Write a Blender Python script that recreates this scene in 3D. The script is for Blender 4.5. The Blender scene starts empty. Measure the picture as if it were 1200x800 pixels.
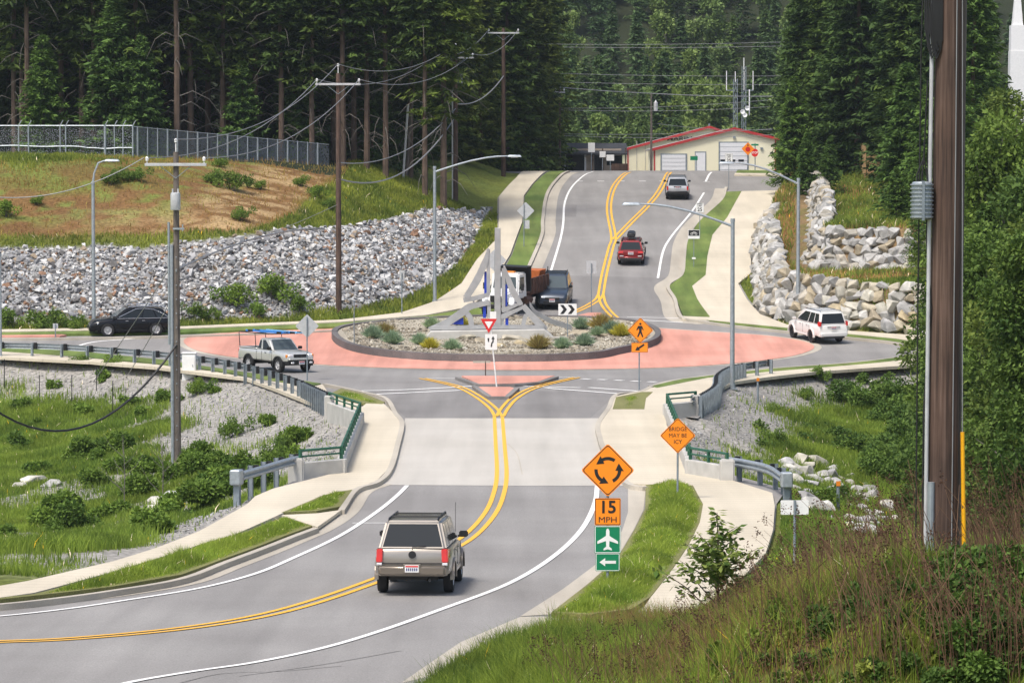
import bpy, bmesh, math, random
import numpy as np
from mathutils import Vector, Matrix, Euler
from mathutils.geometry import delaunay_2d_cdt
R = math.radians
random.seed(7)
RNG = np.random.default_rng(11)
SC = bpy.context.scene
COL = SC.collection

# ---------------------------------------------------------------- camera, sky, sun, exposure
CH = 10.9            # camera height above the roundabout
FPX = 4000.0         # focal length in pixels of a 1200 px wide picture
PITCH = math.atan(210.0 / FPX)
cam = bpy.data.cameras.new('camera')
cam.sensor_width = 36.0
cam.lens = 36.0 * FPX / 1200.0
cam.clip_start = 1.0
cam.clip_end = 4000.0
camo = bpy.data.objects.new('camera', cam)
COL.objects.link(camo)
camo.location = (0, 0, CH)
camo.rotation_euler = (R(90) - PITCH, 0, 0)
SC.camera = camo

SUN_EL, SUN_AZ = 60.0, 216.0       # azimuth clockwise from +Y: from the left, a little behind the camera
world = bpy.data.worlds.new('World')
SC.world = world
world.use_nodes = True
wn = world.node_tree.nodes
wl = world.node_tree.links
sky = wn.new('ShaderNodeTexSky')
sky.sky_type = 'NISHITA'
sky.sun_disc = False
sky.sun_elevation = R(SUN_EL)
sky.sun_rotation = R(SUN_AZ)
sky.air_density = 1.0
sky.dust_density = 4.0
wl.new(sky.outputs[0], wn['Background'].inputs[0])
wn['Background'].inputs[1].default_value = 0.15
sun = bpy.data.lights.new('sun', 'SUN')
sun.energy = 2.3
sun.angle = R(11.0)
sun.color = (1.0, 0.955, 0.88)
suno = bpy.data.objects.new('sun', sun)
COL.objects.link(suno)
sd = Vector((math.sin(R(SUN_AZ)) * math.cos(R(SUN_EL)), math.cos(R(SUN_AZ)) * math.cos(R(SUN_EL)), math.sin(R(SUN_EL))))
suno.rotation_euler = sd.to_track_quat('Z', 'Y').to_euler()
SC.view_settings.view_transform = 'Standard'
SC.view_settings.look = 'None'
SC.view_settings.gamma = 1.0
SC.view_settings.use_curve_mapping = False
SC.view_settings.exposure = 0.45

# ---------------------------------------------------------------- tagging, linking
def tag(o, label=None, cat=None, group=None, kind=None):
    if label: o['label'] = label
    if cat: o['category'] = cat
    if group: o['group'] = group
    if kind: o['kind'] = kind
    return o

def empty(name, loc=(0, 0, 0), rz=0.0, label=None, cat=None, group=None):
    o = bpy.data.objects.new(name, None)
    COL.objects.link(o)
    o.empty_display_size = 0.2
    o.location = loc
    o.rotation_euler = (0, 0, rz)
    return tag(o, label, cat, group)

def link_mesh(name, me, mats, parent=None):
    if not isinstance(mats, (list, tuple)): mats = [mats]
    me.materials.clear()
    for m in mats: me.materials.append(m)
    o = bpy.data.objects.new(name, me)
    COL.objects.link(o)
    if parent is not None: o.parent = parent
    return o

def copy_tree(o, parent=None):
    c = o.copy()
    COL.objects.link(c)
    c.parent = parent
    for ch in [x for x in KIDS.get(o.name, [])]:
        copy_tree(ch, c)
    return c
KIDS = {}
def index_kids(o):
    KIDS[o.name] = [c for c in o.children]
    for c in o.children: index_kids(c)

def np_mesh(name, V, F, smooth=False):
    """V (n,3), F (m,k) arrays -> mesh, fast."""
    V = np.asarray(V, dtype=np.float32); F = np.asarray(F, dtype=np.int32)
    me = bpy.data.meshes.new(name)
    m, k = F.shape
    me.vertices.add(len(V)); me.vertices.foreach_set('co', V.ravel())
    me.loops.add(m * k); me.loops.foreach_set('vertex_index', F.ravel())
    me.polygons.add(m)
    me.polygons.foreach_set('loop_start', np.arange(0, m * k, k, dtype=np.int32))
    me.polygons.foreach_set('loop_total', np.full(m, k, dtype=np.int32))
    me.polygons.foreach_set('use_smooth', np.full(m, bool(smooth)))
    me.update(calc_edges=True)
    return me

def set_col(me, C, name='tint'):
    """per-vertex colour attribute"""
    a = me.color_attributes.new(name, 'FLOAT_COLOR', 'POINT')
    C = np.asarray(C, dtype=np.float32)
    if C.shape[1] == 3: C = np.hstack([C, np.ones((len(C), 1), np.float32)])
    a.data.foreach_set('color', C.ravel())

# ---------------------------------------------------------------- mesh builder
class MB:
    def __init__(s): s.v = []; s.f = []; s.m = []
    def add(s, vs, fs, mi=0):
        n = len(s.v); s.v += [Vector(p) for p in vs]
        for f in fs: s.f.append([i + n for i in f]); s.m.append(mi)
        return s
    def box(s, c, d, rot=None, mi=0):
        x, y, z = d[0] / 2, d[1] / 2, d[2] / 2
        vs = [Vector(p) for p in ((-x,-y,-z),(x,-y,-z),(x,y,-z),(-x,y,-z),(-x,-y,z),(x,-y,z),(x,y,z),(-x,y,z))]
        if rot is not None:
            M = Euler(rot).to_matrix(); vs = [M @ p for p in vs]
        c = Vector(c)
        return s.add([p + c for p in vs], [(0,3,2,1),(4,5,6,7),(0,1,5,4),(1,2,6,5),(2,3,7,6),(3,0,4,7)], mi)
    def hexa(s, b, t, mi=0):     # four bottom points, four top points, both counter-clockwise from above
        return s.add(list(b) + list(t), [(0,3,2,1),(4,5,6,7),(0,1,5,4),(1,2,6,5),(2,3,7,6),(3,0,4,7)], mi)
    def cyl(s, p0, p1, r0, r1=None, n=12, mi=0, cap=True):
        return s.tube([p0, p1], [r0, r0 if r1 is None else r1], n, mi, cap)
    def tube(s, path, r, n=8, mi=0, cap=True):
        path = [Vector(p) for p in path]
        if not isinstance(r, (list, tuple)): r = [r] * len(path)
        base = len(s.v); up = None
        for i, p in enumerate(path):
            t = (path[min(i + 1, len(path) - 1)] - path[max(i - 1, 0)])
            if t.length < 1e-9: t = Vector((0, 0, 1))
            t.normalize()
            if up is None:
                up = Vector((0, 0, 1)) if abs(t.z) < 0.9 else Vector((1, 0, 0))
            a = t.cross(up)
            if a.length < 1e-6: a = t.cross(Vector((0.3, 1, 0.2)))
            a.normalize(); b = a.cross(t); up = b
            for k in range(n):
                w = 2 * math.pi * k / n
                s.v.append(p + (a * math.cos(w) + b * math.sin(w)) * r[i])
        for i in range(len(path) - 1):
            for k in range(n):
                k2 = (k + 1) % n
                s.f.append([base + i * n + k, base + i * n + k2, base + (i + 1) * n + k2, base + (i + 1) * n + k]); s.m.append(mi)
        if cap:
            s.f.append([base + k for k in range(n)][::-1]); s.m.append(mi)
            e = base + (len(path) - 1) * n
            s.f.append([e + k for k in range(n)]); s.m.append(mi)
        return s
    def prism(s, poly, a, b, axis='y', mi=0):
        """poly: 2D points; extruded along axis from a to b.  axis y: (x,z); axis z: (x,y); axis x: (y,z)"""
        def P(p, q):
            if axis == 'y': return Vector((p[0], q, p[1]))
            if axis == 'z': return Vector((p[0], p[1], q))
            return Vector((q, p[0], p[1]))
        n = len(poly); vs = [P(p, a) for p in poly] + [P(p, b) for p in poly]
        fs = [list(range(n)), list(range(n, 2 * n))[::-1]]
        for i in range(n):
            j = (i + 1) % n; fs.append([i, i + n, j + n, j])
        return s.add(vs, fs, mi)
    def lathe(s, prof, n=24, c=(0, 0, 0), axis='z', mi=0):
        """prof list of (r, h); closed when radius is 0 at the ends"""
        base = len(s.v); c = Vector(c)
        for r, h in prof:
            for k in range(n):
                w = 2 * math.pi * k / n; x, y = r * math.cos(w), r * math.sin(w)
                p = Vector((x, y, h)) if axis == 'z' else (Vector((x, h, y)) if axis == 'y' else Vector((h, x, y)))
                s.v.append(p + c)
        for i in range(len(prof) - 1):
            for k in range(n):
                k2 = (k + 1) % n
                s.f.append([base + i * n + k, base + i * n + k2, base + (i + 1) * n + k2, base + (i + 1) * n + k]); s.m.append(mi)
        return s
    def xf(s, M):
        s.v = [M @ p for p in s.v]; return s
    def mesh(s, name, bevel=0.0, seg=1, smooth=False, ang=35):
        me = bpy.data.meshes.new(name)
        me.from_pydata([tuple(p) for p in s.v], [], s.f)
        me.polygons.foreach_set('material_index', s.m)
        bm = bmesh.new(); bm.from_mesh(me)
        bmesh.ops.remove_doubles(bm, verts=bm.verts, dist=1e-5)
        bmesh.ops.recalc_face_normals(bm, faces=bm.faces)
        if bevel > 0:
            es = [e for e in bm.edges if len(e.link_faces) == 2 and e.calc_face_angle(0) > R(25)]
            bmesh.ops.bevel(bm, geom=es, offset=bevel, segments=seg, affect='EDGES', clamp_overlap=True)
        if smooth or bevel > 0:
            for f in bm.faces: f.smooth = True
        bm.to_mesh(me); bm.free()
        if smooth or bevel > 0:
            me.set_sharp_from_angle(angle=R(ang))
        me.update()
        return me
    def build(s, name, mats, parent=None, **kw):
        return link_mesh(name, s.mesh(name, **kw), mats, parent)

# ---------------------------------------------------------------- materials
def new_mat(name):
    m = bpy.data.materials.new(name); m.use_nodes = True
    nt = m.node_tree; b = nt.nodes['Principled BSDF']
    return m, nt, b
def _tex(nt, kind, scale, coord='Object', vec=None, **kw):
    t = nt.nodes.new(kind)
    t.inputs['Scale'].default_value = scale
    for k, v in kw.items():
        if k in t.inputs: t.inputs[k].default_value = v
    if vec is None:
        if coord == 'World':
            g = nt.nodes.new('ShaderNodeNewGeometry'); vec = g.outputs['Position']
        else:
            c = nt.nodes.new('ShaderNodeTexCoord'); vec = c.outputs[coord]
    nt.links.new(vec, t.inputs['Vector'])
    return t
def _ramp(nt, src, stops):
    r = nt.nodes.new('ShaderNodeValToRGB')
    el = r.color_ramp.elements
    while len(el) > 1: el.remove(el[-1])
    el[0].position = stops[0][0]; el[0].color = (*stops[0][1], 1)
    for p, c in stops[1:]:
        e = el.new(p); e.color = (*c, 1)
    nt.links.new(src, r.inputs[0]); return r
def _mix(nt, mode, fac, a, b):
    m = nt.nodes.new('ShaderNodeMix'); m.data_type = 'RGBA'; m.blend_type = mode
    ins = [s for s in m.inputs if s.type == 'RGBA']
    for sock, val in ((ins[0], a), (ins[1], b)):
        if hasattr(val, 'links'): nt.links.new(val, sock)
        else: sock.default_value = (*val, 1)
    f = [s for s in m.inputs if s.type == 'VALUE'][0]
    if hasattr(fac, 'links'): nt.links.new(fac, f)
    else: f.default_value = fac
    return [s for s in m.outputs if s.type == 'RGBA'][0]
def g3(v): return (v, v, v)
def paint(name, col, rough=0.35, metal=0.0, coat=0.0, var=0.06, scale=6.0, bump=0.0, bscale=40.0, coord='Object', spec=None):
    """one colour broken up by two noises"""
    m, nt, b = new_mat(name)
    n = _tex(nt, 'ShaderNodeTexNoise', scale, coord, Detail=6.0)
    r = _ramp(nt, n.outputs[0], [(0.3, g3(1 - var)), (0.7, g3(1 + var))])
    c = _mix(nt, 'MULTIPLY', 1.0, col, r.outputs[0])
    nt.links.new(c, b.inputs['Base Color'])
    b.inputs['Roughness'].default_value = rough
    b.inputs['Metallic'].default_value = metal
    b.inputs['Coat Weight'].default_value = coat
    b.inputs['Coat Roughness'].default_value = 0.06
    if spec is not None: b.inputs['Specular IOR Level'].default_value = spec
    if bump > 0:
        n2 = _tex(nt, 'ShaderNodeTexNoise', bscale, coord, Detail=8.0)
        bp = nt.nodes.new('ShaderNodeBump'); bp.inputs['Strength'].default_value = bump; bp.inputs['Distance'].default_value = 0.02
        nt.links.new(n2.outputs[0], bp.inputs['Height']); nt.links.new(bp.outputs[0], b.inputs['Normal'])
    return m
def tint_mat(name, mul=(1, 1, 1), rough=0.85, var=0.15, scale=3.0, bump=0.0, bscale=20.0, transl=0.0, spec=0.25, objvar=0.0):
    """colour from the mesh's own tint attribute"""
    m, nt, b = new_mat(name)
    a = nt.nodes.new('ShaderNodeAttribute'); a.attribute_name = 'tint'
    c = _mix(nt, 'MULTIPLY', 1.0, a.outputs['Color'], mul)
    n = _tex(nt, 'ShaderNodeTexNoise', scale, 'World', Detail=8.0)
    r = _ramp(nt, n.outputs[0], [(0.3, g3(1 - var)), (0.7, g3(1 + var))])
    c = _mix(nt, 'MULTIPLY', 1.0, c, r.outputs[0])
    if objvar > 0:
        oi = nt.nodes.new('ShaderNodeObjectInfo')
        r2 = _ramp(nt, oi.outputs['Random'], [(0.0, (1 - objvar, 1 - objvar, 1 - objvar * 0.6)), (0.5, (1, 1, 1)), (1.0, (1 + objvar, 1 + objvar * 0.7, 1 - objvar * 0.3))])
        c = _mix(nt, 'MULTIPLY', 1.0, c, r2.outputs[0])
    nt.links.new(c, b.inputs['Base Color'])
    b.inputs['Roughness'].default_value = rough
    b.inputs['Specular IOR Level'].default_value = spec
    if transl > 0:
        t = nt.nodes.new('ShaderNodeBsdfTranslucent'); nt.links.new(c, t.inputs[0])
        mx = nt.nodes.new('ShaderNodeMixShader'); mx.inputs[0].default_value = transl
        nt.links.new(b.outputs[0], mx.inputs[1]); nt.links.new(t.outputs[0], mx.inputs[2])
        nt.links.new(mx.outputs[0], nt.nodes['Material Output'].inputs['Surface'])
    if bump > 0:
        n2 = _tex(nt, 'ShaderNodeTexNoise', bscale, 'World', Detail=8.0)
        bp = nt.nodes.new('ShaderNodeBump'); bp.inputs['Strength'].default_value = bump; bp.inputs['Distance'].default_value = 0.03
        nt.links.new(n2.outputs[0], bp.inputs['Height']); nt.links.new(bp.outputs[0], b.inputs['Normal'])
    return m
def road_mat(name, c1, c2, grain=0.12, streak=0.10, rough=0.9, joint=0.0):
    m, nt, b = new_mat(name)
    n = _tex(nt, 'ShaderNodeTexNoise', 0.18, 'World', Detail=5.0)
    r = _ramp(nt, n.outputs[0], [(0.32, c1), (0.68, c2)])
    n2 = _tex(nt, 'ShaderNodeTexNoise', 28.0, 'World', Detail=4.0)
    r2 = _ramp(nt, n2.outputs[0], [(0.3, g3(1 - grain)), (0.7, g3(1 + grain))])
    c = _mix(nt, 'MULTIPLY', 1.0, r.outputs[0], r2.outputs[0])
    # long tyre-worn streaks that run with the road
    g = nt.nodes.new('ShaderNodeNewGeometry'); mp = nt.nodes.new('ShaderNodeMapping')
    mp.inputs['Scale'].default_value = (1.1, 0.05, 1.0)
    nt.links.new(g.outputs['Position'], mp.inputs['Vector'])
    n3 = _tex(nt, 'ShaderNodeTexNoise', 1.0, vec=mp.outputs[0], Detail=6.0)
    r3 = _ramp(nt, n3.outputs[0], [(0.3, g3(1 - streak)), (0.65, g3(1 + streak))])
    c = _mix(nt, 'MULTIPLY', 1.0, c, r3.outputs[0])
    if joint > 0:
        mp2 = nt.nodes.new('ShaderNodeMapping'); nt.links.new(g.outputs['Position'], mp2.inputs['Vector'])
        w = nt.nodes.new('ShaderNodeTexWave'); w.wave_type = 'BANDS'; w.bands_direction = 'Y'
        w.inputs['Scale'].default_value = joint; w.inputs['Distortion'].default_value = 0.0
        nt.links.new(mp2.outputs[0], w.inputs['Vector'])
        r4 = _ramp(nt, w.outputs[1], [(0.0, g3(0.8)), (0.03, g3(1.0))])
        c = _mix(nt, 'MULTIPLY', 1.0, c, r4.outputs[0])
    nt.links.new(c, b.inputs['Base Color'])
    b.inputs['Roughness'].default_value = rough
    b.inputs['Specular IOR Level'].default_value = 0.3
    bp = nt.nodes.new('ShaderNodeBump'); bp.inputs['Strength'].default_value = 0.15; bp.inputs['Distance'].default_value = 0.01
    nt.links.new(n2.outputs[0], bp.inputs['Height']); nt.links.new(bp.outputs[0], b.inputs['Normal'])
    return m
def glass_mat(name, col=(0.02, 0.025, 0.03)):
    m, nt, b = new_mat(name)
    b.inputs['Base Color'].default_value = (*col, 1)
    b.inputs['Roughness'].default_value = 0.06
    b.inputs['Specular IOR Level'].default_value = 0.2
    return m
M = {}
M['asphalt'] = road_mat('asphalt', (0.215, 0.205, 0.195), (0.265, 0.255, 0.242), 0.2, 0.10)
M['asphalt2'] = road_mat('asphalt_patch', (0.185, 0.176, 0.168), (0.225, 0.215, 0.205), 0.2, 0.12)
M['deck'] = road_mat('bridge_concrete', (0.42, 0.395, 0.35), (0.47, 0.445, 0.40), 0.06, 0.08)
M['walk'] = road_mat('sidewalk_concrete', (0.50, 0.445, 0.345), (0.58, 0.52, 0.41), 0.07, 0.07, joint=0.42)
M['gutter'] = road_mat('gutter_concrete', (0.36, 0.325, 0.27), (0.45, 0.41, 0.34), 0.10, 0.12)
M['kerb'] = road_mat('kerb_concrete', (0.37, 0.335, 0.28), (0.46, 0.42, 0.35), 0.10, 0.12)
M['red'] = road_mat('red_concrete', (0.49, 0.23, 0.175), (0.60, 0.30, 0.235), 0.12, 0.16)
M['lawn'] = road_mat('mown_lawn', (0.085, 0.135, 0.028), (0.16, 0.20, 0.05), 0.4, 0.28)
M['lawn_dry'] = road_mat('thin_lawn', (0.15, 0.15, 0.05), (0.19, 0.19, 0.07), 0.4, 0.16)
def line_mat(name, col, wear):
    m, nt, b = new_mat(name)
    n = _tex(nt, 'ShaderNodeTexNoise', 5.0, 'World', Detail=9.0, Roughness=0.7)
    r = _ramp(nt, n.outputs[0], [(0.30, wear), (0.42, col)])
    nt.links.new(r.outputs[0], b.inputs['Base Color']); b.inputs['Roughness'].default_value = 0.7
    return m
M['yellow_line'] = line_mat('yellow_line', (0.78, 0.42, 0.04), (0.55, 0.34, 0.08))
M['white_line'] = line_mat('white_line', (0.80, 0.79, 0.76), (0.5, 0.49, 0.47))
M['galv'] = paint('galvanised', (0.36, 0.40, 0.43), 0.5, 0.55, var=0.14, scale=7)
M['galvd'] = paint('galvanised_post', (0.24, 0.28, 0.31), 0.6, 0.4, var=0.2, scale=5)
M['steel'] = paint('brushed_steel', (0.42, 0.42, 0.42), 0.45, 0.4, var=0.12, scale=2)
def timber(name, c1, c2, c3):
    m, nt, b = new_mat(name)
    tc = nt.nodes.new('ShaderNodeTexCoord'); mp = nt.nodes.new('ShaderNodeMapping'); mp.inputs['Scale'].default_value = (26, 26, 0.55); nt.links.new(tc.outputs['Object'], mp.inputs['Vector'])
    n = _tex(nt, 'ShaderNodeTexNoise', 1.0, vec=mp.outputs[0], Detail=10.0, Roughness=0.65)
    r = _ramp(nt, n.outputs[0], [(0.32, c1), (0.5, c2), (0.68, c3)])
    n2 = _tex(nt, 'ShaderNodeTexNoise', 1.1, 'Object', Detail=4.0); r2 = _ramp(nt, n2.outputs[0], [(0.3, g3(0.65)), (0.7, g3(1.3))])
    c = _mix(nt, 'MULTIPLY', 1.0, r.outputs[0], r2.outputs[0]); nt.links.new(c, b.inputs['Base Color']); b.inputs['Roughness'].default_value = 0.85
    bp = nt.nodes.new('ShaderNodeBump'); bp.inputs['Strength'].default_value = 0.7; bp.inputs['Distance'].default_value = 0.012
    nt.links.new(n.outputs[0], bp.inputs['Height']); nt.links.new(bp.outputs[0], b.inputs['Normal']); return m
M['wood'] = timber('pole_wood', (0.022, 0.013, 0.009), (0.085, 0.05, 0.036), (0.15, 0.10, 0.078))
M['woodg'] = timber('pole_wood_grey', (0.05, 0.04, 0.033), (0.13, 0.108, 0.092), (0.21, 0.18, 0.155))
M['tan'] = paint('fence_wood', (0.42, 0.27, 0.13), 0.8, 0, var=0.15, scale=3)
M['blk'] = paint('black_plastic', (0.012, 0.012, 0.013), 0.5, 0, var=0.2)
M['rub'] = paint('rubber', (0.02, 0.02, 0.021), 0.8, 0, var=0.25)
M['cable'] = paint('cable', (0.26, 0.265, 0.27), 0.6, 0.2)
M['cabled'] = paint('black_cable', (0.015, 0.015, 0.016), 0.5, 0)
M['glass'] = glass_mat('dark_glass')
M['glassl'] = glass_mat('clear_glass', (0.07, 0.09, 0.10))
M['chrome'] = paint('chrome', (0.62, 0.62, 0.62), 0.15, 1.0, var=0.03)
M['alloy'] = paint('alloy', (0.55, 0.55, 0.56), 0.35, 0.25, var=0.05)
M['redlens'] = paint('red_lens', (0.55, 0.012, 0.01), 0.12, 0, coat=0.6, var=0.1)
M['whlens'] = paint('clear_lens', (0.75, 0.76, 0.78), 0.1, 0.2, coat=0.6)
M['amber'] = paint('amber_lens', (0.75, 0.24, 0.03), 0.15, 0, coat=0.5)
M['white'] = paint('white_paint', (0.78, 0.78, 0.77), 0.5, 0, var=0.05)
M['sorange'] = paint('sign_orange', (0.95, 0.27, 0.008), 0.45, 0, var=0.03)
M['sblack'] = paint('sign_black', (0.012, 0.012, 0.012), 0.5, 0)
M['sgreen'] = paint('sign_green', (0.0, 0.20, 0.085), 0.45, 0, var=0.05)
M['swhite'] = paint('sign_white', (0.80, 0.80, 0.78), 0.45, 0, var=0.04)
M['sred'] = paint('sign_red', (0.62, 0.02, 0.02), 0.45, 0, var=0.04)
M['sback'] = paint('sign_back', (0.50, 0.51, 0.52), 0.5, 0.15, var=0.1)
M['concrete'] = paint('wall_concrete', (0.46, 0.45, 0.42), 0.85, 0, var=0.14, scale=1.6, bump=0.15)
M['railgreen'] = paint('rail_green', (0.018, 0.10, 0.055), 0.5, 0.1, var=0.1)
M['blue'] = paint('blue_panel', (0.012, 0.045, 0.42), 0.45, 0, var=0.1)
# ---------------------------------------------------------------- ground heights
_py = np.array([20, 60, 74, 84, 95, 110, 125, 150, 182, 190, 197, 205, 214, 222, 231, 250, 272, 288, 300, 310, 325, 345, 400, 900], float)
_pz = np.array([2.4, 1.35, 0.86, 0.50, 0.20, 0.03, 0.0, 0.0, 0.0, 0.22, 0.6, 1.10, 1.75, 2.55, 3.6, 5.7, 7.8, 9.2, 9.92, 10.08, 10.08, 9.95, 9.2, 9.0], float)
def _pchip_slopes(x, y):
    h = np.diff(x); d = np.diff(y) / h; m = np.zeros(len(x))
    m[0], m[-1] = d[0], d[-1]
    for i in range(1, len(x) - 1):
        if d[i - 1] * d[i] > 0:
            w1 = 2 * h[i] + h[i - 1]; w2 = h[i] + 2 * h[i - 1]
            m[i] = (w1 + w2) / (w1 / d[i - 1] + w2 / d[i])
    return m
_pm = _pchip_slopes(_py, _pz)
def Z0(y):
    y = np.clip(np.asarray(y, float), _py[0], _py[-1])
    i = np.clip(np.searchsorted(_py, y) - 1, 0, len(_py) - 2)
    h = _py[i + 1] - _py[i]; t = (y - _py[i]) / h
    return ((2*t**3 - 3*t**2 + 1) * _pz[i] + (t**3 - 2*t**2 + t) * h * _pm[i] + (-2*t**3 + 3*t**2) * _pz[i+1] + (t**3 - t**2) * h * _pm[i+1])

_cp, _sp = math.cos(PITCH), math.sin(PITCH)
def ray(px, py):
    """direction of the sight line through a picture point, scaled to unit Y"""
    a = (px - 600.0) / FPX; b = -(py - 400.0) / FPX
    dy = _cp + b * _sp; dz = -_sp + b * _cp
    return a / dy, dz / dy
def PZ(px, py, off=0.0, zf=None):
    """picture point -> point on the road profile (+off)"""
    rx, rz = ray(px, py)
    ys = np.arange(30, 330, 0.5)
    g = (zf or Z0)(ys) + off - (CH + rz * ys)
    k = np.nonzero(g > 0)[0]
    if len(k) == 0: y = 318.0
    elif k[0] == 0: y = 30.0
    else:
        lo, hi = ys[k[0] - 1], ys[k[0]]
        for _ in range(24):
            md = (lo + hi) / 2
            if (zf or Z0)(np.array([md]))[0] + off - (CH + rz * md) > 0: hi = md
            else: lo = md
        y = (lo + hi) / 2
    return Vector((rx * y, y, float(Z0(y)) + off))
def XYs(pts, off=0.0):
    return [((p[0], p[1]) if len(p) == 3 else tuple(PZ(p[0], p[1], off)[:2])) for p in pts]   # (x, y, 0) = metres already

def seg_dist(P, poly, closed=True):
    P = np.asarray(P, float); q = np.asarray(poly, float)
    a = q; b = np.roll(q, -1, axis=0)
    if not closed: a, b = a[:-1], b[:-1]
    best = np.full(len(P), 1e18)
    for (ax, ay), (bx, by) in zip(a, b):
        dx, dy = bx - ax, by - ay; L = dx * dx + dy * dy + 1e-12
        t = np.clip(((P[:, 0] - ax) * dx + (P[:, 1] - ay) * dy) / L, 0, 1)
        d = (P[:, 0] - ax - t * dx) ** 2 + (P[:, 1] - ay - t * dy) ** 2
        best = np.minimum(best, d)
    return np.sqrt(best)
def inside(P, poly):
    P = np.asarray(P, float); q = np.asarray(poly, float); c = np.zeros(len(P), bool)
    x, y = P[:, 0], P[:, 1]; n = len(q); j = n - 1
    for i in range(n):
        xi, yi = q[i]; xj, yj = q[j]
        if yi != yj:
            c ^= ((yi > y) != (yj > y)) & (x < (xj - xi) * (y - yi) / (yj - yi) + xi)
        j = i
    return c
def sdist(P, poly):            # positive outside
    d = seg_dist(P, poly); return np.where(inside(P, poly), -d, d)
def sm(a, b, x):
    t = np.clip((np.asarray(x, float) - a) / (b - a), 0, 1); return t * t * (3 - 2 * t)
_nt = np.random.default_rng(5).random((256, 256))
def vnoise(x, y, f=1.0, octv=3):
    x = np.asarray(x, float) * f; y = np.asarray(y, float) * f; s = 0; a = 1; w = 0
    for o in range(octv):
        xi = np.floor(x).astype(int); yi = np.floor(y).astype(int); tx = x - xi; ty = y - yi
        tx = tx * tx * (3 - 2 * tx); ty = ty * ty * (3 - 2 * ty)
        n = lambda i, j: _nt[i % 256, j % 256]
        s = s + a * ((n(xi, yi) * (1 - tx) + n(xi + 1, yi) * tx) * (1 - ty) + (n(xi, yi + 1) * (1 - tx) + n(xi + 1, yi + 1) * tx) * ty)
        w += a; a *= 0.5; x = x * 2.03 + 17.1; y = y * 2.03 + 9.7
    return s / w

# platform: everything paved and the verges between, in plan
PLAT_PX = [(-120, 706), (0, 692), (33, 680), (133, 657), (187, 640), (233, 622), (290, 590), (320, 574), (352, 560), (392, 545), (410, 497),
           (385, 482), (359, 472), (320, 457), (286, 445), (247, 438), (180, 430), (107, 424), (59, 421), (0, 419), (-150, 414), (-400, 409),
           (-400, 388), (-150, 389), (0, 388), (212, 384), (400, 376), (470, 367), (510, 353), (540, 333), (558, 305), (582, 280), (583, 232)]
PLAT = XYs(PLAT_PX) + [(0.9, 300), (-10, 312), (-40, 330), (-40, 360), (60, 360), (60, 312), (26.5, 300), (23.6, 292)] + \
    XYs([(902, 250), (888, 272), (881, 290), (881, 320), (867, 332), (877, 350), (893, 368), (922, 380), (990, 387), (1080, 393), (1300, 396), (1500, 396),
         (1500, 410), (1200, 413), (1078, 428), (960, 436), (902, 442), (862, 449), (846, 458), (840, 470), (818, 490), (792, 487), (818, 548), (858, 556),
         (922, 573), (910, 590), (908, 620), (897, 650), (868, 680), (826, 712), (800, 726), (745, 724), (640, 731), (548, 765), (490, 803)]) + [(-2.6, 60), (-30, 60), (-30, 80)]
# foot of the left embankment, running away from the camera
LEFT_FOOT = XYs([(-400, 388), (-150, 389), (0, 388), (212, 384), (400, 376), (470, 367), (510, 353), (540, 333), (558, 305), (582, 280), (583, 232)]) + [(0.9, 300), (-10, 312), (-45, 330)]
LEFT_REG = LEFT_FOOT + [(-300, 330), (-300, 205)]
# terraces on the right
LOW_WALL = [(tuple(PZ(903, 252)[:2])), tuple(PZ(889, 274)[:2]), tuple(PZ(886, 295)[:2]), tuple(PZ(886, 322)[:2]), tuple(PZ(888, 345)[:2]), tuple(PZ(893, 368)[:2]),
            tuple(PZ(925, 377)[:2]), tuple(PZ(990, 385)[:2]), tuple(PZ(1080, 391)[:2]), tuple(PZ(1200, 392)[:2])]
LOW_REG = [(24.5, 292)] + LOW_WALL + [(120, 207), (120, 330), (40, 330)]
UP_WALL = [(24.8, 290), (23.6, 272), (22.2, 255), (21.0, 240), (19.6, 228), (20.5, 223.5), (24, 221.5), (30, 220), (40, 219)]
UP_REG = UP_WALL + [(120, 215), (120, 340), (40, 340), (27, 300)]

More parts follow.
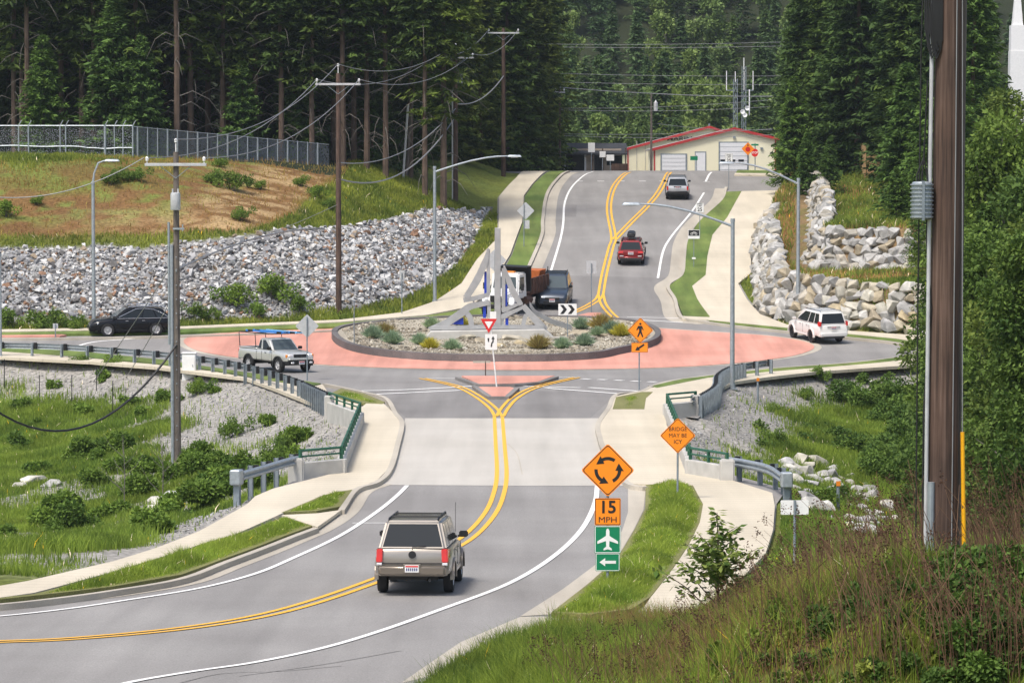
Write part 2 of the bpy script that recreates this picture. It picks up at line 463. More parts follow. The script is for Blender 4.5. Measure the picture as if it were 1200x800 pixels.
def T(x, y):
    """ground height anywhere"""
    x = np.atleast_1d(np.asarray(x, float)); y = np.atleast_1d(np.asarray(y, float))
    P = np.stack([x, y], 1); z0 = Z0(y)
    d = sdist(P, PLAT); out = np.maximum(d, 0)
    z = z0.copy()
    # creek valley
    depth = 4.3 * sm(92, 118, y) * (1 - sm(196, 214, y))
    slope = 0.14 + 0.30 * sm(98, 118, y)
    val = np.minimum(out * slope, depth)
    val = np.where(depth > 0.01, depth * (1 - np.exp(-out * slope / np.maximum(depth, 0.01) * 1.25)), 0)
    z = z - val
    # creek bed a little deeper still
    bed = np.exp(-((y - 136 - 0.10 * x) / 8.0) ** 2) * sm(3, 12, out)
    z = z - 0.7 * bed
    # left embankment
    li = inside(P, LEFT_REG) & (d > 0)
    dl = seg_dist(P, LEFT_FOOT, False)
    rise = np.where(dl < 1.2, 0.05 * dl, 0.06 + (dl - 1.2) * 0.47)
    rise = np.where(dl > 10.5, 0.06 + 9.3 * 0.47 + (dl - 10.5) * 0.235, rise)
    plate = 10.35 + 0.75 * sm(0, -26, x) + 0.02 * np.maximum(y - 250, 0)
    e = z0 + rise
    k = 0.35                         # soft minimum with the plateau
    zl = -k * np.log(np.exp(-np.clip(e - 5, -30, 60) / k) + np.exp(-(plate - 5) / k)) + 5
    z = np.where(li, np.where(y > 195, np.minimum(zl, plate), z), z)
    # right terraces
    ri = inside(P, LOW_REG)
    dr = seg_dist(P, LOW_WALL, False)
    s1 = sm(0.25, 1.3, dr)
    top1 = np.maximum(3.6, z0 + 0.9) + 0.012 * dr
    top1 = np.maximum(top1, z0)
    z = np.where(ri, z0 * (1 - s1) + top1 * s1, z)
    ui = inside(P, UP_REG)
    du = seg_dist(P, UP_WALL, False)
    s2 = sm(0.2, 1.2, du)
    top2 = np.maximum(6.4, z0 + 1.2) + 0.105 * np.minimum(du, 30)
    zb = z
    z = np.where(ui, zb * (1 - s2) + np.maximum(top2, zb) * s2, z)
    # near bank on the right, where the pole stands
    ag = x / np.maximum(y, 1)
    up = np.clip(70 + 9 * sm(.03, .09, ag) - y, 0, 40) * (0.082 + 0.026 * sm(.03, .12, ag))
    edge = sm(26, 38, y) * sm(-.035, .012, ag)
    z = z - 3.0 * sm(36, 26, y)
    edge = edge * sm(0.0, 3.0, out)
    z = z + up * edge
    # right bank under the trees
    z = z + 0.9 * sm(13, 24, x) * sm(214, 190, y) * sm(0, 5, out)
    # far wooded hill
    z = z + np.maximum(y - 430, 0) * 0.30 * sm(430, 520, y) - 3.0 * sm(360, 420, y) * (1 - sm(430, 500, y))
    # unevenness away from the paving
    rough = (vnoise(x, y, 0.35, 3) - 0.5) * 0.55 * sm(0.3, 4, out) + (vnoise(x + 50, y, 1.3, 2) - 0.5) * 0.12 * sm(0.2, 2, out)
    z = z + rough
    return np.where(d <= 0, z - 0.05, z - 0.05 + 0.05 * sm(0, 0.6, out))
def Tz(x, y): return float(T([x], [y])[0])
def PT(px, py, ymin=30, ymax=420, off=0.0):
    """picture point -> first point of the real ground on that sight line"""
    rx, rz = ray(px, py)
    ys = np.arange(ymin, ymax, 0.5); g = T(rx * ys, ys) + off - (CH + rz * ys)
    k = np.nonzero(g > 0)[0]
    if len(k) == 0: y = ymax
    elif k[0] == 0: y = ymin
    else:
        i = k[0]; t = -g[i - 1] / (g[i] - g[i - 1]); y = ys[i - 1] + 0.5 * t
    return Vector((rx * y, y, float(T([rx * y], [y])[0]) + off))
def at_depth(px, py, y):
    rx, rz = ray(px, py); return Vector((rx * y, y, CH + rz * y))
def inpoly_px(pts, n=None): return XYs(pts)

# regions of cover, in plan
RIPRAP = [tuple(PT(*p, ymin=200)[:2]) for p in [(-60, 383), (60, 377), (200, 375), (330, 372), (420, 362), (470, 352), (505, 335), (535, 312), (556, 285), (566, 262), (576, 244),
           (530, 247), (480, 251), (430, 262), (370, 268), (300, 275), (230, 283), (170, 291), (100, 288), (0, 290), (-60, 290)]]

# ---------------------------------------------------------------- terrain sheet
def axis(parts):
    o = []
    for a, b, s in parts: o += list(np.arange(a, b, s))
    o.append(parts[-1][1]); return np.array(o)
gx = axis([(-1200, -200, 100), (-200, -60, 10), (-60, -34, 1.3), (-34, 34, 0.5), (34, 60, 1.3), (60, 200, 10), (200, 1200, 100)])
gy = axis([(-60, 30, 5), (30, 62, 1.0), (62, 260, 0.5), (260, 330, 1.0), (330, 460, 5), (460, 1200, 20), (1200, 2600, 140)])
GX, GY = np.meshgrid(gx, gy)
fx, fy = GX.ravel(), GY.ravel()
TZ = T(fx, fy)
nx, ny = len(gx), len(gy)
idx = np.arange(nx * ny).reshape(ny, nx)
F = np.stack([idx[:-1, :-1].ravel(), idx[:-1, 1:].ravel(), idx[1:, 1:].ravel(), idx[1:, :-1].ravel()], 1)
me = np_mesh('ground', np.stack([fx, fy, TZ], 1), F, True)
Pxy = np.stack([fx, fy], 1)
dP = sdist(Pxy, PLAT)
n1 = vnoise(fx, fy, 0.22, 4); n2 = vnoise(fx + 31, fy + 7, 0.9, 3); n3 = vnoise(fx + 71, fy + 57, 0.08, 3)
def C(*c): return np.array(c, float)[None, :]
green = C(0.11, 0.14, 0.035) * (0.75 + 0.5 * n2[:, None]) + C(0.035, 0.02, 0.0) * n1[:, None]
gravel = C(0.285, 0.272, 0.25) * (0.8 + 0.4 * n2[:, None])
dirt = C(0.165, 0.092, 0.038) * (0.7 + 0.6 * n1[:, None])
tand = C(0.34, 0.235, 0.12) * (0.85 + 0.3 * n2[:, None])
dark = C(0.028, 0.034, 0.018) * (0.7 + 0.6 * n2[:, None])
drygr = C(0.20, 0.135, 0.07) * (0.75 + 0.5 * n1[:, None])
def lerp(a, b, t): return a * (1 - t[:, None]) + b * t[:, None]
def gravel_mask(x, y, d, n1, n2):
    rt = (x > 8.5)
    g = sm(np.where(rt, 5.5, 8.5), np.where(rt, 2.0, 4.5), d + (n1 - 0.5) * 9) * sm(118, 130, y) * (1 - sm(195, 200, y))
    patch = sm(0.60, 0.66, n1) * sm(95, 100, y) * (1 - sm(150, 170, y))
    near = sm(2.5, 1.0, d + (n1 - 0.5) * 5) * sm(84, 92, y) * (1 - sm(118, 126, y)) * (x < 3)
    patch = patch * (x < 3)
    g = np.maximum(np.maximum(g, patch * 0.9), near)
    return np.clip(g * (y < 205), 0, 1)
col = green.copy()
gm = gravel_mask(fx, fy, np.maximum(dP, 0), n1, n2)
col = lerp(col, gravel, gm)
Lreg = inside(Pxy, LEFT_REG)
dLf = seg_dist(Pxy, LEFT_FOOT, False)
dm = Lreg * sm(10.0, 12.0, dLf) * sm(25, 18, dLf + (n1 - 0.5) * 16 + np.maximum(fx + 14, 0) * 0.9)
col = lerp(col, dirt, dm * np.maximum(sm(0.66, 0.50, n2), sm(17, 13, dLf + n1 * 4)))
bare = Lreg * sm(10.5, 12, dLf) * sm(19, 14, dLf + (n1 - .5) * 10) * np.exp(-((fx + 17) / 7.5) ** 2) * sm(0.40, 0.55, n2)
col = lerp(col, tand, bare)
rr = inside(Pxy, RIPRAP)
col = lerp(col, C(0.24, 0.235, 0.23) * np.ones_like(col), rr * 1.0)
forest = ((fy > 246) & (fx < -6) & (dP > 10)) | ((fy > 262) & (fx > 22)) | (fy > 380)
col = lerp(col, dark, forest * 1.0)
ri = inside(Pxy, LOW_REG); ui = inside(Pxy, UP_REG)
col = lerp(col, drygr, (ri & ~ui) * (0.55 + 0.45 * sm(0.35, 0.55, n2)))
col = lerp(col, lerp(green, drygr, sm(0.45, 0.6, n1)), ui * 1.0 * (fy < 262))
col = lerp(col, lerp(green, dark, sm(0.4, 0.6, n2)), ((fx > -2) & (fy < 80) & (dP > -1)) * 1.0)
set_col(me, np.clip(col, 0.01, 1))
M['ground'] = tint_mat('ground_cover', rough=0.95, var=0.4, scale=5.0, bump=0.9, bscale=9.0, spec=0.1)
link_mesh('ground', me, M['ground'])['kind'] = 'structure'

# ---------------------------------------------------------------- draped sheets, slabs, ribbons
def densify(poly, step, closed=True):
    out = []; n = len(poly)
    for i in range(n if closed else n - 1):
        a = Vector(poly[i]).to_2d(); b = Vector(poly[(i + 1) % n]).to_2d(); k = max(1, int(math.ceil((b - a).length / step)))
        for j in range(k): out.append(tuple(a.lerp(b, j / k)))
    if not closed: out.append(tuple(Vector(poly[-1]).to_2d()))
    return out
def smooth_line(pts, sub=6, closed=False):
    P = [Vector(p).to_2d() for p in pts]; n = len(P); out = []
    rng = range(n if closed else n - 1)
    for i in rng:
        p1, p2 = P[i], P[(i + 1) % n]
        p0 = P[(i - 1) % n] if (closed or i > 0) else p1 * 2 - p2
        p3 = P[(i + 2) % n] if (closed or i < n - 2) else p2 * 2 - p1
        for j in range(sub):
            t = j / sub
            out.append(tuple(0.5 * ((2 * p1) + (p2 - p0) * t + (2 * p0 - 5 * p1 + 4 * p2 - p3) * t * t + (3 * p1 - p0 - 3 * p2 + p3) * t ** 3)))
    if not closed: out.append(tuple(P[-1]))
    return out
def sheet(name, poly, mat, off=0.0, skirt=0.0, step=1.2, zf=None, kind='structure'):
    """a sheet draped on the road profile; skirt > 0 gives it vertical edges (a slab)"""
    zf = zf or (lambda x, y: Z0(y))
    b = densify(poly, step); nb = len(b)
    q = np.array(b); lo, hi = q.min(0), q.max(0)
    X, Y = np.meshgrid(np.arange(lo[0], hi[0], step * 1.6), np.arange(lo[1], hi[1], step * 1.3)); P = np.stack([X.ravel(), Y.ravel()], 1)
    if len(P):
        P = P[inside(P, q) & (seg_dist(P, q) > step * 0.35)]
    vs = [Vector(p) for p in b] + [Vector(tuple(p)) for p in P]
    es = [(i, (i + 1) % nb) for i in range(nb)]
    v2, e2, f2, *_ = delaunay_2d_cdt(vs, es, [list(range(nb))], 1, 1e-4)
    V = np.array([(p[0], p[1]) for p in v2]); z = zf(V[:, 0], V[:, 1]) + off
    verts = [(V[i, 0], V[i, 1], z[i]) for i in range(len(V))]; faces = [list(f) for f in f2]
    if skirt > 0:
        n0 = len(verts)
        bz = zf(q[:, 0], q[:, 1])
        verts += [(b[i][0], b[i][1], bz[i] + off) for i in range(nb)] + [(b[i][0], b[i][1], bz[i] + off - skirt) for i in range(nb)]
        for i in range(nb):
            j = (i + 1) % nb; faces.append([n0 + i, n0 + j, n0 + nb + j, n0 + nb + i])
    me = bpy.data.meshes.new(name); me.from_pydata(verts, [], faces); me.update()
    bm = bmesh.new(); bm.from_mesh(me); bmesh.ops.recalc_face_normals(bm, faces=bm.faces)
    for f in bm.faces:
        if abs(f.normal.z) > 0.5 and f.normal.z < 0: f.normal_flip()
    bm.to_mesh(me); bm.free()
    o = link_mesh(name, me, mat)
    if kind: o['kind'] = kind
    return o
def offset_line(line, d):
    P = [Vector(p).to_2d() for p in line]; out = []
    for i, p in enumerate(P):
        t = P[min(i + 1, len(P) - 1)] - P[max(i - 1, 0)]
        if t.length < 1e-9: t = Vector((0, 1))
        t.normalize(); out.append(tuple(p + Vector((t.y, -t.x)) * d))    # d > 0: to the right of travel
    return out
def ribbon_mb(line, w, off, h=0.0, zf=None, mb=None, closed=False):
    """strip of width w centred on line; h > 0 makes it a kerb of that height (top at off)"""
    zf = zf or (lambda x, y: Z0(y)); mb = mb or MB()
    line = densify(line, 1.0, False)
    L = offset_line(line, -w / 2); Rr = offset_line(line, w / 2); n = len(line)
    A = np.array(L); B = np.array(Rr); za = zf(A[:, 0], A[:, 1]) + off; zb = zf(B[:, 0], B[:, 1]) + off
    base = len(mb.v)
    for i in range(n):
        mb.v.append(Vector((A[i, 0], A[i, 1], za[i]))); mb.v.append(Vector((B[i, 0], B[i, 1], zb[i])))
        if h > 0:
            mb.v.append(Vector((A[i, 0], A[i, 1], za[i] - h))); mb.v.append(Vector((B[i, 0], B[i, 1], zb[i] - h)))
    k = 4 if h > 0 else 2
    for i in range(n - 1):
        a, b = base + i * k, base + (i + 1) * k
        mb.f.append([a, a + 1, b + 1, b]); mb.m.append(0)
        if h > 0:
            mb.f.append([a + 2, a, b, b + 2]); mb.m.append(0); mb.f.append([a + 1, a + 3, b + 3, b + 1]); mb.m.append(0)
    if h > 0:
        for a in (base, base + (n - 1) * k): mb.f.append([a, a + 1, a + 3, a + 2]); mb.m.append(0)
    return mb
def flat_obj(mb, name, mat, kind='structure'):
    me = bpy.data.meshes.new(name); me.from_pydata([tuple(p) for p in mb.v], [], mb.f); me.update()
    bm = bmesh.new(); bm.from_mesh(me)
    for f in bm.faces:
        if f.normal.z < -0.3: f.normal_flip()
    bm.to_mesh(me); bm.free()
    o = link_mesh(name, me, mat); o['kind'] = kind; return o
def S(pts, off=0.0, sub=6): return smooth_line(XYs(pts, off), sub)

# the carriageway: approach, bridge, ring, legs and the road over the crest
road_poly = [p for p in PLAT]
sheet('road', road_poly, M['asphalt'], 0.0, step=2.0)

# bridge deck and concrete gutters
sheet('bridge_deck', XYs([(475, 490), (701, 490), (702, 500), (708, 526), (722, 550), (736, 569), (590, 569), (440, 568), (458, 550), (466, 522)]), M['deck'], 0.008)
ld = S([(-60, 714), (0, 712), (67, 704), (133, 696), (213, 682), (267, 662), (333, 636), (372, 619), (400, 600), (417, 577), (442, 567)])
flat_obj(ribbon_mb(offset_line(ld, 0.25), 0.55, 0.010), 'gutter', M['gutter'])
rg = XYs([(736, 569), (736, 600), (729, 622), (700, 660), (660, 690), (610, 722), (646, 720), (690, 684), (722, 655), (742, 622), (754, 598), (757, 569)])
sheet('gutter', rg, M['gutter'], 0.012, step=0.8)
sheet('driveway_apron', XYs([(610, 722.4), (692, 722.4), (745, 723), (642, 729.5), (548, 763), (505, 792), (470, 800), (540, 752)]), M['gutter'], 0.006)

# left: approach verge, kerb and the path behind it
kl = S([(-60, 710), (0, 707), (67, 700), (133, 691), (213, 677), (267, 657), (333, 632), (370, 618)], 0.15)
flat_obj(ribbon_mb(kl, 0.2, 0.15, 0.2), 'kerb', M['kerb'])
kl2 = S([(400, 597), (417, 573), (442, 564), (457, 549), (466, 520), (471, 495), (463, 483), (452, 466), (427, 459), (400, 453), (380, 449)], 0.15)
flat_obj(ribbon_mb(kl2, 0.2, 0.15, 0.2), 'kerb', M['kerb'])
path_l = XYs([(-60, 696), (33, 680), (133, 657), (187, 640), (233, 622), (290, 590), (299, 581), (320, 572), (360, 562), (399, 552), (421, 496), (422, 478), (430, 472), (449, 472), (462, 484),
              (470, 496), (465, 520), (456, 548), (441, 563), (417, 572), (400, 578), (375, 581), (333, 600), (277, 625), (233, 638), (137, 668), (40, 694), (-60, 708)], 0.14)
sheet('sidewalk', path_l, M['walk'], 0.14, 0.15)
sheet('kerb_ramp', XYs([(330, 604), (372, 602), (400, 598), (372, 618), (350, 611)], 0.12), M['walk'], 0.146, 0.1, step=0.6)
verge_l = XYs([(-60, 706), (0, 703), (67, 696), (133, 688), (213, 674), (267, 654), (333, 629), (368, 616), (330, 607), (280, 627), (233, 641), (137, 671), (40, 697), (-60, 707)], 0.10)
sheet('verge', verge_l, M['lawn_dry'], 0.13, 0.1, step=0.6)
verge_l2 = XYs([(330, 602), (372, 600), (399, 595), (413, 575), (400, 577), (378, 582)], 0.10)
sheet('verge', verge_l2, M['lawn_dry'], 0.152, 0.1, step=0.6)
sheet('verge', XYs([(385, 462), (400, 455), (427, 461), (451, 471), (448, 473), (425, 472), (402, 468)], 0.15), M['lawn_dry'], 0.155, 0.1, step=0.6)
# left leg, near side: strip of lawn and path behind the guardrail
lawn_n = XYs([(-300, 403), (0, 404), (100, 412), (200, 422), (282, 435), (317, 440), (376, 449), (366, 452), (340, 449), (300, 443), (247, 434), (180, 426), (100, 418), (0, 411), (-300, 407)], 0.13)
sheet('lawn_strip', lawn_n, M['lawn'], 0.13, 0.15, step=0.8)
walk_n = XYs([(-300, 407.5), (0, 411.5), (100, 418.5), (180, 426.5), (247, 434.5), (300, 443.5), (340, 449.5), (366, 452.5), (378, 450), (386, 462), (403, 469), (420, 473), (420, 488), (386, 480), (360, 470), (322, 455), (288, 443), (247, 438), (180, 429.5), (107, 423.5), (0, 418), (-300, 412)], 0.14)
sheet('sidewalk', walk_n, M['walk'], 0.137, 0.15, step=0.8)

# right: path, grass tongue, kerbs
walk_r = XYs([(701, 496), (712, 480), (721, 464), (748, 458), (763, 454), (830, 442), (902, 435), (990, 428), (1078, 419), (1250, 408), (1250, 414), (1078, 427), (960, 435), (905, 441), (862, 447), (842, 456), (836, 470), (816, 478), (783, 478), (781, 497), (809, 553),
              (854, 561), (905, 577), (908, 592), (906, 620), (897, 648), (868, 678), (826, 708), (800, 724), (748, 721), (762, 700), (790, 664), (806, 640), (820, 612), (824, 590), (812, 568), (757, 567), (736, 566), (722, 549), (708, 524)], 0.14)
sheet('sidewalk', walk_r, M['walk'], 0.14, 0.15, step=0.8)
kr = S([(764, 452), (750, 458), (722, 462), (713, 478), (701, 496), (703, 512), (708, 526), (722, 550), (737, 566), (756, 570)], 0.15)
flat_obj(ribbon_mb(kr, 0.2, 0.152, 0.2), 'kerb', M['kerb'])
sheet('verge', XYs([(718, 479), (722, 465), (752, 459), (765, 459), (757, 466), (755, 479)], 0.15), M['lawn_dry'], 0.152, 0.05, step=0.6)
tongue = XYs([(757, 568), (812, 568), (824, 590), (820, 612), (806, 640), (790, 664), (762, 700), (740, 714), (694, 720), (646, 718), (692, 682), (724, 653), (744, 620), (756, 596)], 0.10)
sheet('verge', tongue, M['lawn_dry'], 0.12, 0.15, step=0.7)
lawn_r = XYs([(762, 452.5), (800, 444), (902, 432), (990, 426), (1078, 415), (1098, 411), (1098, 414), (1078, 419), (990, 428.5), (902, 435.5), (830, 442.5), (770, 454.5)], 0.13)
sheet('lawn_strip', lawn_r, M['lawn'], 0.145, 0.15, step=0.8)
kr2 = S([(762, 452), (800, 443.5), (902, 431.5), (990, 425), (1060, 417), (1076, 412), (1078, 409), (1050, 401), (990, 394.5), (925, 388), (860, 381), (820, 375.5)], 0.14)
flat_obj(ribbon_mb(kr2, 0.25, 0.14, 0.2), 'kerb', M['kerb'])
# far right: strip of lawn along the ring, path at the foot of the rock wall, verge up the hill
sheet('lawn_strip', XYs([(828, 375), (925, 384.5), (990, 391), (1050, 397), (1100, 405), (1098, 410), (1078, 408), (1050, 400), (990, 393.8), (925, 387), (860, 380.3)], 0.13), M['lawn'], 0.138, 0.15, step=0.8)
path_r = XYs([(869, 224), (914, 223), (901, 250), (887, 272), (880, 290), (880, 320), (865, 332), (875, 350), (891, 368), (922, 380), (990, 387), (1080, 393), (1250, 394), (1250, 400), (1100, 404), (1050, 396.5), (990, 390.5), (925, 384),
              (828, 374.5), (800, 373.6), (797, 370), (832, 371.5), (817, 350), (811, 335), (827, 322), (829, 300), (835, 275), (852, 255)], 0.14)
sheet('sidewalk', path_r, M['walk'], 0.14, 0.15, step=1.2)
verge_r = XYs([(850, 225), (869, 224), (852, 255), (835, 275), (829, 300), (827, 322), (811, 335), (817, 350), (832, 371), (801, 370), (793, 350), (784, 335), (801, 322), (804, 300), (806, 280), (818, 261), (845, 236)], 0.13)
sheet('lawn_strip', verge_r, M['lawn'], 0.142, 0.15, step=1.0)
krh = S([(851, 219), (845, 234), (818, 259), (805, 280), (802, 300), (799, 321), (783, 334), (791, 350), (799, 371), (830, 376)], 0.15)
flat_obj(ribbon_mb(krh, 0.22, 0.15, 0.2), 'kerb', M['kerb'])
flat_obj(ribbon_mb(offset_line(krh, 0.52), 0.8, 0.009), 'gutter', M['gutter'])
sheet('lawn_strip', [(19.5, 297.5, ), (23.5, 297), (24.6, 303), (20.2, 306)], M['lawn'], 0.145, 0.15)
sheet('sidewalk', [(19.2, 295), (26, 293.5), (26.3, 297), (23.6, 296.8), (19.4, 297.3)], M['walk'], 0.14, 0.15)
# far left: path, verge up the hill and along the left leg
path_fl = XYs([(-300, 387.6), (0, 388.6), (212, 385), (400, 377), (470, 368.5), (510, 355), (541, 334), (559, 306), (584, 280), (585, 232), (605, 210)]) + [(1.0, 302), (3.1, 302)] + \
    XYs([(625, 216), (614, 231), (612, 262), (598, 300), (590, 313), (572, 341), (553, 361), (500, 371.5), (400, 379.5), (212, 387.5), (0, 391), (-300, 390)])
sheet('sidewalk', path_fl, M['walk'], 0.14, 0.15, step=1.0)
lawn_fl = XYs([(-300, 391), (0, 392), (212, 388.3), (400, 380.5), (497, 372.8), (555, 363), (575, 342), (592, 315), (600, 301), (613, 263), (615, 232), (627, 216)]) + [(3.4, 302), (4.8, 303)] + \
    XYs([(654, 207), (640, 227), (635, 257), (634, 275), (620, 309), (604, 342), (585, 365), (545, 375), (497, 378), (400, 385), (212, 392), (0, 395), (-300, 394)])
sheet('lawn_strip', lawn_fl, M['lawn'], 0.138, 0.15, step=1.0)
kfl = smooth_line([(5.0, 303)] + XYs([(655, 207), (641, 227), (636, 257), (635, 275), (621, 309), (605, 342), (586, 366), (545, 376), (497, 379), (400, 386), (212, 393), (0, 396), (-300, 395)], 0.14))
flat_obj(ribbon_mb(kfl, 0.25, 0.14, 0.2), 'kerb', M['kerb'])
kfl_up = smooth_line([(5.0, 303)] + XYs([(655, 207), (641, 227), (636, 257), (635, 275), (621, 309), (606, 340)]))
flat_obj(ribbon_mb(offset_line(kfl_up, -0.55), 0.85, 0.009), 'gutter', M['gutter'])

# ring: truck apron with pale band, darker patches, splitters
APRON = [(215, 400), (232, 393.5), (290, 389), (350, 386.5), (420, 383), (480, 379.5), (560, 376), (640, 376), (700, 379), (765, 384.5), (830, 389), (892, 393), (936, 399), (954, 406), (945, 413), (917, 419.5), (855, 426.5),
         (780, 431), (690, 433), (600, 434), (475, 432), (400, 429), (370, 427), (282, 420), (232, 411)]
ap = smooth_line(XYs(APRON), 4, True)
cx = sum(p[0] for p in ap) / len(ap); cy = sum(p[1] for p in ap) / len(ap)
band = []
for p in ap:
    v = Vector((p[0] - cx, p[1] - cy)); band.append((cx + v.x * (1 + 0.42 / max(v.length, 1)), cy + v.y * (1 + 0.42 / max(v.length, 1))))
sheet('apron_edge', band, M['gutter'], 0.012)
sheet('truck_apron', ap, M['red'], 0.030)
sheet('leg_island', XYs([(-200, 389), (0, 390.5), (60, 391), (78, 392.5), (70, 394), (0, 394), (-200, 393)], 0.1), M['red'], 0.12, 0.15, step=0.8)
sheet('splitter_island', XYs([(541, 440), (650, 440), (630, 447), (601, 449), (560, 449.5)], 0.14), M['red'], 0.14, 0.15, step=0.6)
flat_obj(ribbon_mb(XYs([(536, 441.5), (560, 450), (602, 450), (632, 447.5), (652, 441)], 0.14), 0.24, 0.145, 0.18), 'kerb', M['asphalt2'])
sheet('splitter_island', XYs([(560, 453), (598, 453), (604, 455), (593, 464), (574, 464)], 0.14), M['red'], 0.14, 0.15, step=0.5)
flat_obj(ribbon_mb(XYs([(556, 452), (574, 464.5), (594, 464.5), (606, 454)], 0.14), 0.24, 0.145, 0.18), 'kerb', M['asphalt2'])
sheet('splitter_island', XYs([(640, 378), (690, 366), (704, 366), (712, 377), (720, 381), (660, 381)], 0.1), M['red'], 0.10, 0.1, step=0.8)
sheet('road_patch', XYs([(476, 489.6), (452, 467), (430, 458), (740, 458), (721, 463), (692, 489.6)]), M['asphalt2'], 0.004)
sheet('road_patch', XYs([(640, 322), (792, 326), (778, 334), (790, 350), (797, 368), (700, 372), (600, 372), (612, 345)]), M['asphalt2'], 0.004)
sheet('road_patch', XYs([(662, 240), (676, 240), (675, 254), (660, 254)]), M['asphalt2'], 0.006)

# painted markings
def stripe(pts, w, mat, side=0.0, off=0.018, sub=6, dash=None, name='road_marking'):
    ln = S(pts, 0.0, sub)
    if side: ln = offset_line(ln, side)
    if dash is None:
        flat_obj(ribbon_mb(ln, w, off), name, mat)
    else:
        mb = MB(); ln = densify(ln, 0.1, False); on, gap = dash; k = 0; per = int((on + gap) / 0.1); n_on = int(on / 0.1)
        while k < len(ln) - 3:
            sg = ln[k:k + n_on + 1]
            if len(sg) > 2: ribbon_mb(sg, w, off, mb=mb)
            k += per
        flat_obj(mb, name, mat)
YC = [(-60, 755), (0, 752), (90, 748), (225, 735), (330, 716), (430, 684), (500, 655), (545, 632), (572, 605), (584, 580), (588, 555), (586, 520), (584, 488)]
for sd_ in (-0.17, 0.17): stripe(YC, 0.15, M['yellow_line'], sd_)
for sd_ in (-0.15, 0.15):
    stripe([(584, 488), (577, 478), (560, 465), (536, 453), (495, 443.5)], 0.15, M['yellow_line'], sd_, off=.023)
    stripe([(586, 488), (592, 478), (604, 466), (628, 454), (676, 442.5)], 0.15, M['yellow_line'], sd_, off=.028)
stripe([(-60, 726), (0, 722), (75, 714), (150, 703), (235, 689), (300, 672), (350, 651), (400, 627), (440, 601), (465, 581), (477, 569)], 0.15, M['white_line'])
stripe([(110, 812), (150, 800), (225, 787), (300, 776), (380, 759), (450, 738), (520, 713), (600, 682), (650, 651), (682, 620), (697, 590), (700, 569)], 0.16, M['white_line'])
stripe([(413, 613), (462, 613)], 0.12, M['white_line']); 
stripe([(400, 458.5), (470, 457), (556, 452.5)], 0.32, M['white_line']); stripe([(430, 462.5), (540, 457.5)], 0.32, M['white_line'])
stripe([(500, 443), (545, 443.5)], 0.15, M['white_line'])
stripe([(606, 452.5), (680, 454.5)], 0.3, M['white_line']); stripe([(640, 455), (725, 461.5)], 0.3, M['white_line'], off=.022); stripe([(690, 454.2), (748, 458.5)], 0.3, M['white_line'])
stripe([(630, 441.8), (676, 442.2)], 0.15, M['white_line'])
stripe([(682, 444), (775, 448)], 0.42, M['white_line'], dash=(0.6, 0.42))
for sd_ in (-0.16, 0.16):
    stripe([(737, 202), (722, 215), (715, 232), (714, 250), (719, 278), (716, 290), (708, 322), (704, 345)], 0.16, M['yellow_line'], sd_)
    stripe([(785, 202), (775, 220), (760, 240), (740, 260), (720, 281)], 0.16, M['yellow_line'], sd_, off=.023)
    stripe([(704, 345), (698, 353), (675, 365), (655, 371)], 0.16, M['yellow_line'], sd_, off=.023)
    stripe([(704, 345), (708, 358), (722, 373), (745, 385)], 0.16, M['yellow_line'], sd_, off=.028)
stripe([(695, 201.5), (672, 217), (662, 237), (660, 262), (656, 283), (645, 320)], 0.16, M['white_line'])
stripe([(825, 226), (810, 249), (787, 277), (777, 295), (771, 326)], 0.16, M['white_line'])
stripe([(834, 202), (827, 213)], 0.18, M['white_line']); stripe([(824, 213.5), (832, 213.5)], 0.16, M['white_line'])
for x0 in (675, 700, 724, 749, 773, 800): stripe([(x0, 212.5), (x0 + 8, 212.5)], 0.35, M['white_line'])
stripe([(728, 374), (800, 378)], 0.2, M['white_line']); stripe([(735, 371.5), (796, 373)], 0.14, M['white_line'])
stripe([(88, 407), (100, 403), (118, 400), (160, 397)], 0.22, M['white_line'])
# crack and tar lines
for pts in ([(210, 800), (260, 789), (330, 786), (400, 780)], [(280, 792), (380, 778), (470, 762)], [(595, 520), (606, 532), (612, 556)]):
    stripe(pts, 0.04, M['asphalt' if pts[0][0] < 590 else 'gutter'], off=0.014, name='road_crack')

# earth slope of the ground island in the ring
ISL = [(392, 395), (400, 388), (430, 383), (480, 378.5), (560, 375), (640, 375), (700, 377), (745, 381), (768, 390), (770, 399), (757, 406), (725, 413), (697, 418.5), (640, 421.5), (570, 421.8), (500, 420), (440, 414.5), (405, 406)]
isl = smooth_line(XYs(ISL, 0.1), 5, True)
isl_np = np.array(isl)
def zisl(x, y):
    P = np.stack([np.atleast_1d(x), np.atleast_1d(y)], 1); d = -sdist(P, isl_np)
    return Z0(np.atleast_1d(y)) + 0.34 * sm(-0.3, 0.05, d) - 0.12 * sm(0.3, 3.5, d)
M['isl'] = road_mat('island_gravel', (0.32, 0.29, 0.23), (0.42, 0.38, 0.30), 0.45, 0.1)
sheet('island_ground', isl, M['isl'], 0.0, 0.4, step=0.7, zf=zisl)
M['kerbstone'] = road_mat('island_kerb', (0.10, 0.095, 0.095), (0.19, 0.175, 0.17), 0.35, 0.15)
kb = isl + [isl[0], isl[1]]
flat_obj(ribbon_mb(kb, 0.34, 0.42, 0.45), 'island_kerb', M['kerbstone'])
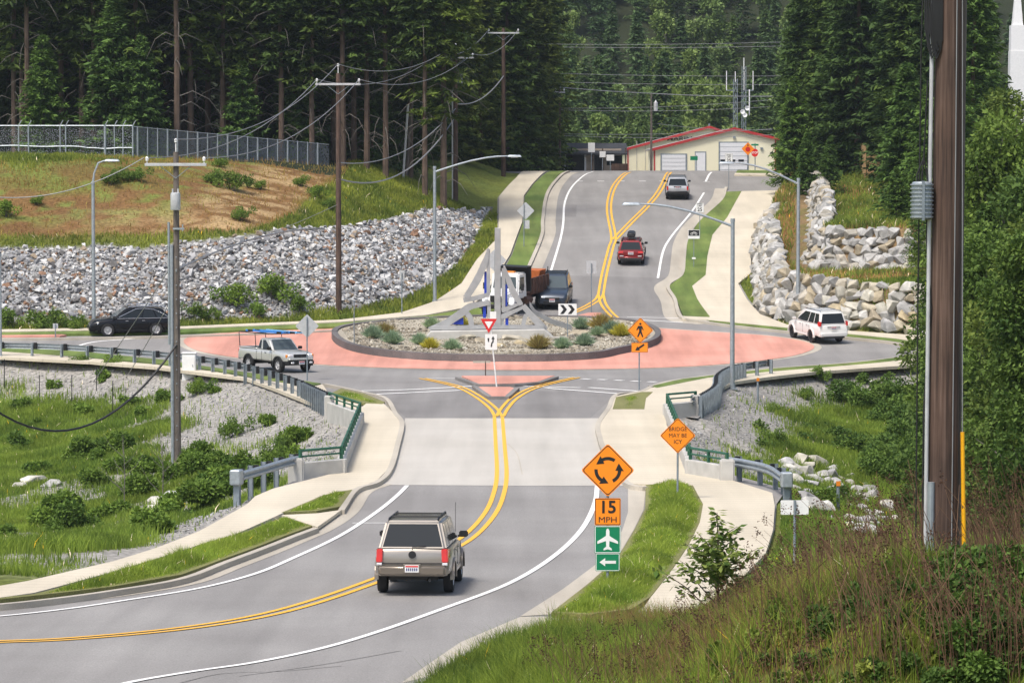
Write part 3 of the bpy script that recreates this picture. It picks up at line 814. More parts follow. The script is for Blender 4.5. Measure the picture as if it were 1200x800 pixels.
# ---------------------------------------------------------------- helpers for upright things
def text_mesh(txt, size, bold=0.0, depth=0.004, name='lettering', sx=1.0):
    cu = bpy.data.curves.new('txt', 'FONT'); cu.body = txt; cu.size = size; cu.align_x = 'CENTER'; cu.align_y = 'CENTER'
    cu.extrude = depth / 2; cu.offset = bold; cu.resolution_u = 3
    o = bpy.data.objects.new('txt', cu); COL.objects.link(o)
    dg = bpy.context.evaluated_depsgraph_get(); dg.update()
    me = bpy.data.meshes.new_from_object(o.evaluated_get(dg))
    bpy.data.objects.remove(o); bpy.data.curves.remove(cu)
    me.name = name
    me.transform(Matrix.Diagonal((sx, 1, 1, 1)))
    me.transform(Matrix.Rotation(R(90), 4, 'X'))       # upright, facing -Y
    return me
def put_text(txt, size, loc, mat, parent, bold=0.0, sx=1.0, name='lettering', depth=0.004):
    o = link_mesh(name, text_mesh(txt, size, bold, depth, name, sx), mat, parent); o.location = loc; return o
def rrect(w, h, r=0.04, n=4):
    pts = []
    for cxx, cyy, a0 in ((w/2-r, h/2-r, 0), (-w/2+r, h/2-r, 90), (-w/2+r, -h/2+r, 180), (w/2-r, -h/2+r, 270)):
        for k in range(n + 1):
            a = R(a0 + 90 * k / n); pts.append((cxx + r * math.cos(a), cyy + r * math.sin(a)))
    return pts
def rot2(pts, a, c=(0, 0)):
    ca, sa = math.cos(R(a)), math.sin(R(a)); return [(c[0] + x * ca - y * sa, c[1] + x * sa + y * ca) for x, y in pts]
def plate(name, poly, zc, mat, parent, y0=-0.045, t=0.004, dx=0.0):
    return MB().prism([(p[0] + dx, p[1] + zc) for p in poly], y0 - t, y0, 'y').build(name, mat, parent)

# ---------------------------------------------------------------- bridge parapets with green rails
def parapet(px_line, hgt, label, rail_segs, px_off=0.14):
    line = XYs(px_line, px_off)
    root_xy = line[0]; zb = float(Z0(root_xy[1]))
    root = empty('bridge_parapet', (root_xy[0], root_xy[1], zb), 0, label, 'parapet')
    L = [Vector((p[0] - root_xy[0], p[1] - root_xy[1])) for p in line]
    zs = [float(Z0(p[1])) - zb for p in line]
    for i in range(len(L) - 1):
        mb = MB(); a, b = L[i], L[i + 1]; t = (b - a).normalized(); nrm = Vector((t.y, -t.x)) * 0.15
        a2 = a - t * (0.15 if i else 0); b2 = b + t * (0.146 if i < len(L) - 2 else 0)
        pts = [a2 - nrm, b2 - nrm, b2 + nrm, a2 + nrm]; zz = [zs[i], zs[i + 1], zs[i + 1], zs[i]]
        h2 = hgt + 0.003 * i
        mb.hexa([(p.x, p.y, z - 2.2) for p, z in zip(pts, zz)], [(p.x, p.y, z + h2) for p, z in zip(pts, zz)])
        # vertical form joints stand a little proud
        n = max(1, int((b - a).length / 1.6))
        mb.build('wall_panel', M['concrete'], root, bevel=0.02)
        if i in rail_segs:
            rl = MB(); top = hgt + 0.42
            n = max(1, int(round((b - a).length / 1.7)))
            for k in range(n + 1):
                p = a.lerp(b, k / n); z = zs[i] + (zs[i + 1] - zs[i]) * k / n
                MB().box((p.x, p.y, z + hgt + 0.21), (0.09, 0.09, 0.46), (0, 0, math.atan2(t.y, t.x))).build('rail_post', M['railgreen'], root)
            for dz in (0.40, 0.20):
                rl.tube([(a.x, a.y, zs[i] + hgt + dz), (b.x, b.y, zs[i + 1] + hgt + dz)], 0.045 if dz > 0.3 else 0.032, 8)
            rl.build('rail', M['railgreen'], root, smooth=True)
    return root, L, zs
root, L, zs = parapet([(352, 558), (400, 553.5), (422, 497), (386, 484)], 0.62, 'pale concrete parapet with green rail on the left side of the bridge', (0, 1, 2))
MB().hexa([(-0.42,-0.22,-1.5),(0.12,-0.22,-1.5),(0.12,0.22,-1.5),(-0.42,0.22,-1.5)], [(-0.42,-0.22,0.78),(0.12,-0.22,0.78),(0.12,0.22,0.78),(-0.42,0.22,0.78)]).build('end_pillar', M['concrete'], root, bevel=0.05, seg=3)
q = L[-1]; MB().box((q.x, q.y, -0.3 + zs[-1]), (0.42, 0.42, 2.4)).build('end_pillar', M['concrete'], root, bevel=0.04)
root, L, zs = parapet([(815, 483), (782, 486), (809, 554.5), (852, 562)], 0.62, 'pale concrete parapet with green rail on the right side of the bridge', (0, 1, 2))
q = L[0]; MB().box((0, 0, -0.3), (0.42, 0.42, 2.4)).build('end_pillar', M['concrete'], root, bevel=0.04)
q = L[-1]; MB().box((q.x, q.y, -0.2 + zs[-1]), (0.5, 0.42, 2.1)).build('end_pillar', M['concrete'], root, bevel=0.05, seg=3)

# ---------------------------------------------------------------- guardrails
def wbeam_profile():      # (outward, up) of a W-beam, closed thin section
    f = [(0.0, -0.155), (0.03, -0.155), (0.085, -0.10), (0.085, -0.06), (0.0, -0.012), (0.0, 0.012), (0.085, 0.06), (0.085, 0.10), (0.03, 0.155), (0.0, 0.155)]
    return f
def guardrail(line, label, n_posts, top=0.72, end0=None, end1=None, side=1, blackish=False, dense_from=None):
    base = line[0]; zb = Tz(*base)
    root = empty('guardrail', (base[0], base[1], zb), 0, label, 'guardrail')
    D = densify(line, 0.6, False)
    zc = [float(Z0(p[1])) + 0.10 + top - 0.155 - zb for p in D]
    prof = wbeam_profile(); back = [(a - 0.006, b) for a, b in prof][::-1]
    ring = [(a, b) for a, b in prof] + back
    mb = MB(); n = len(ring); P = [Vector(p) for p in D]
    for i, p in enumerate(P):
        t = (P[min(i + 1, len(P) - 1)] - P[max(i - 1, 0)]).normalized(); nr = Vector((t.y, -t.x)) * side
        for a, b in ring:
            mb.v.append(Vector((p.x - base[0] + nr.x * (a + 0.11), p.y - base[1] + nr.y * (a + 0.11), zc[i] + b)))
    for i in range(len(P) - 1):
        for k in range(n):
            k2 = (k + 1) % n; mb.f.append([i * n + k, i * n + k2, (i + 1) * n + k2, (i + 1) * n + k]); mb.m.append(0)
    mb.build('beam', M['galv'], root)
    tot = [0.0]
    for i in range(1, len(P)): tot.append(tot[-1] + (P[i] - P[i - 1]).length)
    Ltot = tot[-1]; ds = list(np.linspace(0.3, Ltot - 0.3, n_posts)) if dense_from is None else \
        list(np.arange(0.3, dense_from, 1.905)) + list(np.arange(dense_from, Ltot - 0.1, 0.62))
    for s in ds:
        i = min(max(int(np.searchsorted(tot, s)), 1), len(P) - 1); f = (s - tot[i - 1]) / max(tot[i] - tot[i - 1], 1e-6)
        p = P[i - 1].lerp(P[i], f); t = (P[i] - P[i - 1]).normalized(); nr = Vector((t.y, -t.x)) * side
        z = zc[i - 1] * (1 - f) + zc[i] * f; a = math.atan2(t.y, t.x)
        gz = Tz(p.x, p.y) - zb
        c = Vector((p.x - base[0], p.y - base[1])) - nr * 0.14
        MB().box((c.x, c.y, (gz - 0.5 + z + 0.19) / 2), (0.15, 0.012, z + 0.19 - gz + 0.5), (0, 0, a + R(90))).box((c.x - nr.x * 0.075, c.y - nr.y * 0.075, (gz - 0.5 + z + 0.19) / 2), (0.105, 0.01, z + 0.19 - gz + 0.5), (0, 0, a)) \
            .box((c.x + nr.x * 0.075, c.y + nr.y * 0.075, (gz - 0.5 + z + 0.19) / 2), (0.105, 0.01, z + 0.19 - gz + 0.5), (0, 0, a)).build('post', M['galvd'], root)
        c2 = Vector((p.x - base[0], p.y - base[1])) + nr * 0.015 + t * (0.13 if t.x > 0 else -0.13)
        MB().box((c2.x, c2.y, z + 0.02), (0.16, 0.14, 0.36), (0, 0, a)).build('block', M['blk'], root)
    return root, P, zc, zb
gl = smooth_line(XYs([(-200, 416), (0, 419), (60, 420.5), (107, 423.5), (180, 429.5), (247, 438), (290, 446.5), (325, 457), (350, 466), (368, 475), (384, 482.5)], 0.0), 4)
Lg = sum((Vector(gl[i + 1]) - Vector(gl[i])).length for i in range(len(gl) - 1))
guardrail(gl, 'long grey guardrail with black blocks along the left leg above the gravel bank', 0, side=-1, dense_from=Lg - 7.0)
gr = smooth_line(XYs([(816, 488), (838, 473), (842, 458), (862, 447.5), (903, 440.5)], 0.0), 5)
Lg = sum((Vector(gr[i + 1]) - Vector(gr[i])).length for i in range(len(gr) - 1))
r_, P_, zc_, zb_ = guardrail(gr[::-1], 'short curved guardrail with closely set posts between the lamp post and the right bridge parapet', 0, side=1, dense_from=4.0)
# the two guardrail ends in front of the bridge
def rail_end(line, label, side):
    base = line[0]; zb = Tz(*base)
    r, P, zc, zb = guardrail(line, label, 5, side=side, top=0.74)
    p = P[-1]; t = (P[-1] - P[-2]).normalized(); a = math.atan2(t.y, t.x)
    MB().box((p.x - base[0] + t.x * 0.15, p.y - base[1] + t.y * 0.15, zc[-1] - 0.03), (0.45, 0.36, 0.50), (0, 0, a)).build('end_terminal', M['galv'], r, bevel=0.04)
    MB().box((p.x - base[0] + t.x * 0.1, p.y - base[1] + t.y * 0.1, zc[-1] - 0.75), (0.2, 0.2, 1.2), (0, 0, a)).build('terminal_post', M['galvd'], r)
rail_end(smooth_line(XYs([(350, 561), (330, 566), (305, 574), (279, 582)], 0.0), 3), 'grey guardrail end section leading up to the left parapet beside the path', -1)
rail_end(smooth_line(XYs([(857, 563.5), (880, 567.5), (905, 574), (921, 585)], 0.0), 3), 'grey guardrail end section with a blunt terminal leading up to the right parapet', 1)

# ---------------------------------------------------------------- utility poles, crossarms, cables
POLE = {}
def insulator(mb, x, y, z):
    mb.cyl((x, y, z), (x, y, z + 0.1), 0.02, n=6); mb.lathe([(0, z + 0.1), (0.07, z + 0.12), (0.055, z + 0.17), (0.08, z + 0.2), (0.05, z + 0.27), (0, z + 0.3)], 8, (x, y, 0))
def utility_pole(key, base, height, r0, label, arm_w=0, arm_z=0, mat='wood', lean=(0, 0), extra=None, pin=True, group=None):
    root = empty('utility_pole', base, 0, label, 'utility pole', group)
    tx, ty = lean
    MB().tube([(0, 0, -1), (tx * 0.5, ty * 0.5, height * 0.5), (tx, ty, height)], [r0, r0 * 0.86, r0 * 0.7], 14).build('pole', M[mat], root, smooth=True)
    if arm_w:
        MB().box((tx, ty - r0 * 0.8 - 0.05, arm_z), (arm_w, 0.11, 0.13)).build('crossarm', M['sback'], root, bevel=0.01)
        for sx in (-arm_w / 2 + 0.1, arm_w / 2 - 0.1):
            mb = MB(); insulator(mb, tx + sx, ty - r0 * 0.8 - 0.05, arm_z + 0.06); mb.build('insulator', M['white'], root, smooth=True)
            MB().tube([(tx + sx * 0.55, ty - r0 * 0.8 - 0.03, arm_z - 0.05), (tx, ty - r0, arm_z - 0.6)], 0.016, 5).build('arm_brace', M['galvd'], root)
        if pin:
            mb = MB(); mb.cyl((tx, ty, height - 0.1), (tx, ty, height + 0.35), 0.03, n=6); insulator(mb, tx, ty, height + 0.3); mb.build('insulator', M['white'], root, smooth=True)
    POLE[key] = (Vector(base), tx, ty, height, arm_w, arm_z)
    if extra: extra(root)
    return root
def PP(key, sx=0.0, z=None):     # attachment point
    b, tx, ty, h, aw, az = POLE[key]
    return Vector((b.x + tx + sx, b.y + ty - 0.15, b.z + (z if z is not None else az + 0.3)))
def cable(a, b, sag, r=0.022, label='', group=None, n=18, mat='cable', name='power_line'):
    a, b = Vector(a), Vector(b); pts = []
    for i in range(n + 1):
        t = i / n; p = a.lerp(b, t); p.z -= 4 * sag * t * (1 - t); pts.append(p)
    m = a
    o = MB().tube([p - m for p in pts], r, 5).build(name, M[mat], None, smooth=True); o.location = m
    return tag(o, label, 'cable', group)
def pole_px(key, px, py, ytop, s_r=0.16, label='', arm=None, ymin=60, **kw):
    b = PT(px, py, ymin=ymin); topz = at_depth(px, ytop, b.y).z - b.z
    az = at_depth(px, arm[0], b.y).z - b.z if arm else 0
    aw = arm[1] * b.y / FPX if arm else 0
    return utility_pole(key, b, topz, s_r, label, aw, az, **kw)
def p1_extra(root):
    b = root.location; s = FPX / b.y
    # pale metal cable guard up the left side, grey meter can, cleats
    MB().tube([(-0.20, -0.10, -0.6), (-0.20, -0.10, 9.6)], 0.075, 8).build('cable_guard', M['galv'], root, smooth=True)
    MB().tube([(-0.33, -0.04, 5.2), (-0.33, -0.04, 10.6)], 0.055, 8).build('conduit', M['galv'], root, smooth=True)
    z = at_depth(207, 236, b.y).z - b.z
    mb = MB().lathe([(0, z - 0.38), (0.2, z - 0.38), (0.22, z - 0.34), (0.22, z + 0.30), (0.2, z + 0.38), (0, z + 0.4)], 14, (0, -0.33, 0))
    mb.cyl((-0.12, -0.33, z + 0.36), (-0.12, -0.33, z + 0.56), 0.035, n=8).cyl((0.12, -0.33, z + 0.36), (0.12, -0.33, z + 0.56), 0.035, n=8)
    mb.build('transformer', M['sback'], root, smooth=True)
    MB().box((0.12, -0.2, z - 1.2), (0.5, 0.08, 0.08)).box((0.3, -0.22, z - 1.15), (0.05, 0.05, 0.3)).build('bracket', M['galv'], root)
    for k in range(14): MB().box((0.0, -0.165, 1.0 + k * 0.62), (0.05, 0.02, 0.05)).build('pole_step', M['galv'], root)
pole_px('A', 208, 541, 178, 0.17, 'nearest left utility pole with a grey canister and pale conduit standing in the creek brush', arm=(193, 72), extra=p1_extra, mat='woodg')
pole_px('B', 397, 366, 86, 0.19, 'reddish brown utility pole with a pale crossarm at the foot of the riprap slope', arm=(99, 53), ymin=195)
def p3_extra(root):
    z = root.location.z; y = root.location.y
    h = at_depth(539, 92, y).z - z
    MB().lathe([(0, h - .4), (0.2, h - .4), (0.2, h + .4), (0, h + .42)], 12, (0.32, 0, 0)).build('transformer', M['sback'], root, smooth=True)
    MB().tube([(-0.24, 0, 0), (-0.24, 0, 9)], 0.06, 8).build('conduit', M['sback'], root, smooth=True)
pole_px('C', 534, 238, 60, 0.20, 'brown utility pole with a small transformer, before the forest edge above the lamp arm', arm=(68, 43), ymin=225, extra=p3_extra, mat='wood')
pole_px('D', 590, 207, 33, 0.21, 'tall brown utility pole beside the path near the crest', arm=(39, 37), ymin=225, mat='wood', pin=False)
utility_pole('E', Vector((13.65, 335, 10.0)), at_depth(763, 110, 335).z - 10, 0.13, 'slim utility pole with a grey transformer before the cream building', 0, 0, 'woodg',
             extra=lambda r: MB().lathe([(0, 5.9), (0.2, 5.9), (0.2, 6.7), (0.1, 6.8), (0, 7.0)], 10, (0.42, -0.1, 0)).build('transformer', M['sback'], r, smooth=True))
utility_pole('F', Vector((4.56, 326, 10.0)), at_depth(656, 105, 326).z - 10, 0.12, 'thin reddish pole at the left corner of the dark roofed building', 1.0, at_depth(656, 106, 326).z - 10.2, 'wood', pin=False)
utility_pole('G', PT(475, 209, 225), 8.0, 0.12, 'leaning broken timber pole without crossarm at the forest edge', 0, 0, 'woodg', lean=(0.75, 0))
o = MB().tube([(0, 0, -0.5), (0.42, 0, 5.6)], 0.09, 8).build('leaning_post', M['sback'], None, smooth=True); o.location = PT(472, 209, 225) + Vector((0, -0.3, 0)); tag(o, 'pale grey stub post leaning against the broken timber pole', 'post')
# wires of the left line
for k, (sx1, sx2) in enumerate(((-1, -1), (1, 1), (0, 0))):
    def at(key, s):
        b, tx, ty, h, aw, az = POLE[key]
        return PP(key, s * (aw / 2 - 0.1), None) if s else PP(key, 0, h + 0.55)
    nm = ('outer left', 'outer right', 'centre')[k]
    cable(at('A', sx1), at('B', sx2), 1.2, label='%s wire sagging from the canister pole to the reddish pole' % nm)
    cable(at('B', sx1), at('C', sx2), 1.1, label='%s wire sagging from the reddish pole to the pole with small transformer' % nm)
    if k < 2: cable(at('C', sx1), at('D', sx2), 0.8, label='%s wire from the transformer pole to the tall crest pole' % nm)
cable(PP('B', 0, 9.2), PP('C', 0, 7.2), 1.3, 0.035, 'lower wire sagging between the reddish pole and the transformer pole')
cable(PP('B', 0, 6.0 + 2.2), PP('C', 0, 6.6), 1.9, 0.05, 'thick communication cable hanging low before the forest')
cable(PP('C', 0, 7.6), PP('D', 0, 8.6), 0.8, 0.05, 'thick cable between the transformer pole and the tall crest pole')
cable(PP('A', 0, 5.2), at_depth(-60, 430, 140), 3.2, 0.05, 'thick black cable drooping low over the creek brush to the left', mat='cabled')
cable(PP('A', 0, 9.0), PT(110, 446, 100), 0.1, 0.02, 'upper guy wire running down left from the canister pole', name='guy_wire')
cable(PP('A', 0, 7.6), PT(148, 442, 100), 0.1, 0.02, 'lower guy wire running down left from the canister pole', name='guy_wire')
cable(PP('B', -0.1, 6.6), PT(318, 273, 200), 0.05, 0.02, 'guy wire from the reddish pole to the dirt slope', name='guy_wire')
cable(at_depth(-40, 226, 150), PP('A', -1.4), 0.8, label='wire coming in from the left edge to the canister pole')
cable(PP('A', 0, 8.5), at_depth(380, 268, 215), -0.5, 0.05, 'pale cable arching from the canister pole over the riprap')
# wires that cross beyond the crest
for k, (ya, yb, yy, x0, x1) in enumerate(((51, 47, 320, 590, 985), (54, 52, 321, 590, 985), (84, 88, 322, 590, 1000), (94, 98, 323, 590, 1000), (129, 125, 326, 656, 905), (127, 117, 327, 656, 905), (157, 151, 330, 656, 905), (159, 158, 331, 656, 905), (145, 152, 333, 770, 905))):
    cable(at_depth(x0, ya, yy), at_depth(x1, yb, yy + 8), 0.25, 0.02, 'wire %s of the bundle crossing above the crest' % ('highest', 'second', 'third', 'fourth', 'fifth', 'sixth', 'seventh', 'eighth', 'lowest')[k], 'wires across the valley gap')
cable(PP('F', 0, 8.0), PP('E', 0, 7.6), 0.05, 0.04, 'upper wire from the thin reddish pole to the slim transformer pole')
cable(PP('E', 0, 7.6), at_depth(905, 113, 338), 0.1, 0.04, 'upper wire running right from the slim transformer pole')

# the big near pole on the right
b = Vector((5.05, 40.0, Tz(5.05, 40.0)))
root = empty('utility_pole', b, 0, 'huge dark brown utility pole standing close in the brush on the right', 'utility pole')
MB().tube([(0.0, 0, -0.5), (0.03, 0, 3.5), (0.085, 0, 9)], [0.188, 0.175, 0.152], 28).build('pole', M['wood'], root, smooth=True)
MB().tube([(0.155, 0.05, -0.5), (0.18, 0.05, 3.5), (0.225, 0.05, 9)], [0.07, 0.066, 0.06], 12).build('timber_strip', M['woodg'], root, smooth=True)
MB().tube([(-0.20, -0.10, -0.4), (-0.175, -0.09, 4), (-0.13, -0.08, 9)], 0.024, 10).build('conduit', M['sback'], root, smooth=True)
MB().tube([(-0.145, -0.15, -0.5), (-0.14, -0.15, 1.15)], 0.042, 10).build('cable_guard', M['galv'], root, smooth=True)
MB().tube([(-0.235, -0.06, -0.4), (-0.22, -0.06, 2.0), (-0.15, -0.1, 3.2), (-0.20, -0.08, 4.0), (-0.17, -0.06, 6.0), (-0.10, -0.06, 9)], 0.012, 8).build('cable_run', M['cabled'], root, smooth=True)
MB().tube([(-0.30, 0.0, -0.4), (-0.29, 0.0, 3.3), (-0.27, 0.0, 6.2), (-0.20, 0, 9)], 0.009, 8).build('cable_run', M['cabled'], root, smooth=True)
MB().tube([(0.10, -0.17, 0), (0.12, -0.165, 5), (0.13, -0.155, 9)], 0.007, 6).build('ground_wire', M['cable'], root, smooth=True)
# hanging coil of cable
zt = at_depth(1105, 0, 40).z - b.z
mb = MB()
for k in range(9):
    ox = -0.22 + 0.013 * k; lo = zt - 0.60 - 0.03 * (k % 4)
    mb.tube([(ox, -0.12 - 0.01 * (k % 3), zt + 1.2), (ox - 0.03 + 0.012 * (k % 5), -0.14, zt + 0.1), (ox - 0.02, -0.14, lo + 0.25), (ox + 0.02, -0.15, lo), (ox + 0.07, -0.15, lo + 0.12), (ox + 0.075, -0.14, zt + 0.2), (ox + 0.06, -0.13, zt + 1.2)], 0.010, 6)
mb.build('cable_coil', M['cabled'], root, smooth=True)
# ribbed grey splice case
cz = at_depth(1081, 235, 40).z - b.z
root2 = empty('splice_case', (b.x - 0.265, b.y - 0.12, b.z + cz), 0, 'ribbed grey splice case hung on the left side of the huge pole', 'splice case')
mb = MB().lathe([(0, -0.225), (0.10, -0.22), (0.12, -0.20), (0.12, 0.20), (0.10, 0.22), (0, 0.225)], 16); mb.build('case', M['galv'], root2, smooth=True)
for k in range(9):
    z = -0.19 + k * 0.047
    MB().lathe([(0.117, z - 0.008), (0.136, z - 0.008), (0.136, z + 0.008), (0.117, z + 0.008)], 16).build('rib', M['galv'], root2)
MB().box((0, -0.13, 0), (0.03, 0.05, 0.46)).build('clasp', M['galvd'], root2)
for x in (-0.06, 0.0, 0.06): MB().tube([(x, 0, 0.2), (x, 0, 0.3), (0.02, 0, 0.5), (0.06, 0.02, 1.4)], 0.010, 6).build('cable_tail', M['cabled'], root2, smooth=True)
# yellow guy guard
g = Vector((5.28, 39.9, Tz(5.28, 39.9)))
root = empty('guy_guard', g, 0, 'bright yellow plastic guy wire guard beside the huge pole', 'guy guard')
zz = at_depth(1127, 506, 39.9).z - g.z
MB().tube([(0.04, 0, -0.3), (0.0, 0, zz)], [0.026, 0.024], 10).build('sleeve', paint('guard_yellow', (0.85, 0.42, 0.01), 0.4, 0), root, smooth=True)
MB().tube([(0, 0, zz - 0.1), (-0.05, 0, 9)], 0.007, 6).build('wire', M['cable'], root, smooth=True)

# ---------------------------------------------------------------- street lamps
def street_lamp(base, h, arm, label, sgn, rise=0.7, short=False):
    root = empty('street_lamp', base, 0, label, 'street lamp', 'galvanised street lamps')
    MB().tube([(0, 0, -0.2), (0, 0, h)], [0.12, 0.095], 12).build('pole', M['galv'], root, smooth=True)
    MB().cyl((0, 0, -0.1), (0, 0, 0.25), 0.17, 0.16, 12).box((0, 0, 0.02), (0.5, 0.5, 0.06)).build('base', M['galv'], root)
    MB().cyl((0, 0, h - 0.05), (0, 0, h + 0.12), 0.115, 0.11, 12).build('cap', M['galv'], root)
    if short: pts = [(0, 0, h - 0.1), (sgn * 0.08, 0, h + 0.6), (sgn * arm * 0.45, 0, h + rise), (sgn * arm, 0, h + rise + 0.15)]
    else: pts = [(0, 0, h - 0.25)] + [(sgn * arm * t, 0, h - 0.25 + rise * math.sin(t * math.pi / 2) ) for t in (0.15, 0.3, 0.5, 0.7, 0.85, 1.0)]
    sp = [Vector(p) for p in pts]
    MB().tube(sp, [0.075] + [0.06] * (len(sp) - 2) + [0.04], 10).build('arm', M['galv'], root, smooth=True)
    e = sp[-1]
    MB().hexa([(e.x - 0.05 * sgn if sgn > 0 else e.x - 0.9, -0.17, e.z - 0.07), (e.x + 0.9 if sgn > 0 else e.x + 0.05, -0.17, e.z - 0.07), (e.x + 0.9 if sgn > 0 else e.x + 0.05, 0.17, e.z - 0.07), (e.x - 0.05 * sgn if sgn > 0 else e.x - 0.9, 0.17, e.z - 0.07)],
              [(e.x + (0.05 if sgn > 0 else -0.78), -0.11, e.z + 0.08), (e.x + (0.78 if sgn > 0 else -0.05), -0.11, e.z + 0.08), (e.x + (0.78 if sgn > 0 else -0.05), 0.11, e.z + 0.08), (e.x + (0.05 if sgn > 0 else -0.78), 0.11, e.z + 0.08)]).build('lamp_head', M['galv'], root, bevel=0.03)
    MB().box((e.x + sgn * 0.42, 0, e.z - 0.085), (0.45, 0.22, 0.03)).build('lens', M['whlens'], root)
    return root
def lamp_px(px, py, ytop, xarm, yarm, label, short=False, ymin=60):
    b = PT(px, py, ymin); s = FPX / b.y
    h = at_depth(px, ytop, b.y).z - b.z
    rise = at_depth(px, yarm, b.y).z - b.z - h + 0.25
    arm = abs(xarm - px) / s - 0.8
    street_lamp(b, h, arm, label, 1 if xarm > px else -1, rise, short)
lamp_px(110, 384, 215, 140, 196, 'street lamp with a short curved arm behind the black crossover', True, 195)
lamp_px(509.5, 356, 197, 610, 183, 'street lamp with a long arm to the right before the riprap corner', False, 195)
lamp_px(858, 456, 259, 730, 239, 'nearest street lamp, rising from behind the right guardrail, its arm reaching left')
lamp_px(935, 371, 211, 843, 191, 'street lamp before the lower boulder wall with its arm reaching left', False, 190)
o = MB().tube([(0, 0, -1), (0, 0, 6)], 0.07, 8).build('grey_post', M['galv'], None, smooth=True); o.location = PT(1, 425, 100); tag(o, 'grey post cut by the left edge of the picture by the guardrail', 'post')

# ---------------------------------------------------------------- signs
def dia(w): return rot2(rrect(w, w, w * 0.07), 45)
def sign_root(px, py, label, ymin=60, y=None, cat='road sign', name='road_sign', face=0.0, zf=None):
    b = PT(px, py, ymin) if zf is None else zf
    r = empty(name, b, face, label, cat); r['s'] = FPX / b.y; return r, b
def post(root, h, w=0.05, mat='galvd', lean=0.0):
    MB().tube([(0, 0, -0.4), (lean, 0, h)], w * 0.55, 8).build('post', M[mat], root, smooth=True)
def zpx(py, b): return at_depth(600, py, b.y).z - b.z
def arrow_poly(L, w, hw, hl):     # points to +x, centred
    return [(-L/2, -w/2), (L/2 - hl, -w/2), (L/2 - hl, -hw/2), (L/2, 0), (L/2 - hl, hw/2), (L/2 - hl, w/2), (-L/2, w/2)]
def diamond_sign(root, b, pyc, w, face, border=True, back=False, dx=0.0):
    z = zpx(pyc, b)
    plate('panel', dia(w), z, M[face], root, dx=dx)
    if border and not back:
        mb = MB(); o_, i_ = dia(w * 0.955), dia(w * 0.915); n = len(o_)
        base = [(p[0] + dx, -0.0515, p[1] + z) for p in o_] + [(p[0] + dx, -0.0515, p[1] + z) for p in i_]
        mb.add(base, [[i, (i + 1) % n, n + (i + 1) % n, n + i] for i in range(n)]); mb.build('border', M['sblack'], root)
    return z
# roundabout warning stack
r, b = sign_root(712, 693, 'tall stack of signs: orange roundabout diamond over 15 mph, airplane and arrow plates'); s = r['s']; print('S1', b, s)
post(r, zpx(528, b), 0.06)
z = diamond_sign(r, b, 550.5, 0.92, 'sorange')
mb = MB()
for k in range(3):      # three curved arrows, running counter-clockwise
    a0 = 55 + 120 * k; ro, ri = 0.325, 0.245; n = 8; A = [R(a0 + 62 * i / n) for i in range(n + 1)]
    P3 = [(ro * math.cos(a), ro * math.sin(a)) for a in A]; Q3 = [(ri * math.cos(a), ri * math.sin(a)) for a in A]
    mb.add([(p[0], -0.052, p[1] + z) for p in P3 + Q3], [[i, i + 1, n + 2 + i, n + 1 + i] for i in range(n)])
    a = A[-1]; rm = (ro + ri) / 2; t = (-math.sin(a), math.cos(a)); c = (math.cos(a), math.sin(a))
    tri = [(c[0] * (rm + 0.105), c[1] * (rm + 0.105)), (c[0] * (rm - 0.105), c[1] * (rm - 0.105)), (c[0] * rm + t[0] * 0.185 - c[0] * 0.03, c[1] * rm + t[1] * 0.185 - c[1] * 0.03)]
    mb.add([(p[0], -0.0525, p[1] + z) for p in tri], [[0, 1, 2]])
mb.build('arrow_symbol', M['sblack'], r)
def rect_sign(root, zc, w, h, face, border=None, bw=0.02, dx=0.0, rr=0.03):
    plate('panel', rrect(w, h, rr), zc, M[face], root, dx=dx)
    if border:
        o_, i_ = rrect(w - 0.02, h - 0.02, rr), rrect(w - 0.02 - 2 * bw, h - 0.02 - 2 * bw, max(rr - bw, 0.01)); n = len(o_)
        MB().add([(p[0] + dx, -0.0515, p[1] + zc) for p in o_ + i_], [[i, (i + 1) % n, n + (i + 1) % n, n + i] for i in range(n)]).build('border', M[border], root)
z = zpx(599, b); rect_sign(r, z, 0.63, 0.66, 'sorange', 'sblack', 0.016)
put_text('15', 0.42, (0, -0.053, z + 0.10), M['sblack'], r, 0.010); put_text('MPH', 0.20, (0, -0.053, z - 0.20), M['sblack'], r, 0.0, 1.15)
z = zpx(631.5, b); rect_sign(r, z, 0.64, 0.67, 'sgreen', 'swhite', 0.016)
plane = [(0, .27), (.028, .25), (.042, .20), (.042, .09), (.25, -.045), (.25, -.105), (.042, -.035), (.035, -.17), (.10, -.225), (.10, -.265), (.0, -.235)]
plane = plane + [(-x, y) for x, y in plane[::-1][1:-1]]
MB().prism([(x, y + z) for x, y in plane], -0.054, -0.050, 'y').build('airplane_symbol', M['swhite'], r)
z = zpx(658, b); rect_sign(r, z, 0.59, 0.44, 'sgreen', 'swhite', 0.014)
MB().prism([(-x * 1.0, y + z) for x, y in arrow_poly(0.40, 0.07, 0.20, 0.14)], -0.054, -0.050, 'y').build('arrow_symbol', M['swhite'], r)
# bridge may be icy
r, b = sign_root(794, 592, 'orange diamond reading BRIDGE MAY BE ICY in the grass tongue beside the right path')
post(r, zpx(495, b), 0.06); w = 41.0 / r['s'] / 1.37; z = diamond_sign(r, b, 510, w, 'sorange')
put_text('BRIDGE', 0.17 * w / .76, (0, -0.053, z + 0.19 * w / .76), M['sblack'], r, 0.0, 0.95); put_text('MAY BE', 0.17 * w / .76, (0, -0.053, z), M['sblack'], r, 0.0, 0.95); put_text('ICY', 0.17 * w / .76, (0, -0.053, z - 0.19 * w / .76), M['sblack'], r, 0.001, 0.95)
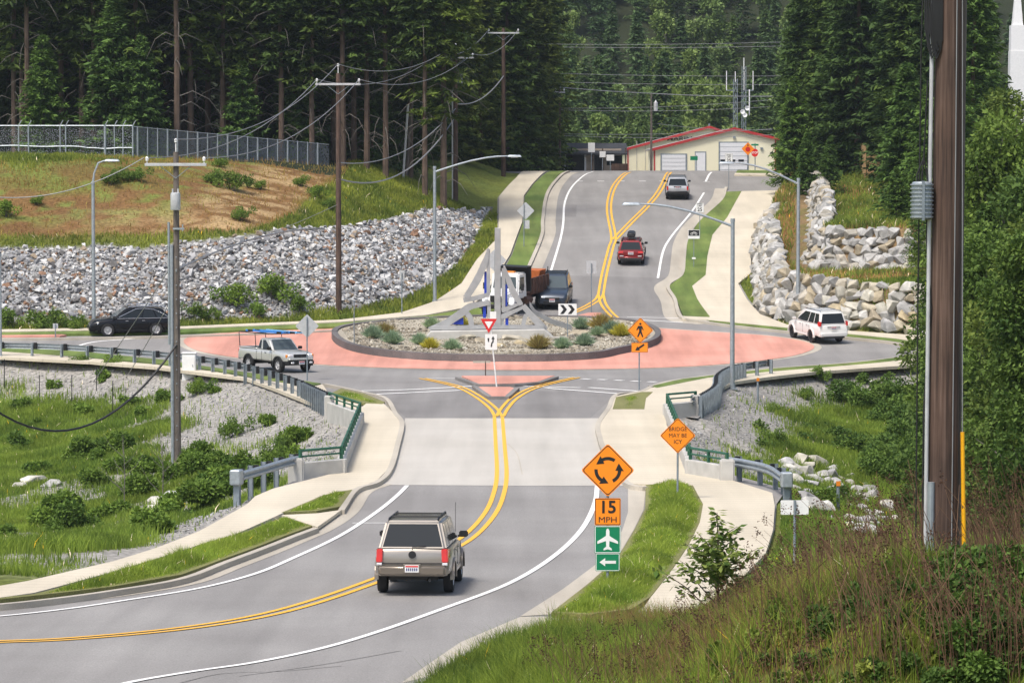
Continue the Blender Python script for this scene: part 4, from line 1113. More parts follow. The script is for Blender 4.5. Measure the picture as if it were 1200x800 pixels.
# pedestrian crossing
r, b = sign_root(749, 458, 'orange pedestrian crossing diamond with an arrow plate below, right of the splitter')
post(r, zpx(382, b), 0.06); w = 29.5 / r['s'] / 1.37; z = diamond_sign(r, b, 387, w, 'sorange', dx=0.05)
k = w / 0.76
def scl(pts, kk, dx=0, dz=0): return [(x * kk + dx, y * kk + dz) for x, y in pts]
mb = MB().prism(scl([(0.05 * math.cos(a * .6283), 0.05 * math.sin(a * .6283)) for a in range(10)], k, 0.05, z + 0.27 * k), -0.055, -0.051, 'y')
mb.prism(scl([(-.09, .19), (.07, .19), (.14, .02), (.11, 0), (.06, .09), (.05, -.04), (.13, -.27), (.07, -.28), (0, -.10), (-.08, -.28), (-.14, -.26), (-.05, -.04), (-.06, .08), (-.15, .0), (-.17, .03)], k, 0.05, z), -0.055, -0.051, 'y')
mb.build('walking_figure_symbol', M['sblack'], r)
z2 = zpx(407, b); rect_sign(r, z2, 19.5 / r['s'], 11.5 / r['s'], 'sorange', 'sblack', 0.012, dx=0.02)
MB().prism([(x + 0.02, y + z2) for x, y in rot2(arrow_poly(0.52, 0.09, 0.24, 0.2), 214)], -0.055, -0.051, 'y').build('arrow_symbol', M['sblack'], r)
# yield and keep right
r, b = sign_root(583, 456, 'red and white yield triangle over a keep right plate on a leaning post')
lx = (574.0 - 583) / r['s']; zt_ = zpx(373, b); MB().tube([(0, 0, -0.3), (lx, 0, zt_)], 0.035, 8).build('post', M['swhite'], r, smooth=True)
z = zpx(380, b); w = 19.5 / r['s']
tri = lambda a: [(-a/2, a*0.34), (a/2, a*0.34), (0, -a*0.53)]
MB().prism([(x + lx - .05, y + z) for x, y in tri(w * 1.0)], -0.052, -0.047, 'y').build('panel', M['sred'], r)
MB().prism([(x + lx - .05, y + z + 0.01) for x, y in tri(w * 0.5)], -0.056, -0.053, 'y').build('white_centre', M['swhite'], r)
z = zpx(400.5, b); rect_sign(r, z, 14 / r['s'], 18.5 / r['s'], 'swhite', dx=lx + 0.06)
MB().prism([(x * .8 + lx - .06, y * .8 + z) for x, y in [(-.07, .22), (.05, .24), (.03, .0), (-.03, .0)]], -0.056, -0.053, 'y').prism([(x * .8 + lx + .14, y * .8 + z) for x, y in [(-.12, -.3), (-.04, -.3), (-.02, -.1), (.06, .0), (.06, .17), (.12, .17), (.02, .36), (-.08, .17), (-.02, .17), (-.02, .04), (-.10, -.08)]], -0.056, -0.053, 'y').build('arrow_symbol', M['sblack'], r)
o = plate('panel', rrect(0.30, 0.42, 0.03), zpx(370, b), M['swhite'], r, dx=lx + 0.16, y0=-0.03)
r, b = sign_root(569, 441, 'small dark delineator on a brown post, edge on, before the island kerb'); post(r, zpx(423, b), 0.05, 'wood')
MB().box((-0.2, 0, zpx(424, b)), (0.9, 0.03, 0.10)).build('panel', M['kerb'], r)
# chevron board in the island
bb = at_depth(665, 398, 196); bb.z = float(zisl([bb.x], [bb.y])[0])
r, b = sign_root(0, 0, 'white board with two black chevrons in the island', zf=bb); post(r, zpx(358, b), 0.05)
z = zpx(362.5, b); rect_sign(r, z, 21.5 / r['s'], 13.5 / r['s'], 'swhite')
mb = MB()
for dx in (-0.23, 0.22):
    mb.prism([(x + dx, y + z) for x, y in [(-.2, .26), (.0, .26), (.2, 0), (.0, -.26), (-.2, -.26), (.0, 0)]], -0.056, -0.052, 'y')
mb.build('chevron_symbol', M['sblack'], r)
# backs of signs
def back_sign(px, py, pyc, wpx, label, shape='d', ymin=60, plate2=None, ptop=None, hpx=None, col='sback', dxp=0.0, facing=0):
    r, b = sign_root(px, py, label, ymin); s_ = r['s']; post(r, zpx(ptop if ptop else pyc - wpx * .4, b), 0.06)
    z = zpx(pyc, b)
    if shape == 'd': plate('panel', dia(wpx / s_ / 1.37), z, M[col], r, y0=0.06, dx=dxp / s_)
    else: plate('panel', rrect(wpx / s_, hpx / s_, 0.03), z, M[col], r, y0=0.06, dx=dxp / s_)
    if plate2: plate('panel', rrect(plate2[1] / s_, plate2[2] / s_, 0.03), zpx(plate2[0], b), M[col], r, y0=0.06, dx=plate2[3] / s_)
    r.rotation_euler.z = R(facing)
    return r, b
back_sign(360, 447, 382, 27, 'back of a grey diamond sign by the pickup truck')
back_sign(614, 292, 247, 20, 'back of a pale diamond sign with a small plate on the verge up the hill', ymin=190, plate2=(263, 6, 10, 3.5), dxp=2)
back_sign(693, 367, 313, 11.5, 'back of a grey rectangular sign on a slim post at the upper splitter', 'r', 190, hpx=15)
back_sign(931, 688, 594.5, 33, 'blank pale back of a rectangular sign in the grass right of the path', 'r', hpx=17, ptop=586, col='swhite')
back_sign(580, 382, 305, 26, 'pale diamond sign back standing behind the sculpture', ymin=190)
r, b = back_sign(471, 371, 322, 6, 'narrow dark sign seen nearly edge on at the foot of the riprap', 'r', 190, hpx=10)
bb = at_depth(415, 396, 193); bb.z = float(zisl([bb.x], [bb.y])[0]); r, b = sign_root(0, 0, 'thin bare post at the left end of the island', zf=bb, cat='post'); post(r, zpx(353, b), 0.05)
back_sign(65, 397, 382, 6, 'small grey plate on a short post near the left leg island', 'r', 150, hpx=6)
bb = PT(0, 384, 195); o = MB().tube([(0, 0, 0), (7.5, 0, 0.0)], 0.03, 6).build('hand_rail', M['galv'], None); o.location = (bb.x, 206, at_depth(0, 381.5, 206).z); tag(o, 'thin grey horizontal rail by the left edge above the far verge', 'rail')
# speed limit and bicycle plates
r, b = sign_root(813, 316, 'small black bicycle plate on a slim post on the right verge', 190); s_ = r['s']; post(r, zpx(268, b), 0.045)
z = zpx(274.5, b); rect_sign(r, z, 13.5 / s_, 10.5 / s_, 'swhite'); rect_b = plate('panel', rrect(12.6 / s_, 6.6 / s_, 0.02), z + 1.5 / s_, M['sblack'], r, y0=-0.052)
mb = MB()
for dx in (-0.14, 0.14): mb.lathe([(0.065, -0.062), (0.085, -0.062), (0.085, -0.058), (0.065, -0.058), (0.065, -0.062)], 12, (dx, 0, z + 0.03), 'y')
mb.tube([(-0.14, -0.06, z + .03), (-0.05, -0.06, z + .15), (0.09, -0.06, z + .15), (0.14, -0.06, z + .03)], 0.012, 4).tube([(-0.05, -0.06, z + .15), (0.0, -0.06, z + .03), (0.09, -0.06, z + .15)], 0.012, 4)
mb.build('bicycle_symbol', M['swhite'], r)
plate('panel', rrect(0.26, 0.12, 0.02), zpx(302.5, b), M['swhite'], r)
r, b = sign_root(820, 283, 'white speed limit 25 sign on the verge beside the upper road', 190); s_ = r['s']; post(r, zpx(238, b), 0.045)
z = zpx(243.5, b); rect_sign(r, z, 9.6 / s_, 11.6 / s_, 'swhite', 'sblack', 0.012)
put_text('SPEED', 0.15, (0, -0.054, z + .26), M['sblack'], r, .002); put_text('LIMIT', 0.15, (0, -0.054, z + .12), M['sblack'], r, .002); put_text('25', 0.36, (0, -0.054, z - .14), M['sblack'], r, .008)
r, b = sign_root(854, 224, 'white sign with dark lettering beside the side street mouth', 230); s_ = r['s']; post(r, zpx(181, b), 0.045)
z = zpx(186, b); rect_sign(r, z, 9 / s_, 12.5 / s_, 'swhite', 'sblack', 0.012)
put_text('SPEED', 0.15, (0, -0.054, z + .28), M['sblack'], r, .002); put_text('LIMIT', 0.15, (0, -0.054, z + .12), M['sblack'], r, .002); put_text('25', 0.36, (0, -0.054, z - .16), M['sblack'], r, .008)
# marker posts
for px, py, yt, lb in ((888, 473, 443, 'grey marker post with a yellow top on the bank behind the right guardrail'), (982, 604, 564, 'dark marker post with a yellow top among the creek boulders')):
    r, b = sign_root(px, py, lb, cat='marker post', name='marker_post'); h = zpx(yt, b)
    MB().tube([(0, 0, -.3), (0, 0, h)], 0.055, 8).build('post', M['galvd'], r, smooth=True)
    MB().box((0, -0.06, h - 0.06), (0.14, 0.03, 0.16)).build('reflector', M['amber'], r)
# white utility cabinet
b = PT(222, 442); r = empty('utility_cabinet', b, 0, 'white utility cabinet behind the guardrail beside the canister pole', 'cabinet'); s_ = FPX / b.y
h = zpx(414, b); MB().box((0, 0, h / 2 - .1), (16 / s_, 0.6, h + .2)).build('body', M['white'], r, bevel=0.03); MB().box((0, 0, h + 0.03), (17.2 / s_, 0.68, 0.05)).build('lid', M['white'], r, bevel=0.015)
MB().box((0, -0.31, h / 2), (13 / s_, 0.02, h * .8)).build('door', M['white'], r, bevel=0.008); MB().box((0.2, -0.335, h / 2), (0.03, 0.03, 0.12)).build('handle', M['galvd'], r)

# ---------------------------------------------------------------- sculpture in the island
SY = 197.0
sb = at_depth(583, 385, SY); s_ = FPX / SY
gz = float(zisl([sb.x], [sb.y])[0])
root = empty('roundabout_sculpture', (sb.x, SY, gz), 0, 'grey steel sculpture of curved pointed arches with blue panels on a concrete plinth', 'sculpture')
zt = sb.z - gz
def q(px, py): return ((px - 583) / s_, (385 - py) / s_ + zt)
MB().prism([q(493, 402), q(660, 404), q(638, 385), q(505, 387)], -1.2, 1.2, 'y').build('plinth', M['concrete'], root, bevel=0.03)
MB().prism([q(579.5, 385), q(587, 385), q(586.6, 267), q(579.8, 267)], -0.19, 0.19, 'y').build('pillar', M['steel'], root, bevel=0.02)
def bar(pts, w, name='arm', mat='steel', d=0.16, dy=0.0, par=None, sub=5):
    """curved flat bar; pts in pixels, w in pixels (may be a list)"""
    P0 = smooth_line([q(*p) for p in pts], sub); n = len(P0)
    w = [q_ * 1.25 for q_ in w] if isinstance(w, (list, tuple)) else w * 1.2
    ws = [w] * n if not isinstance(w, (list, tuple)) else list(np.interp(np.linspace(0, 1, n), np.linspace(0, 1, len(w)), w))
    A, B = [], []
    for i, p in enumerate(P0):
        t = (Vector(P0[min(i + 1, n - 1)]) - Vector(P0[max(i - 1, 0)])).normalized(); nr = Vector((-t.y, t.x)) * ws[i] / s_ / 2
        A.append(Vector(p) + nr); B.append(Vector(p) - nr)
    mb = MB()
    for i in range(n): mb.v += [Vector((A[i].x, dy - d, A[i].y)), Vector((B[i].x, dy - d, B[i].y)), Vector((B[i].x, dy + d, B[i].y)), Vector((A[i].x, dy + d, A[i].y))]
    for i in range(n - 1):
        for k in range(4): mb.f.append([i * 4 + k, i * 4 + (k + 1) % 4, i * 4 + 4 + (k + 1) % 4, i * 4 + 4 + k]); mb.m.append(0)
    mb.f += [[0, 1, 2, 3], [n * 4 - 4, n * 4 - 3, n * 4 - 2, n * 4 - 1]]; mb.m += [0, 0]
    return mb.build(name, M[mat], par or root)
bar([(572.5, 291), (568, 308), (559, 328), (546, 349)], [1.5, 6, 7, 6], 'curved_arm')
bar([(543, 351.5), (556, 349.5), (573, 345)], 4.5, 'cross_bar', dy=0.01, d=0.15)
bar([(572.3, 292), (572.3, 346)], 3.5, 'upright_bar', dy=0.02, d=0.14)
bar([(590.5, 311), (596, 328), (602, 343), (611, 357)], [1.5, 5, 6, 4], 'curved_arm')
bar([(611, 355.5), (600, 360), (588, 363.5)], 4.5, 'cross_bar', dy=0.01, d=0.15)
bar([(590, 314), (590, 362)], 3.5, 'upright_bar', dy=0.02, d=0.14)
bar([(574, 354.5), (562, 356.5), (550, 359.5), (540, 367), (522, 379), (504, 388)], [4, 5, 6, 7, 7, 8], 'leg_arm')
bar([(573, 353), (573, 372)], 3.5, 'upright_bar', dy=0.02, d=0.14)
bar([(545, 365), (551, 372), (552.5, 383)], 5, 'brace', dy=0.01, d=0.15)
bar([(505, 384), (560, 383), (638, 383)], 3.5, 'base_bar', dy=0.015, d=0.3)
bar([(587, 371.5), (600, 365), (613.5, 358.5)], 4.8, 'cross_bar', dy=0.01, d=0.15)
bar([(613, 358), (620, 366), (628, 375), (639, 387)], [5, 5.5, 6.5, 7], 'leg_arm')
bar([(617, 368), (614, 376), (613, 383)], 4, 'brace', dy=0.02, d=0.14)
bar([(589, 370), (589, 383)], 3, 'upright_bar', dy=0.03, d=0.13)
for (x0, z0_, x1, z1) in ((567.5, 318, 570.7, 344), (566, 359, 569.5, 372.5), (591.5, 333, 594.6, 358.5), (592.3, 372.5, 595.8, 381)):
    a, c = q(x0, z1), q(x1, z0_); MB().box(((a[0] + c[0]) / 2, 0.0, (a[1] + c[1]) / 2), (c[0] - a[0], 0.08, c[1] - a[1])).build('blue_panel', M['blue'], root, bevel=0.01)
MB().prism([q(528, 380), q(543, 380), q(543, 371.5)], -0.04, 0.04, 'y').build('blue_panel', M['blue'], root)
for px, py in ((555, 354), (564, 352), (605, 361.5), (596, 365.5)):
    a = q(px, py); MB().box((a[0], 0, a[1]), (0.09, 0.1, 0.30)).build('spacer', M['steel'], root)
# the arm that runs back, at right angles to the others
r3 = [(0.8, 3.4), (1.2, 2.2), (2.2, 1.0), (3.6, 0.0)]
mb = MB()
for (y0, z0_), (y1, z1) in zip(r3[:-1], r3[1:]):
    ca, sa = math.cos(R(28)), math.sin(R(28))
    def W(u, z, dz): return (u * ca + 1.15 , u * sa + 0.5, z * 0.42 + zt - 0.05 + dz)
    mb.hexa([(W(y0, z0_, -.15)[0], W(y0, z0_, 0)[1] - .14, W(y0, z0_, -.15)[2]), (W(y1, z1, 0)[0], W(y1, z1, 0)[1] - .14, W(y1, z1, -.15)[2]), (W(y1, z1, 0)[0], W(y1, z1, 0)[1] + .14, W(y1, z1, -.15)[2]), (W(y0, z0_, 0)[0], W(y0, z0_, 0)[1] + .14, W(y0, z0_, -.15)[2])],
            [(W(y0, z0_, 0)[0], W(y0, z0_, 0)[1] - .14, W(y0, z0_, .15)[2]), (W(y1, z1, 0)[0], W(y1, z1, 0)[1] - .14, W(y1, z1, .15)[2]), (W(y1, z1, 0)[0], W(y1, z1, 0)[1] + .14, W(y1, z1, .15)[2]), (W(y0, z0_, 0)[0], W(y0, z0_, 0)[1] + .14, W(y0, z0_, .15)[2])])
mb.build('leg_arm', M['steel'], root)

# ---------------------------------------------------------------- buildings at the crest
def BX(px, y=340.0): return (px - 600) * y / FPX
def BZ(py, y=340.0): return at_depth(600, py, y).z
M['cream'] = None
m, nt, bs = new_mat('ribbed_cream_metal')
w_ = _tex(nt, 'ShaderNodeTexWave', 5.2, 'World'); w_.bands_direction = 'X'
rr_ = _ramp(nt, w_.outputs[1], [(0.0, (0.64, 0.60, 0.43)), (0.2, (0.80, 0.76, 0.56)), (1.0, (0.82, 0.78, 0.58))]); nt.links.new(rr_.outputs[0], bs.inputs['Base Color']); bs.inputs['Roughness'].default_value = 0.5
M['cream'] = m
M['trim'] = paint('red_trim', (0.42, 0.03, 0.03), 0.5, 0, var=0.1)
M['roofm'] = paint('metal_roof', (0.45, 0.43, 0.40), 0.5, 0.2, var=0.1)
M['doorw'] = paint('roller_door', (0.70, 0.71, 0.73), 0.5, 0, var=0.04)
M['shingle'] = paint('dark_shingle', (0.035, 0.037, 0.042), 0.9, 0, var=0.25, scale=4)
def metal_building(label, y, xl, xr, xp, zel, zp, zer, depth, parts):
    z0 = 9.7; root = empty('metal_building', (BX(xl, y), y, z0), 0, label, 'building')
    X = lambda px: BX(px, y) - BX(xl, y); Z = lambda py: BZ(py, y) - z0
    MB().prism([(0, -1), (X(xr), -1), (X(xr), Z(zer)), (X(xp), Z(zp)), (0, Z(zel))], 0, depth, 'y').build('wall', M['cream'], root)
    t = 0.16
    MB().prism([(-0.3, Z(zel) - 0.05), (X(xp), Z(zp) + 0.02), (X(xp), Z(zp) + 0.02 + t), (-0.3, Z(zel) + t - .05)], -0.25, depth + .2, 'y').prism([(X(xp) + 0.002, Z(zp) + 0.02), (X(xr) + 0.3, Z(zer) - 0.05), (X(xr) + 0.3, Z(zer) + t - .05), (X(xp) + 0.002, Z(zp) + 0.02 + t)], -0.25, depth + .2, 'y').build('roof', M['roofm'], root)
    MB().prism([(-0.33, Z(zel) - 0.12), (X(xp), Z(zp) - 0.05), (X(xp), Z(zp) + 0.22), (-0.33, Z(zel) + 0.14)], -0.30, -0.253, 'y').prism([(X(xp) + 0.002, Z(zp) - 0.05), (X(xr) + 0.33, Z(zer) - 0.12), (X(xr) + 0.33, Z(zer) + .14), (X(xp) + 0.002, Z(zp) + 0.22)], -0.30, -0.253, 'y').build('roof_trim', M['trim'], root)
    MB().box((0.06, -0.03, Z(zel) / 2), (0.14, 0.05, Z(zel))).build('corner_trim', M['trim'], root); MB().box((X(xr) - 0.06, -0.03, Z(zer) / 2), (0.14, 0.05, Z(zer))).build('corner_trim', M['trim'], root)
    parts(root, X, Z); return root
def front_parts(root, X, Z):
    for x0, x1, yt, lbl in ((775.5, 803, 181, 'small grey roller door'), (843.5, 875, 167, 'tall white roller door')):
        f = MB().box(((X(x0) + X(x1)) / 2, -0.05, Z(yt) / 2), (X(x1) - X(x0) + 0.3, 0.06, Z(yt) + .15)).build('door_frame', M['galvd'], root)
        d = MB().box(((X(x0) + X(x1)) / 2, -0.10, Z(yt) / 2 - .02), (X(x1) - X(x0), 0.06, Z(yt) - .05)); 
        d = d.build('roller_door', M['doorw'], root); d['label'] = lbl
        n = 5 if yt > 175 else 7
        mb = MB()
        for k in range(1, n): mb.box(((X(x0) + X(x1)) / 2, -0.135, Z(yt) * k / n), (X(x1) - X(x0) - .02, 0.012, 0.035))
        mb.build('door_seam', M['galvd'], d)
    for x in (847, 858, 868): MB().box((X(x), -0.14, 1.35), (0.55, 0.02, 0.22)).build('door_window', M['glass'], root)
    MB().box((X(820.5), -0.06, 1.05), (0.95, 0.06, 2.15)).build('door', M['doorw'], root); MB().box((X(820.5), -0.04, 1.1), (1.12, 0.05, 2.3)).build('door_frame', M['galvd'], root)
    MB().box((X(860), -0.08, Z(161)), (0.25, 0.2, 0.2)).build('wall_lamp', M['galvd'], root)
    MB().box((X(892), -0.08, Z(174)), (0.25, 0.2, 0.2)).build('wall_lamp', M['galvd'], root)
metal_building('cream metal building with red roof trim and two roller doors beyond the crest', 340.0, 766, 909, 860, 176, 152, 163.5, 14, front_parts)
def rear_parts(root, X, Z):
    for x in (746, 756): MB().box((X(x), -0.02, Z(185)), (0.06, 0.03, 3.5)).build('seam', M['roofm'], root)
    put_text('MARIN', 0.60, (X(796), -0.12, Z(162.9)), M['sblack'], root, 0.008, 1.45, depth=0.03)
    MB().cyl((X(831), 0.5, Z(150)), (X(831), 0.5, Z(145)), 0.09, n=8).build('vent', M['galvd'], root)
metal_building('longer cream metal building with red trim and dark lettering, partly hidden behind the front one', 356.0, 735, 890, 831, 175.5, 150, 170, 16, rear_parts)
# dark roofed cabin
y = 332.0; z0 = 9.8; xl = BX(652, y)
root = empty('cabin', (xl, y, z0), 0, 'low tan cabin with a dark shingle roof and white framed doorway at the crest', 'building')
X = lambda px: BX(px, y) - xl; Z = lambda py: BZ(py, y) - z0
MB().box((X(690), 3.5, 1.1), (X(728) - X(652), 6.0, 2.6)).build('wall', paint('tan_siding', (0.42, 0.35, 0.28), 0.85, 0, var=0.1), root)
MB().prism([(-0.4, Z(181.5)), (0.1, Z(181.5)), (3.6, Z(165)), (7.3, Z(181.5)), (7.8, Z(181.5)), (3.6, Z(165) + .25)], 0, 1, 'x')
mb = MB(); mb.hexa([(X(655), -0.5, Z(181.5)), (X(735), -0.5, Z(181.5)), (X(735), 3.4, Z(170)), (X(655), 3.4, Z(170))], [(X(655), -0.5, Z(179.5)), (X(735), -0.5, Z(179.5)), (X(735), 3.4, Z(167.5)), (X(655), 3.4, Z(167.5))])
mb.hexa([(X(655), 3.402, Z(170)), (X(735), 3.402, Z(170)), (X(735), 7.3, Z(181.5)), (X(655), 7.3, Z(181.5))], [(X(655), 3.402, Z(167.5)), (X(735), 3.402, Z(167.5)), (X(735), 7.3, Z(179.5)), (X(655), 7.3, Z(179.5))])
mb.build('roof', M['shingle'], root)
MB().box((X(674), 0.46, 1.0), (X(687) - X(661), 0.07, 2.35)).build('door_frame', M['white'], root); MB().box((X(674), 0.40, 0.95), (X(685) - X(663.5), 0.07, 2.1)).build('doorway', M['glass'], root)
MB().box((X(702), 0.45, 1.0), (0.9, 0.08, 2.2)).build('door', M['shingle'], root)
for x in (694, 706, 733): MB().box((X(x), -0.2, 1.2), (0.12, 0.12, 2.5)).build('porch_post', M['wood'], root)
MB().box((X(720), 0.44, 1.25), (1.5, 0.06, 0.9)).build('window', M['glass'], root); MB().box((X(726), -0.1, 0.5), (1.6, 0.1, 0.9)).build('porch_rail', M['wood'], root)
for px, py, w, h, lb in ((693, 173, 8, 11, 'tall white notice sign before the cabin roof'), (706, 181, 7, 7, 'small beige sign before the cabin'), (715, 185, 9, 7, 'white square sign before the cabin porch'), ):
    yy = 318.0; r = empty('notice_sign', (BX(px, yy), yy, 10.05), 0, lb, 'sign'); z = BZ(py, yy) - 10.05
    MB().cyl((0, 0, -.3), (0, 0, z), 0.04, n=8).build('post', M['galvd'], r); MB().box((0, -0.06, z), (w * yy / FPX, 0.03, h * yy / FPX)).build('panel', M['swhite'], r, bevel=0.01)
# street name sign, stop ahead, stop sign at the side street
yy = 322.0
r = empty('street_sign', (BX(816, yy), yy, 10.05), 0, 'green street sign on a slim post before the grey roller door', 'sign'); MB().cyl((0, 0, -.3), (0, 0, BZ(182, yy) - 10.05), 0.04, n=8).build('post', M['galvd'], r); MB().box((-0.25, -0.06, BZ(185.5, yy) - 10.05), (0.7, 0.03, 0.38)).build('panel', M['sgreen'], r)
r = empty('warning_sign', (BX(876, yy), yy, 10.05), 0, 'orange stop ahead diamond before the tall roller door', 'road sign'); z = BZ(174.5, yy) - 10.05
MB().cyl((0, 0, -.3), (0, 0, z), 0.05, n=8).build('post', M['galvd'], r); plate('panel', dia(0.86), z, M['sorange'], r); MB().lathe([(0, -0.056), (0.24, -0.056), (0.24, -0.051), (0, -0.051)], 8, (0, 0, z - .05), 'y').build('stop_symbol', M['sred'], r); MB().box((0, -0.054, z + .33), (.08, .004, .2)).build('arrow_symbol', M['sblack'], r)
r = empty('stop_sign', (BX(884.5, yy + 3), yy + 3, 10.05), R(-35), 'red stop sign seen at an angle, right of the orange diamond', 'road sign'); z = BZ(179, yy) - 10.05
MB().cyl((0, 0, -.3), (0, 0, z + .9), 0.05, n=8).build('post', M['galvd'], r); MB().lathe([(0, -0.06), (0.40, -0.06), (0.40, -0.05), (0, -0.05)], 8, (0, 0, z), 'y').build('panel', M['sred'], r); put_text('STOP', 0.28, (0, -0.064, z), M['swhite'], r, 0.006); MB().box((0, -0.06, z + .75), (0.8, .02, .16)).build('name_plate', M['sgreen'], r)
# antenna masts
for (px, yt, lb) in ((861, 84, 'left lattice mast with upright whip antennas above the cream building'), (871, 68, 'right lattice mast with a cluster of dishes above the cream building')):
    yy = 372.0; r = empty('antenna_mast', (BX(px, yy), yy, 9.3), 0, lb, 'antenna mast'); h = BZ(yt, yy) - 9.3; w = 0.22
    mb = MB()
    for dx, dy in ((-w, -w), (w, -w), (0, w)): mb.cyl((dx, dy, -.3), (dx, dy, h * .93), 0.035, n=5)
    n = int(h / 0.8)
    for k in range(n):
        z = k * h * .93 / n; z2 = (k + 1) * h * .93 / n
        mb.cyl((-w, -w, z), (w, -w, z2), .018, n=4).cyl((w, -w, z), (0, w, z2), .018, n=4).cyl((0, w, z), (-w, -w, z2), .018, n=4)
    mb.build('mast', M['galvd'], r)
    za = BZ(106, yy) - 9.3
    MB().box((0, 0, za), (2.0, .08, .08)).build('side_arm', M['galvd'], r)
    for dx in ((-.95, 0.95) if px == 861 else (1.0,)): MB().cyl((dx, 0, za), (dx, 0, za + 2.1), .05, n=6).build('whip_antenna', M['white'], r)
    MB().cyl((0, 0, h * .9), (0, 0, h), .05, n=6).build('whip_antenna', M['white'], r)
    if px == 871:
        for dx, zz_ in ((-.15, BZ(131, yy) - 9.3), (.35, BZ(127, yy) - 9.3), (.1, BZ(135, yy) - 9.3)): MB().lathe([(0, .1), (.2, 0), (.26, -.1), (.24, -.1), (0, .06)], 10, (dx, -.4, zz_), 'y').build('dish', M['white'], r, smooth=True)
        MB().cyl((.6, -.1, BZ(135, yy) - 9.3), (.6, -.1, BZ(105, yy) - 9.3), .07, n=6).build('panel_antenna', M['white'], r)
# wooden fence panel on the right bank, chain link fences on the left crest
b = PT(1013, 211, 225); r = empty('board_fence', b, 0, 'tan wooden board fence corner among the trees above the right slope', 'fence')
h = at_depth(1013, 168, b.y).z - b.z; s_ = FPX / b.y
MB().prism([(0, -.4), (0.12, -.4), (0.12, h), (0, h)], -0.1, 4.0, 'y').build('side_panel', M['tan'], r)
for k in range(9): MB().box((0.25 + k * 0.15, 0.02, (h * .68) / 2 - .2), (0.142, 0.03, h * .68 + .4)).build('board', M['tan'], r)
def mesh_mat(name, col, alpha):
    m, nt, bs = new_mat(name)
    g = nt.nodes.new('ShaderNodeNewGeometry'); mp = nt.nodes.new('ShaderNodeMapping'); mp.inputs['Rotation'].default_value = (0, R(45), 0)
    nt.links.new(g.outputs['Position'], mp.inputs['Vector'])
    ch = nt.nodes.new('ShaderNodeTexNoise'); ch.inputs['Scale'].default_value = 14.0; nt.links.new(mp.outputs[0], ch.inputs['Vector'])
    gt = nt.nodes.new('ShaderNodeMath'); gt.operation = 'GREATER_THAN'; gt.inputs[1].default_value = alpha; nt.links.new(ch.outputs[0], gt.inputs[0])
    tr = nt.nodes.new('ShaderNodeBsdfTransparent'); mx = nt.nodes.new('ShaderNodeMixShader')
    nt.links.new(gt.outputs[0], mx.inputs[0]); nt.links.new(tr.outputs[0], mx.inputs[1]); nt.links.new(bs.outputs[0], mx.inputs[2]); nt.links.new(mx.outputs[0], nt.nodes['Material Output'].inputs['Surface'])
    bs.inputs['Base Color'].default_value = (*col, 1); bs.inputs['Roughness'].default_value = 0.6
    return m
M['chain'] = mesh_mat('chain_link', (0.22, 0.24, 0.26), 0.56)
M['slat'] = mesh_mat('privacy_slats', (0.10, 0.115, 0.13), 0.44)
def chain_fence(pts, hts, label, posts, mat, arms=False, rails=()):
    """pts = [(px, depth)], hts = top picture rows"""
    def at_f(f):
        px = pts[0][0] + (pts[1][0] - pts[0][0]) * f; y = pts[0][1] + (pts[1][1] - pts[0][1]) * f; x = (px - 600) * y / FPX
        return x, y, Tz(x, y), at_depth(600, hts[0] + (hts[1] - hts[0]) * f, y).z
    x0, y0, g0, t0 = at_f(0); r = empty('chain_link_fence', (x0, y0, g0), 0, label, 'fence'); base = Vector((x0, y0, g0))
    n = 24; mb = MB(); A = [at_f(k / n) for k in range(n + 1)]
    for k in range(n):
        a, c = A[k], A[k + 1]; i = len(mb.v)
        mb.v += [Vector((a[0], a[1], a[2])) - base, Vector((c[0], c[1], c[2])) - base, Vector((c[0], c[1], c[3])) - base, Vector((a[0], a[1], a[3])) - base]; mb.f.append([i, i + 1, i + 2, i + 3]); mb.m.append(0)
    mb.build('mesh_panel', M[mat], r)
    for px, w in posts:
        f = (px - pts[0][0]) / (pts[1][0] - pts[0][0]); x, y, g, t = at_f(f); p = Vector((x, y - .05, g)) - base
        m2 = MB().cyl((p.x, p.y, p.z - .4), (p.x, p.y, p.z + t - g + .05), w, n=8)
        if arms: m2.cyl((p.x, p.y, p.z + t - g), (p.x + .22, p.y, p.z + t - g + .38), .035, n=6)
        m2.build('post', M['galv'], r)
    for fz, rad in rails:
        MB().tube([Vector((a[0], a[1] - .05, a[2] + (a[3] - a[2]) * fz)) - base for a in A], rad, 6).build('rail', M['galv'], r)
chain_fence([(-60, 240), (157, 240)], [147.5, 147.5], 'silver chain link fence with barbed arms at the far left of the crest', [(-40, .05), (23, .05), (34.5, .06), (71.5, .045), (78, .05), (124, .09), (135, .045), (145, .045), (156.5, .06)], 'chain', True, ((1.0, .05), (.36, .05)))
chain_fence([(158, 241), (386, 254)], [148.5, 169.5], 'grey slatted chain link fence stepping down the crest toward the reddish pole', [(162 + k * 11.7, .05 if k % 3 else .07) for k in range(19)], 'slat', False, ((1.0, .03),))
# white church spire behind the right trees
yy = 400.0; r = empty('church_spire', (BX(1190, yy), yy, 8), 0, 'white church spire showing above the trees at the upper right', 'building')
z = lambda py: BZ(py, yy) - 8
MB().hexa([(-.85, -.85, z(60)), (.85, -.85, z(60)), (.85, .85, z(60)), (-.85, .85, z(60))], [(-.8, -.8, z(30)), (.8, -.8, z(30)), (.8, .8, z(30)), (-.8, .8, z(30))]).build('tower', M['white'], r)
MB().hexa([(-.6, -.6, z(30)), (.6, -.6, z(30)), (.6, .6, z(30)), (-.6, .6, z(30))], [(-.05, -.05, z(-40)), (.05, -.05, z(-40)), (.05, .05, z(-40)), (-.05, .05, z(-40))]).build('spire', M['white'], r)
MB().box((0, 0, z(60) / 2), (1.8, 1.8, z(60))).build('tower_base', M['white'], r)
